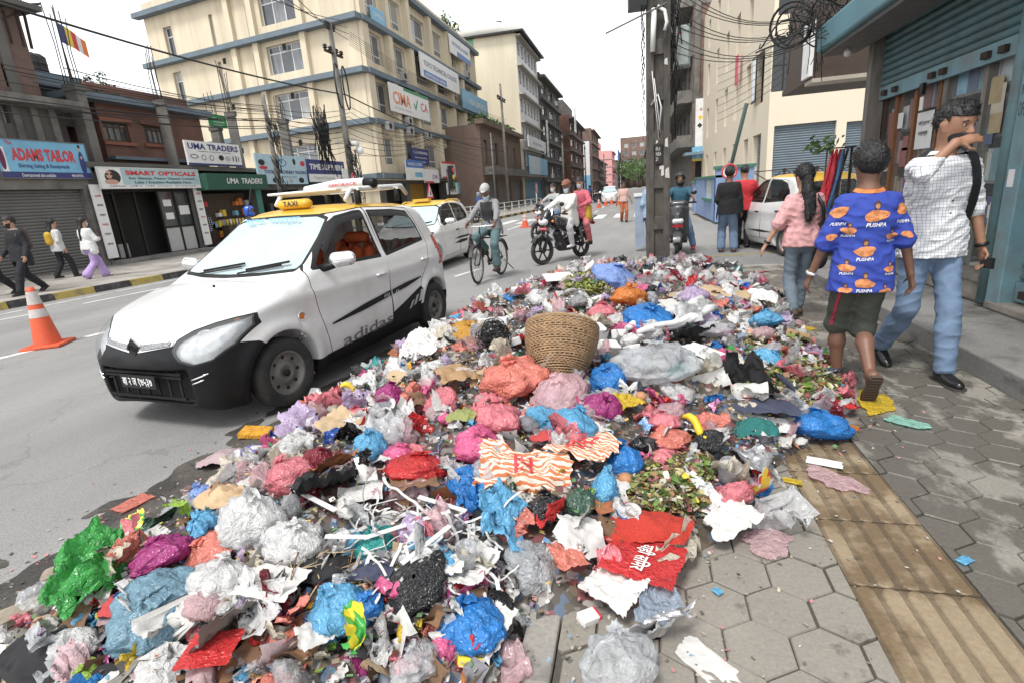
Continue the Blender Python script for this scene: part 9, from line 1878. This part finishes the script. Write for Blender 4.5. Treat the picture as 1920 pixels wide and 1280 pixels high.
SHEETS=[
 (617,938,124,90,PM['blackcloth'],'folded black vinyl sheet on the road side of the heap','vinyl_sheet','vinyl',3,.5),(634,898,80,50,PM['rust'],'brown leathery sheet behind the black vinyl','leather_sheet','leather',3,.5),(780,932,84,56,PM['darkcard'],'dark brown cardboard flap beside the torn red bag','cardboard','cardboard',2,.3),
 (861,724,66,60,PM['card'],'torn brown board standing beside the grey sack','cardboard','cardboard',2,.4),(787,676,80,56,WM[8],'crumpled newspaper near the rear wheel','newspaper','newspaper',7,.7),(640,822,70,46,PM['tan'],'crumpled tan card beside the green cloth','cardboard','cardboard',5,.6),(518,1130,118,56,PM['paper'],'stained white board beside the white knotted bag','board','board',1,.1),
 (406,1258,100,56,FM['red'],'red printed sheet at the bottom of the heap','printed_sheet','sheet',2,.15),(1206,1084,124,92,FM['red'],'red banner with white Devanagari lettering on the pavement edge','banner','banner',1,.12),(1151,1137,86,72,PM['paper'],'white packet with blue marks beside the red banner','packet','packet',2,.2),(1371,1008,66,74,PM['paper'],'torn white paper on the hexagon pavers','paper_sheet','paper',2,.2),
 (1412,889,88,50,PM['foil'],'silver foil sheet beside the dark teal cloth','foil_sheet','foil',4,.4),(1395,737,124,40,PM['blackcloth'],'black film spread above the navy cloth','black_film','film',3,.4),(985,908,96,118,None,'orange striped packet with red lettering in the middle of the heap','packet','packet',3,.6),(1096,866,104,82,None,'second orange striped packet lying open above the charred bag','packet','packet',3,.5),
 (1415,947,96,50,WM[0],'red and yellow wrapper lying open beside the torn paper','wrapper','wrapper',3,.5),(1174,780,64,36,FM['yellow'],'yellow packet between magenta and pink bags','packet','packet',2,.25),(948,1012,116,80,FM['sky'],'open sky blue bag spread beside the clear cup','plastic_sheet','film',5,.7),(890,975,50,70,FM['blue'],'blue film rising behind the open sky blue bag','plastic_sheet','film',4,.7),
 (190,1095,140,120,FM['green'],'long green bag stretched at the road edge','plastic_sheet','film',4,.5),(254,1012,46,40,WM[1],'green printed packet behind the green bag','packet','packet',3,.5),(345,981,60,46,FM['lime'],'lime and white paper above the mauve bag','paper_sheet','paper',4,.6),(394,1016,70,40,FM['sky'],'tied blue film on the orange red bag','plastic_sheet','film',7,.9),
 (1048,533,54,62,PM['foam'],'upright white foam panel at the back of the heap','foam_sheet','foam',1,.1),(1312,681,46,56,PM['foam'],'white card leaning at the end of the clear bag','card','card',1,.1),(1290,652,70,46,PM['blackcloth'],'black tray behind the white card','tray','tray',2,.3),(1640,757,120,34,FM['yellow'],'yellow sheet stuck to the wet pavers behind the walking man','plastic_sheet','film',1,.04),
 (1700,795,66,26,FM['mint'],'mint green scrap flattened on the wet pavers','paper_scrap','paper',0,.05),(1565,903,96,44,FM['clearpink'],'reddish film trodden flat on the tactile strip','plastic_sheet','film',2,.1),(1439,1021,84,60,FM['clearpink'],'flattened pink bag on the hexagon pavers','plastic_sheet','film',1,.06),(1545,780,66,34,FM['maroon'],'maroon crumpled film beside the pavement blue bag','plastic_sheet','film',6,.7),
 (1066,1078,60,42,FM['salmon'],'red rubber flap beside the red net','rubber_flap','rubber',2,.2),(925,1226,66,74,PM['paper'],'white packet with black lettering beside the plump blue bag','packet','packet',3,.3),(675,1225,66,70,WM[1],'green and yellow wrapper at the bottom of the heap','wrapper','wrapper',6,.8),(1340,1262,150,40,PM['paper'],'white paper strips lying on the bottom pavers','paper_sheet','paper',2,.08),
 (851,1098,44,34,PM['paper'],'white square paper scrap left of the folded paper','paper_sheet','paper',2,.3),(909,1086,56,40,PM['paper'],'white folded paper below the clear cup','paper_sheet','paper',2,.3),(878,1121,42,42,PM['paper'],'white paper scrap above the black crumpled bag','paper_sheet','paper',2,.3),(1345,512,70,28,WM[6],'silver and red foil sheet at the pavement end of the heap','foil_sheet','foil',4,.5),(1090,1040,90,60,PM['paper'],'stained white paper beside the red net','paper_sheet','paper',5,.6),
 (1225,1168,96,60,FM['clearblue'],'crushed clear bottle wrap with blue print on the pavement','plastic_sheet','film',6,.7),(1235,1215,80,90,PM['foil'],'crumpled silvery film at the pavement edge','foil_sheet','foil',7,.8),(430,1215,120,60,PM['greydirt'],'muddy card sunk at the bottom of the heap','cardboard','cardboard',3,.3),(330,1210,90,60,PM['paper'],'muddy white paper beside the slate bag','paper_sheet','paper',5,.6),(600,1230,70,46,PM['paper'],'white sheet with dark marks beside the green wrapper','paper_sheet','paper',2,.2)]
m_strp=None
def stripe_mat(name,c1,c2,pitch):
 m=bpy.data.materials.new(name);m.use_nodes=True;nt=m.node_tree;bs=nt.nodes['Principled BSDF'];L=nt.links.new;tc=_n(nt,'ShaderNodeTexCoord');w=_n(nt,'ShaderNodeTexWave',Scale=pitch,Distortion=.0);L(tc.outputs['Object'],w.inputs['Vector']);g_=_n(nt,'ShaderNodeMath',operation='GREATER_THAN');L(w.outputs[1],g_.inputs[0]);g_.inputs[1].default_value=.5;c=_n(nt,'ShaderNodeMix',data_type='RGBA');L(g_.outputs[0],c.inputs[0]);c.inputs[6].default_value=c4(c1);c.inputs[7].default_value=c4(c2);L(c.outputs[2],bs.inputs['Base Color']);bs.inputs['Roughness'].default_value=.35;return m
m_strp=stripe_mat('orange_cream_stripes',(.66,.6,.5),(.55,.16,.06),22)
for s_ in SHEETS:
 px,py,w,h,mt,lab,nm,ct,fo,an_=s_;flat=fo<=2 and an_<.16;o=sheet(px,py,w,h,mt or m_strp,lab,nm,ct,fo+(0 if flat else 1+2*(ct=='film')),an_,24 if ct in('film','vinyl','packet','newspaper','foil')else 16,.05 if flat else.3,None,ct in('film','vinyl'),.015 if px>1480 or flat and py>990 and px>1240 else.09,.012 if flat else(.09 if ct in('film','vinyl')else.05),.4 if flat else 1.,.9 if ct=='film' else(.35 if ct in('paper','vinyl','foil')else 0.))
 if ct=='banner' or mt is None:
  V=np.array([v.co[:]for v in o.data.vertices]);bv=BVHTree.FromPolygons(V.tolist(),[list(q.vertices)for q in o.data.polygons]);ex=V.max(0)-V.min(0);T_,Ft=text_geo('यही सिमर' if ct=='banner' else 'टाटा',.02);te=T_.max(0)-T_.min(0);sc=ex[0]*(.6 if ct=='banner' else.55)/te[0];R2=[]
  for g_ in T_:
   hh=bv.ray_cast(Vector((g_[0]*sc,g_[1]*sc*1.6,1)),Vector((0,0,-1)),3);R2 .append(tuple(hh[0]+Vector((0,0,.006)))if hh[0]is not None else None)
  Fk=[list(f)for f in Ft if all(R2[j]is not None for j in f)]
  if Fk:link('lettering',mesh_np('lettering',[r if r else(0,0,0)for r in R2],Fk,m_wt if ct=='banner' else m_red),o)
RAGS=[(1414,816,88,66,PM['tealcloth'],'dark teal cloth heaped at the pavement edge'),(1432,771,118,42,PM['navycloth'],'navy cloth roll above the dark teal cloth'),(485,856,60,36,PM['purplecloth'],'purple cloth at the road edge of the heap'),(430,868,110,50,PM['mauve'],'mauve grey rag trailing on the road'),(440,893,60,50,PM['mauve'],'dusty pink rag beside the round pink bag'),(118,1245,220,90,PM['blackcloth'],'black cloth heaped at the road corner'),(230,1150,80,66,PM['redcloth'],'maroon torn shoe upper beside the slate bag'),(1410,570,90,66,PM['foam'],'upturned white lined sheet beside the woman'),(709,724,56,24,FM['green'],'green cloth strip near the rear wheel'),(826,724,34,60,PM['greycloth'],'grey sack standing beside the torn board'),(868,792,64,46,PM['olive'],'olive cord bundle behind the rosy bag'),(424,948,110,76,PM['saw'],'spilled tan sawdust mound beside the tall white bag'),(600,1080,130,60,PM['blackcloth'],'dark wet cloth under the straw'),(1030,830,70,40,PM['redcloth'],'red cloth beside the translucent blue bag'),(1330,560,160,36,PM['tan'],'brown rolled cloth trailing from the pole'),(700,1085,90,46,PM['navycloth'],'dark purple cloth beside the paper strips'),(580,800,60,40,FM['white'],'white film draped behind the front wheel')]
for r_ in RAGS:rag(*r_)
p=hit(1214,1012);o=place('net_sack',*cloth_geo(nxt(),34,.55,.25),M('red_net',(.62,.05,.03),.7,0,.3,160,.8,220),p,(200*mpp(p),200*mpp(p),95*mpp(p)),'red mesh sack draped over the kerb side of the heap','net sack',None,.1,.1,True,.05)
FO=[(1120,640,44),(1160,645,48),(1185,668,40),(1140,672,46),(1205,640,36),(1170,690,36),(1110,680,34),(964,652,34),(968,680,34),(1195,615,40),(935,620,46),(905,615,34)]
for i,(x,y,w)in enumerate(FO):block(x,y,w,w,PM['foam'],'white foam packing block in the cluster right of the basket' if x>1000 else 'white foam packing block beside the black wire ball left of the basket',(1,.7,.5 if i%3 else.9))
for o_ in[o for o in bpy.data.objects if o.name.startswith('foam_block')]:o_['group']='foam blocks around the basket'
for i,(x0,y0,x1,y1,w)in enumerate(((1175,640,1315,590,22),(1195,652,1335,612,16),(1225,640,1340,606,14))):
 a,b=hit(x0,y0),hit(x1,y1);a=a+[0,0,.10];b=b+[0,0,.12];mb=MB();r_=w*mpp(a)*.5;mb.tube([tuple(a+(b-a)*t+np.array([0,0,.02*math.sin(7*t+i)]))for t in np.linspace(0,1,8)],[r_*.5,r_*.9,r_,r_*1.05,r_,r_*1.02,r_*.95,r_*.8],10);o=mb.obj('foam_roll',PM['foam'],None,label=['thick white foam roll lying behind the clear bag','thin white foam edge strip in front of the thick roll','thinner white foam roll over the black tray'][i],cat='foam')
block(689,899,48,30,PM['foam'],'white square tile beside the upright blue bag',(1,1,.18),'tile','tile',(.25,.2,.6));block(1105,1165,50,30,print_mat('red_white_carton',[(.7,.7,.68),(.65,.06,.08),(.7,.7,.68)],9),'small red and white carton on the pavement edge',(1,.7,.4),'carton','carton',(.1,.1,.7));block(882,1246,66,40,WM[5],'yellow printed box at the bottom of the heap',(1,.7,.35),'carton','carton');block(482,818,70,26,M('orange_sponge',(.62,.3,.03),.9,0,.4,30,1.,50),'orange sponge slab on the road beside the heap',(1,.6,.2),'sponge','sponge',(.1,.1,.2));block(1200,1000,36,26,PM['paper'],'white card lying on the red net',(1,.8,.05),'card','card',(.2,.1,.4))
p=hit(928,655);WB_=empty('wire_ball',(p[0],p[1],p[2]+.10),0,'black tangled wire ball left of the basket','wire');mb=MB();rg=np.random.default_rng(3)
for i in range(60):
 ax=rg.normal(0,1,3);mb.torus(rg.normal(0,.015,3),rg.uniform(.07,.13),.0025,ax,18,3)
mb.obj('strand',m_wire,WB_,kind='stuff')
for i,(x,y,r_)in enumerate(((1217,884,12),(1172,914,14),(1209,938,13),(1202,757,11),(1228,755,10))):
 p=hit(x,y);s_=mpp(p);mb=MB();mb.sphere((0,0,0),r_*s_,14,(1,.95,.85));mb.obj('egg',M('brown_egg',(.42,.2,.1),.6,0,.15,20),None,loc=(p[0],p[1],p[2]+r_*s_*.8+.02),label='brown egg lying in the vegetable waste beside the blue bag' if i<3 else 'brown egg lying in scraps right of the magenta bag',cat='egg',group='eggs in the vegetable waste' if i<3 else 'eggs near the magenta bag')
def cup(px,py,w,h,label,mat=None,tilt=(.3,.4),name='plastic_cup',cat='cup',prof=None):
 p=hit(px,py+h*.3);s_=mpp(p);W_,H_=w*s_*.5,h*s_*.95;mb=MB();mb.lathe([(r*W_,z*H_)for r,z in(prof or[(0,.02),(.68,.0),(.74,.25),(.8,.3),(.98,.97),(1.05,1),(.95,.97),(.7,.05),(0,.05)])],22);o=mb.obj(name,mat or FM['clear'],None,loc=(p[0],p[1],p[2]+.03),label=label,cat=cat);o.rotation_euler=(tilt[0],tilt[1],0);return o
cup(880,1066,40,66,'tall ribbed clear cup below the open sky blue bag',tilt=(.1,.05));cup(1358,893,38,44,'clear plastic cup beside the silver foil',tilt=(.4,.2));cup(1180,975,30,28,'white paper cup on the red net',PM['paper'],(.2,.3));cup(1386,905,36,30,'crushed clear cup at the pavement edge of the heap',tilt=(1.2,.3))
bp_=[(0,0),(.9,0),(1,.05),(1,.6),(.8,.75),(.35,.85),(.35,1),(0,1)]
for i,(x,y,c,lab)in enumerate(((1378,500,FM['teal'],'teal bottle neck beside the silver foil at the pavement end'),(760,1170,FM['yellow'],'yellow plastic bottle left of the plump blue bag'),(1420,668,FM['white'],'white bottle among the vegetable scraps'),(560,1100,FM['clear'],'clear bottle beside the straw'))):cup(x,y,18,46,lab,c,(1.3,i*1.1),'bottle','bottle',bp_)
for i,(x,y,w,h)in enumerate(((1300,815,26,74),(1285,930,26,80),(660,740,40,20))):
 p=hit(x,y);s_=mpp(p);mb=MB();a=rg.uniform(0,6);L_=max(w,h)*s_*1.1;mb.tube([(L_*(t-.5),.1*L_*math.sin(4*t),.05+.03*math.sin(6*t))for t in np.linspace(0,1,9)],[.006,.012,.02,.022,.02,.022,.018,.012,.006],7);mb.obj('yellow_peel',M('banana_yellow',(.72,.5,.03),.5,0,.2,20),None,loc=(p[0],p[1],p[2]),rot=(0,0,-1.0 if i<2 else.3),label=['yellow peel beside the three pink bags','long yellow wrapper twist in the vegetable waste','yellow peel beside the grey sack near the rear wheel'][i],cat='peel')
def insole(px,py,L_px,rz,label):
 p=G(px,py,ZR);s_=mpp(p);L_=L_px*s_;mb=MB();pts=[(-.5,-.10),(-.42,-.15),(-.1,-.12),(.2,-.19),(.42,-.15),(.5,0),(.42,.13),(.2,.16),(-.1,.12),(-.42,.15),(-.5,.1)];mb.prism([(a*L_,b*L_)for a,b in cr(pts,4,True)],0,.03);o=mb.obj('sandal',M('muddy_sandal',(.26,.22,.17),.9,0,.3,14,.4),None,loc=(p[0],p[1],ZR+.02),label=label,cat='sandal');o.rotation_euler=(.05,-.08,rz);st=MB();st.tube([(.1*L_,-.14*L_,.03),(.2*L_,0,.06),(.1*L_,.14*L_,.03)],.012,6);st.obj('strap',m_tyre,o);return o
insole(85,1140,160,.9,'large muddy sandal sole at the road edge');insole(160,1068,120,.7,'muddy sandal sole beside the long green bag')
mb=MB();p0=G(-20,1235,ZR);mb.tube([tuple(p0+np.array([0,0,.04])),tuple(G(60,1210,ZR)+np.array([0,0,.06])),tuple(G(150,1150,ZR)+np.array([0,0,.08]))],.025,8);mb.obj('rubber_tube',m_tyre,None,label='black rubber tube trailing at the road corner',cat='tube')
def bank(kind,n,fn):return[mesh_np(kind,*fn(k),m_wt,kind in('film','bagl','wad'))for k in range(n)]
B_sheet=bank('paper',14,lambda k:sheet_geo(500+k,6,.8,4,.6,.04));B_film=bank('film',20,lambda k:sheet_geo(600+k,11,.9,6,.75,.11,.7));B_card=bank('card',8,lambda k:sheet_geo(700+k,4,.7,2,.35,.02));B_bag=bank('bagl',12,lambda k:bag_geo(800+k,30,20,True,.7,2.4));B_wad=bank('wad',10,lambda k:bag_geo(900+k,18,12,False,.8,3.2))
def ribbon(k):
 rg=np.random.default_rng(1000+k);n=10;a=np.cumsum(rg.normal(0,.35,n));P=np.cumsum(np.stack([np.cos(a),np.sin(a),rg.normal(0,.22,n)],1),0)/n;P-=P.mean(0);t=np.gradient(P,axis=0);s_=np.cross(t,rg.normal(0,1,3)*.3+[0,0,1]);s_/=np.linalg.norm(s_,axis=1,keepdims=True);w=.022;V=np.concatenate([P-s_*w,P+s_*w]);return V,np.array([[i,i+1,n+i+1,n+i]for i in range(n-1)])
B_rib=bank('ribbon',14,ribbon)
def stickg(k):mb=MB();rg=np.random.default_rng(1200+k);mb.tube([(-.5,0,0),(0,rg.normal(0,.03),rg.normal(0,.03)),(.5,rg.normal(0,.05),rg.normal(0,.03))],[.012,.014,.008],4);return np.array(mb.v),mb.f
B_stick=[mesh_np('stick',*stickg(k),m_wt,True)for k in range(6)]
def samp(n,region=None,rng=np.random.default_rng(77)):
 out=np.zeros((0,3))
 while len(out)<n:
  m_=n*3
  if region:P=hit_n(rng.uniform(region[0],region[2],m_),rng.uniform(region[1],region[3],m_));X,Y=P[:,0],P[:,1]
  else:X,Y=rng.uniform(-4.0,2.4,m_),rng.uniform(.85,9.3,m_)
  d=d2_n(X,Y);k=(d>-.02)|((region is None)&(d>-.2)&(rng.random(m_)<.08));out=np.concatenate([out,np.stack([X,Y,heapz_n(X,Y)],1)[k]])
 return out[:n]
RG=np.random.default_rng(21)
def scatter(name,bank_,n,mats,smin,smax,label,cat,group,region=None,tilt=.6,lift=.35):
 for(x,y,z),mt in zip(samp(n,region),[mats[i%len(mats)]for i in RG.permutation(n)]):
  me=bank_[RG.integers(len(bank_))];o=bpy.data.objects.new(name,me);COL.objects.link(o);s_=RG.uniform(smin,smax);o.location=(x,y,z+s_*lift*RG.uniform(.1,.9));o.rotation_euler=(RG.normal(0,tilt),RG.normal(0,tilt),RG.uniform(0,6.28));o.scale=(s_,s_*RG.uniform(.6,1),s_*RG.uniform(.6,1));o.material_slots[0].link='OBJECT';o.material_slots[0].material=mt
  tag(o,label,cat,group)
FMc=lambda*k:[FMS[q]for q in k]
scatter('paper_scrap',B_sheet,290,[PM['paper'],PM['paper'],PM['news'],WM[8],PM['foam']],.06,.17,'small crumpled white paper scrap lying loose in the heap','paper','white paper scraps in the heap')
scatter('pink_film',B_film,280,FMc('pink','hotpink','salmon','red','clearpink','pink'),.08,.23,'small crumpled pink or red film scrap in the heap','film','pink and red film scraps')
scatter('blue_film',B_film,140,FMc('sky','blue','blue','deepblue','teal','clearblue'),.06,.18,'small crumpled blue film scrap in the heap','film','blue film scraps')
scatter('white_film',B_film,290,FMc('white','white','clear','cream','white','lilac'),.11,.28,'small crumpled white film scrap in the heap','film','white film scraps')
scatter('dark_film',B_film,120,FMc('black','darkgreen','maroon','black')+[PM['greydirt'],PM['brown'],PM['navycloth']],.08,.22,'small crumpled dark film scrap in the heap','film','dark film scraps')
scatter('bright_film',B_film,80,FMc('yellow','orange','lime','green','mustard','violet'),.05,.13,'small crumpled yellow, green or orange film scrap in the heap','film','bright film scraps')
scatter('wrapper',B_sheet,250,WM[:8],.04,.11,'small printed snack wrapper in the heap','wrapper','snack wrappers in the heap')
scatter('cardboard_scrap',B_card,110,[PM['card'],PM['darkcard'],PM['tan'],PM['rust'],PM['brown']],.07,.18,'small torn brown cardboard piece in the heap','cardboard','cardboard pieces in the heap',tilt=.4)
scatter('small_bag',B_bag,130,FMc('pink','white','sky','blue','clear','black','salmon','white','hotpink','clearpink','white','clear'),.05,.11,'small knotted plastic bag wedged in the heap','plastic bag','small bags in the heap',tilt=.5,lift=.4)
scatter('paper_wad',B_wad,160,[PM['paper'],PM['news'],FMS['white'],PM['greycloth'],PM['brown'],PM['mauve'],FMS['white']],.03,.075,'small crumpled wad in the heap','wad','wads in the heap',lift=.5)
scatter('white_bag',B_bag,90,FMc('white','clear','white','cream','clearpink','lilac'),.05,.10,'crumpled white bag squeezed between larger bags of the heap','plastic bag','white bags squeezed in the heap',tilt=.7,lift=.5)
scatter('white_sheet',B_film,160,FMc('white','clear','white','clearpink'),.12,.26,'large crumpled white film spread between the bags of the heap','film','large white films in the heap',tilt=.5)
scatter('newspaper_scrap',B_sheet,130,[WM[8],PM['news'],PM['paper']],.10,.24,'crumpled newspaper piece lying in the heap','newspaper','newspaper pieces in the heap',tilt=.45)
FGR=(40,1040,960,1285)
scatter('tissue_scrap',B_film,130,[FMS['white'],FMS['clear'],PM['paper'],FMS['cream'],PM['news'],FMS['clear'],FMS['lilac']],.05,.13,'crumpled pale tissue or film at the road corner end of the heap','tissue','pale scraps at the road corner',FGR)
scatter('muddy_scrap',B_sheet,130,[PM['greydirt'],PM['brown'],PM['darkcard'],PM['greycloth'],PM['blackcloth'],PM['mauve'],PM['tan']],.06,.15,'muddy crumpled scrap at the road corner end of the heap','scrap','muddy scraps at the road corner',FGR,.5)
scatter('foil_wrapper',B_sheet,110,WM[:8]+[PM['foil'],PM['foil']],.03,.08,'small foil or printed wrapper at the road corner end of the heap','wrapper','wrappers at the road corner',FGR)
scatter('coloured_scrap',B_film,70,FMc('pink','sky','hotpink','red','lime','yellow','blue','magenta','salmon'),.05,.12,'crumpled coloured film at the road corner end of the heap','film','coloured scraps at the road corner',FGR)
scatter('paper_strip',B_rib,110,[PM['paper'],PM['foam'],PM['foam']],.14,.36,'narrow white paper strip in the shredded pile beside the teal bag','paper strip','white paper strips',(660,950,950,1130),.5,.3)
scatter('paper_strip',B_rib,40,FMc('pink','lilac','peri','hotpink'),.10,.2,'narrow coloured strip in the middle of the heap','paper strip','coloured strips',(800,830,960,960),.5,.3)
scatter('straw_stalk',B_stick,70,[PM['straw'],PM['tan'],PM['brown']],.12,.3,'dry straw stalk in the bundle below the round white bag','stalk','straw stalks',(540,1040,690,1110),.25,.3)
scatter('twig',B_stick,60,[PM['brown'],PM['darkcard'],PM['straw']],.08,.22,'thin twig or stick lying in the heap','twig','twigs in the heap',None,.4,.3)
for i,(x0,y0,x1,y1)in enumerate(((555,950,640,1010),(690,1050,850,1010),(700,1048,620,1060),(760,1100,850,1040),(790,970,880,1010))):
 a,b=hit(x0,y0)+[0,0,.10],hit(x1,y1)+[0,0,.13];mb=MB();mb.bar(tuple(a),tuple(b),.022,.004);mb.obj('plastic_strip',PM['foam'],None,label=['stiff white strip beside the black vinyl','long stiff white strip crossing the shredded pile','stiff white strip pointing to the round white bag','stiff white strip below the shredded pile','stiff white strip above the shredded pile'][i],cat='strip')
def litter(name,n,cols,smin,smax,label,cat,region=None,zl=.03,seed=5,near=False):
 rg=np.random.default_rng(seed);pts=np.array(samp(n,region,rg));nq=len(pts);a=rg.normal(0,1,(nq,3));a[:,2]*=.5;a/=np.linalg.norm(a,axis=1,keepdims=True);b=np.cross(a,rg.normal(0,1,(nq,3))*[.4,.4,1]);b/=np.linalg.norm(b,axis=1,keepdims=True);s_=rg.uniform(smin,smax,(nq,1));c=pts+np.array([0,0,1])*rg.uniform(.0,zl,(nq,1));as_=rg.uniform(.3,.9,(nq,1));nn=np.cross(a,b);bow=rg.normal(0,.35,(nq,1))*s_
 V=np.stack([c-a*s_-b*s_*as_*.7,c+a*s_*.8-b*s_*as_,c+a*s_+b*s_*as_*.8,c-a*s_*.9+b*s_*as_,c+nn*bow],1).reshape(-1,3);k=np.arange(nq)*5;F=np.concatenate([np.stack([k+i,k+(i+1)%4,k+4],1)for i in range(4)]);me=mesh_np(name,V,F,None);pal=np.array(cols);ci=pal[rg.integers(len(pal),size=nq)]*rg.uniform(.7,1.2,(nq,1));ca=me.color_attributes.new('col','FLOAT_COLOR','POINT');ca.data.foreach_set('color',np.concatenate([np.repeat(ci,5,0),np.ones((nq*5,1))],1).astype(np.float32).ravel());me.materials.append(M('litter_flecks',(.5,.5,.5),.6,0,.15,30,attr='col'));return link(name,me,label=label,cat=cat,kind='stuff')
mix=[(.62,.61,.59),(.5,.5,.48),(.64,.63,.61),(.5,.2,.2),(.55,.3,.28),(.45,.07,.07),(.12,.25,.42),(.2,.38,.5),(.5,.38,.1),(.12,.25,.1),(.05,.05,.05),(.12,.09,.06),(.25,.17,.1),(.45,.3,.32),(.3,.2,.32),(.06,.055,.05),(.16,.12,.08),(.35,.33,.3),(.03,.03,.03),(.2,.19,.17),(.08,.07,.06),(.1,.08,.06),(.28,.22,.16)]
litter('rubbish_flecks',30000,mix,.004,.014,'fine mixed litter filling the gaps of the heap','litter',zl=.05,seed=6)
veg=[(.12,.2,.04),(.2,.26,.06),(.3,.3,.1),(.1,.07,.03),(.28,.16,.08),(.45,.4,.2),(.08,.05,.03),(.35,.12,.12),(.5,.48,.4),(.06,.1,.03)]
litter('vegetable_waste',2600,veg,.008,.03,'chopped vegetable waste beside the brown eggs','vegetable waste',(1180,870,1330,970),.06,7);litter('vegetable_waste',2600,veg,.01,.035,'wilted green vegetable waste at the pavement end of the heap','vegetable waste',(1400,640,1570,770),.06,8);litter('vegetable_waste',900,[(.25,.28,.06),(.3,.25,.08),(.16,.2,.04)],.01,.035,'green leaves behind the basket','vegetable waste',(1060,520,1140,560),.08,9)
def specks(name,n,poly_px,cols,smin,smax,label,seed,z0):
 rg=np.random.default_rng(seed);m_=n*60;d_=(RB@np.stack([rg.uniform(poly_px[0],poly_px[2],m_)-960,rg.uniform(poly_px[1],poly_px[3],m_)-640,np.full(m_,FPX)])).T;P=CP+d_*((z0-CAMH)/d_[:,2:3]);dd=d2_n(P[:,0],P[:,1]);k=(dd<0)&(P[:,1]<9.3)&(P[:,0]>-4)&(rg.random(m_)<np.exp(dd*5))&((P[:,0]>-.25)==(z0==0));out=P[k][:n]+[0,0,.006]
 pts=np.array(out);nq=len(pts);th=rg.uniform(0,6.28,nq);a=np.stack([np.cos(th),np.sin(th),rg.normal(0,.2,nq)],1);b=np.stack([-np.sin(th),np.cos(th),rg.normal(0,.2,nq)],1);s_=rg.uniform(smin,smax,(nq,1));V=np.stack([pts-a*s_-b*s_*.6,pts+a*s_*.8-b*s_*.5,pts+a*s_+b*s_*.7,pts-a*s_*.7+b*s_*.5],1).reshape(-1,3);k=np.arange(nq)*4;F=np.stack([k,k+1,k+2,k+3],1);me=mesh_np(name,V,F,None);pal=np.array(cols);ci=pal[rg.integers(len(pal),size=nq)];ca=me.color_attributes.new('col','FLOAT_COLOR','POINT');ca.data.foreach_set('color',np.concatenate([np.repeat(ci,4,0),np.ones((nq*4,1))],1).astype(np.float32).ravel());me.materials.append(MATS['litter_flecks']);link(name,me,label=label,cat='litter',kind='stuff')
specks('pavement_crumbs',300,(960,500,1800,1280),[(.5,.48,.44),(.3,.27,.22),(.16,.13,.1),(.1,.09,.08),(.45,.2,.2),(.4,.35,.25),(.2,.3,.4)],.002,.009,'crumbs and shreds scattered on the pavement around the heap',31,0.)
specks('gutter_crumbs',900,(0,500,1200,1280),[(.1,.09,.08),(.2,.18,.15),(.05,.045,.04),(.4,.38,.35),(.5,.2,.2),(.15,.13,.11)],.003,.014,'muddy crumbs scattered on the road beside the heap',32,ZR)
for i,(x,y,w,h,mt,lab)in enumerate(((1808,1054,30,12,FM['sky'],'small blue wrapper twist on the wet pavers'),(1485,905,34,12,FM['yellow'],'yellow scrap on the pavers beside the wrapper'),(1590,802,34,14,FM['orange'],'orange scrap beside the pavement blue bag'),(1345,1112,18,10,FM['sky'],'tiny blue scrap on the hexagon pavers'),(1500,620,60,14,FM['yellow'],'yellow strip on the pavement behind the woman'),(1500,660,60,16,FM['pink'],'pink scrap on the pavement beside the heap'),(1420,512,46,10,FM['pink'],'pink scrap on the pavement near the side street'),(1480,560,30,10,PM['paper'],'white scrap on the pavement near the woman'),(250,945,60,30,FM['salmon'],'flattened orange film on the road beside the heap'),(1545,870,60,10,PM['foam'],'thin white stick on the tactile strip'))):
 sheet(x,y,w,h,mt,lab,'litter_scrap','litter',2,.15,6,.04,None,False,.012,.02,.4)
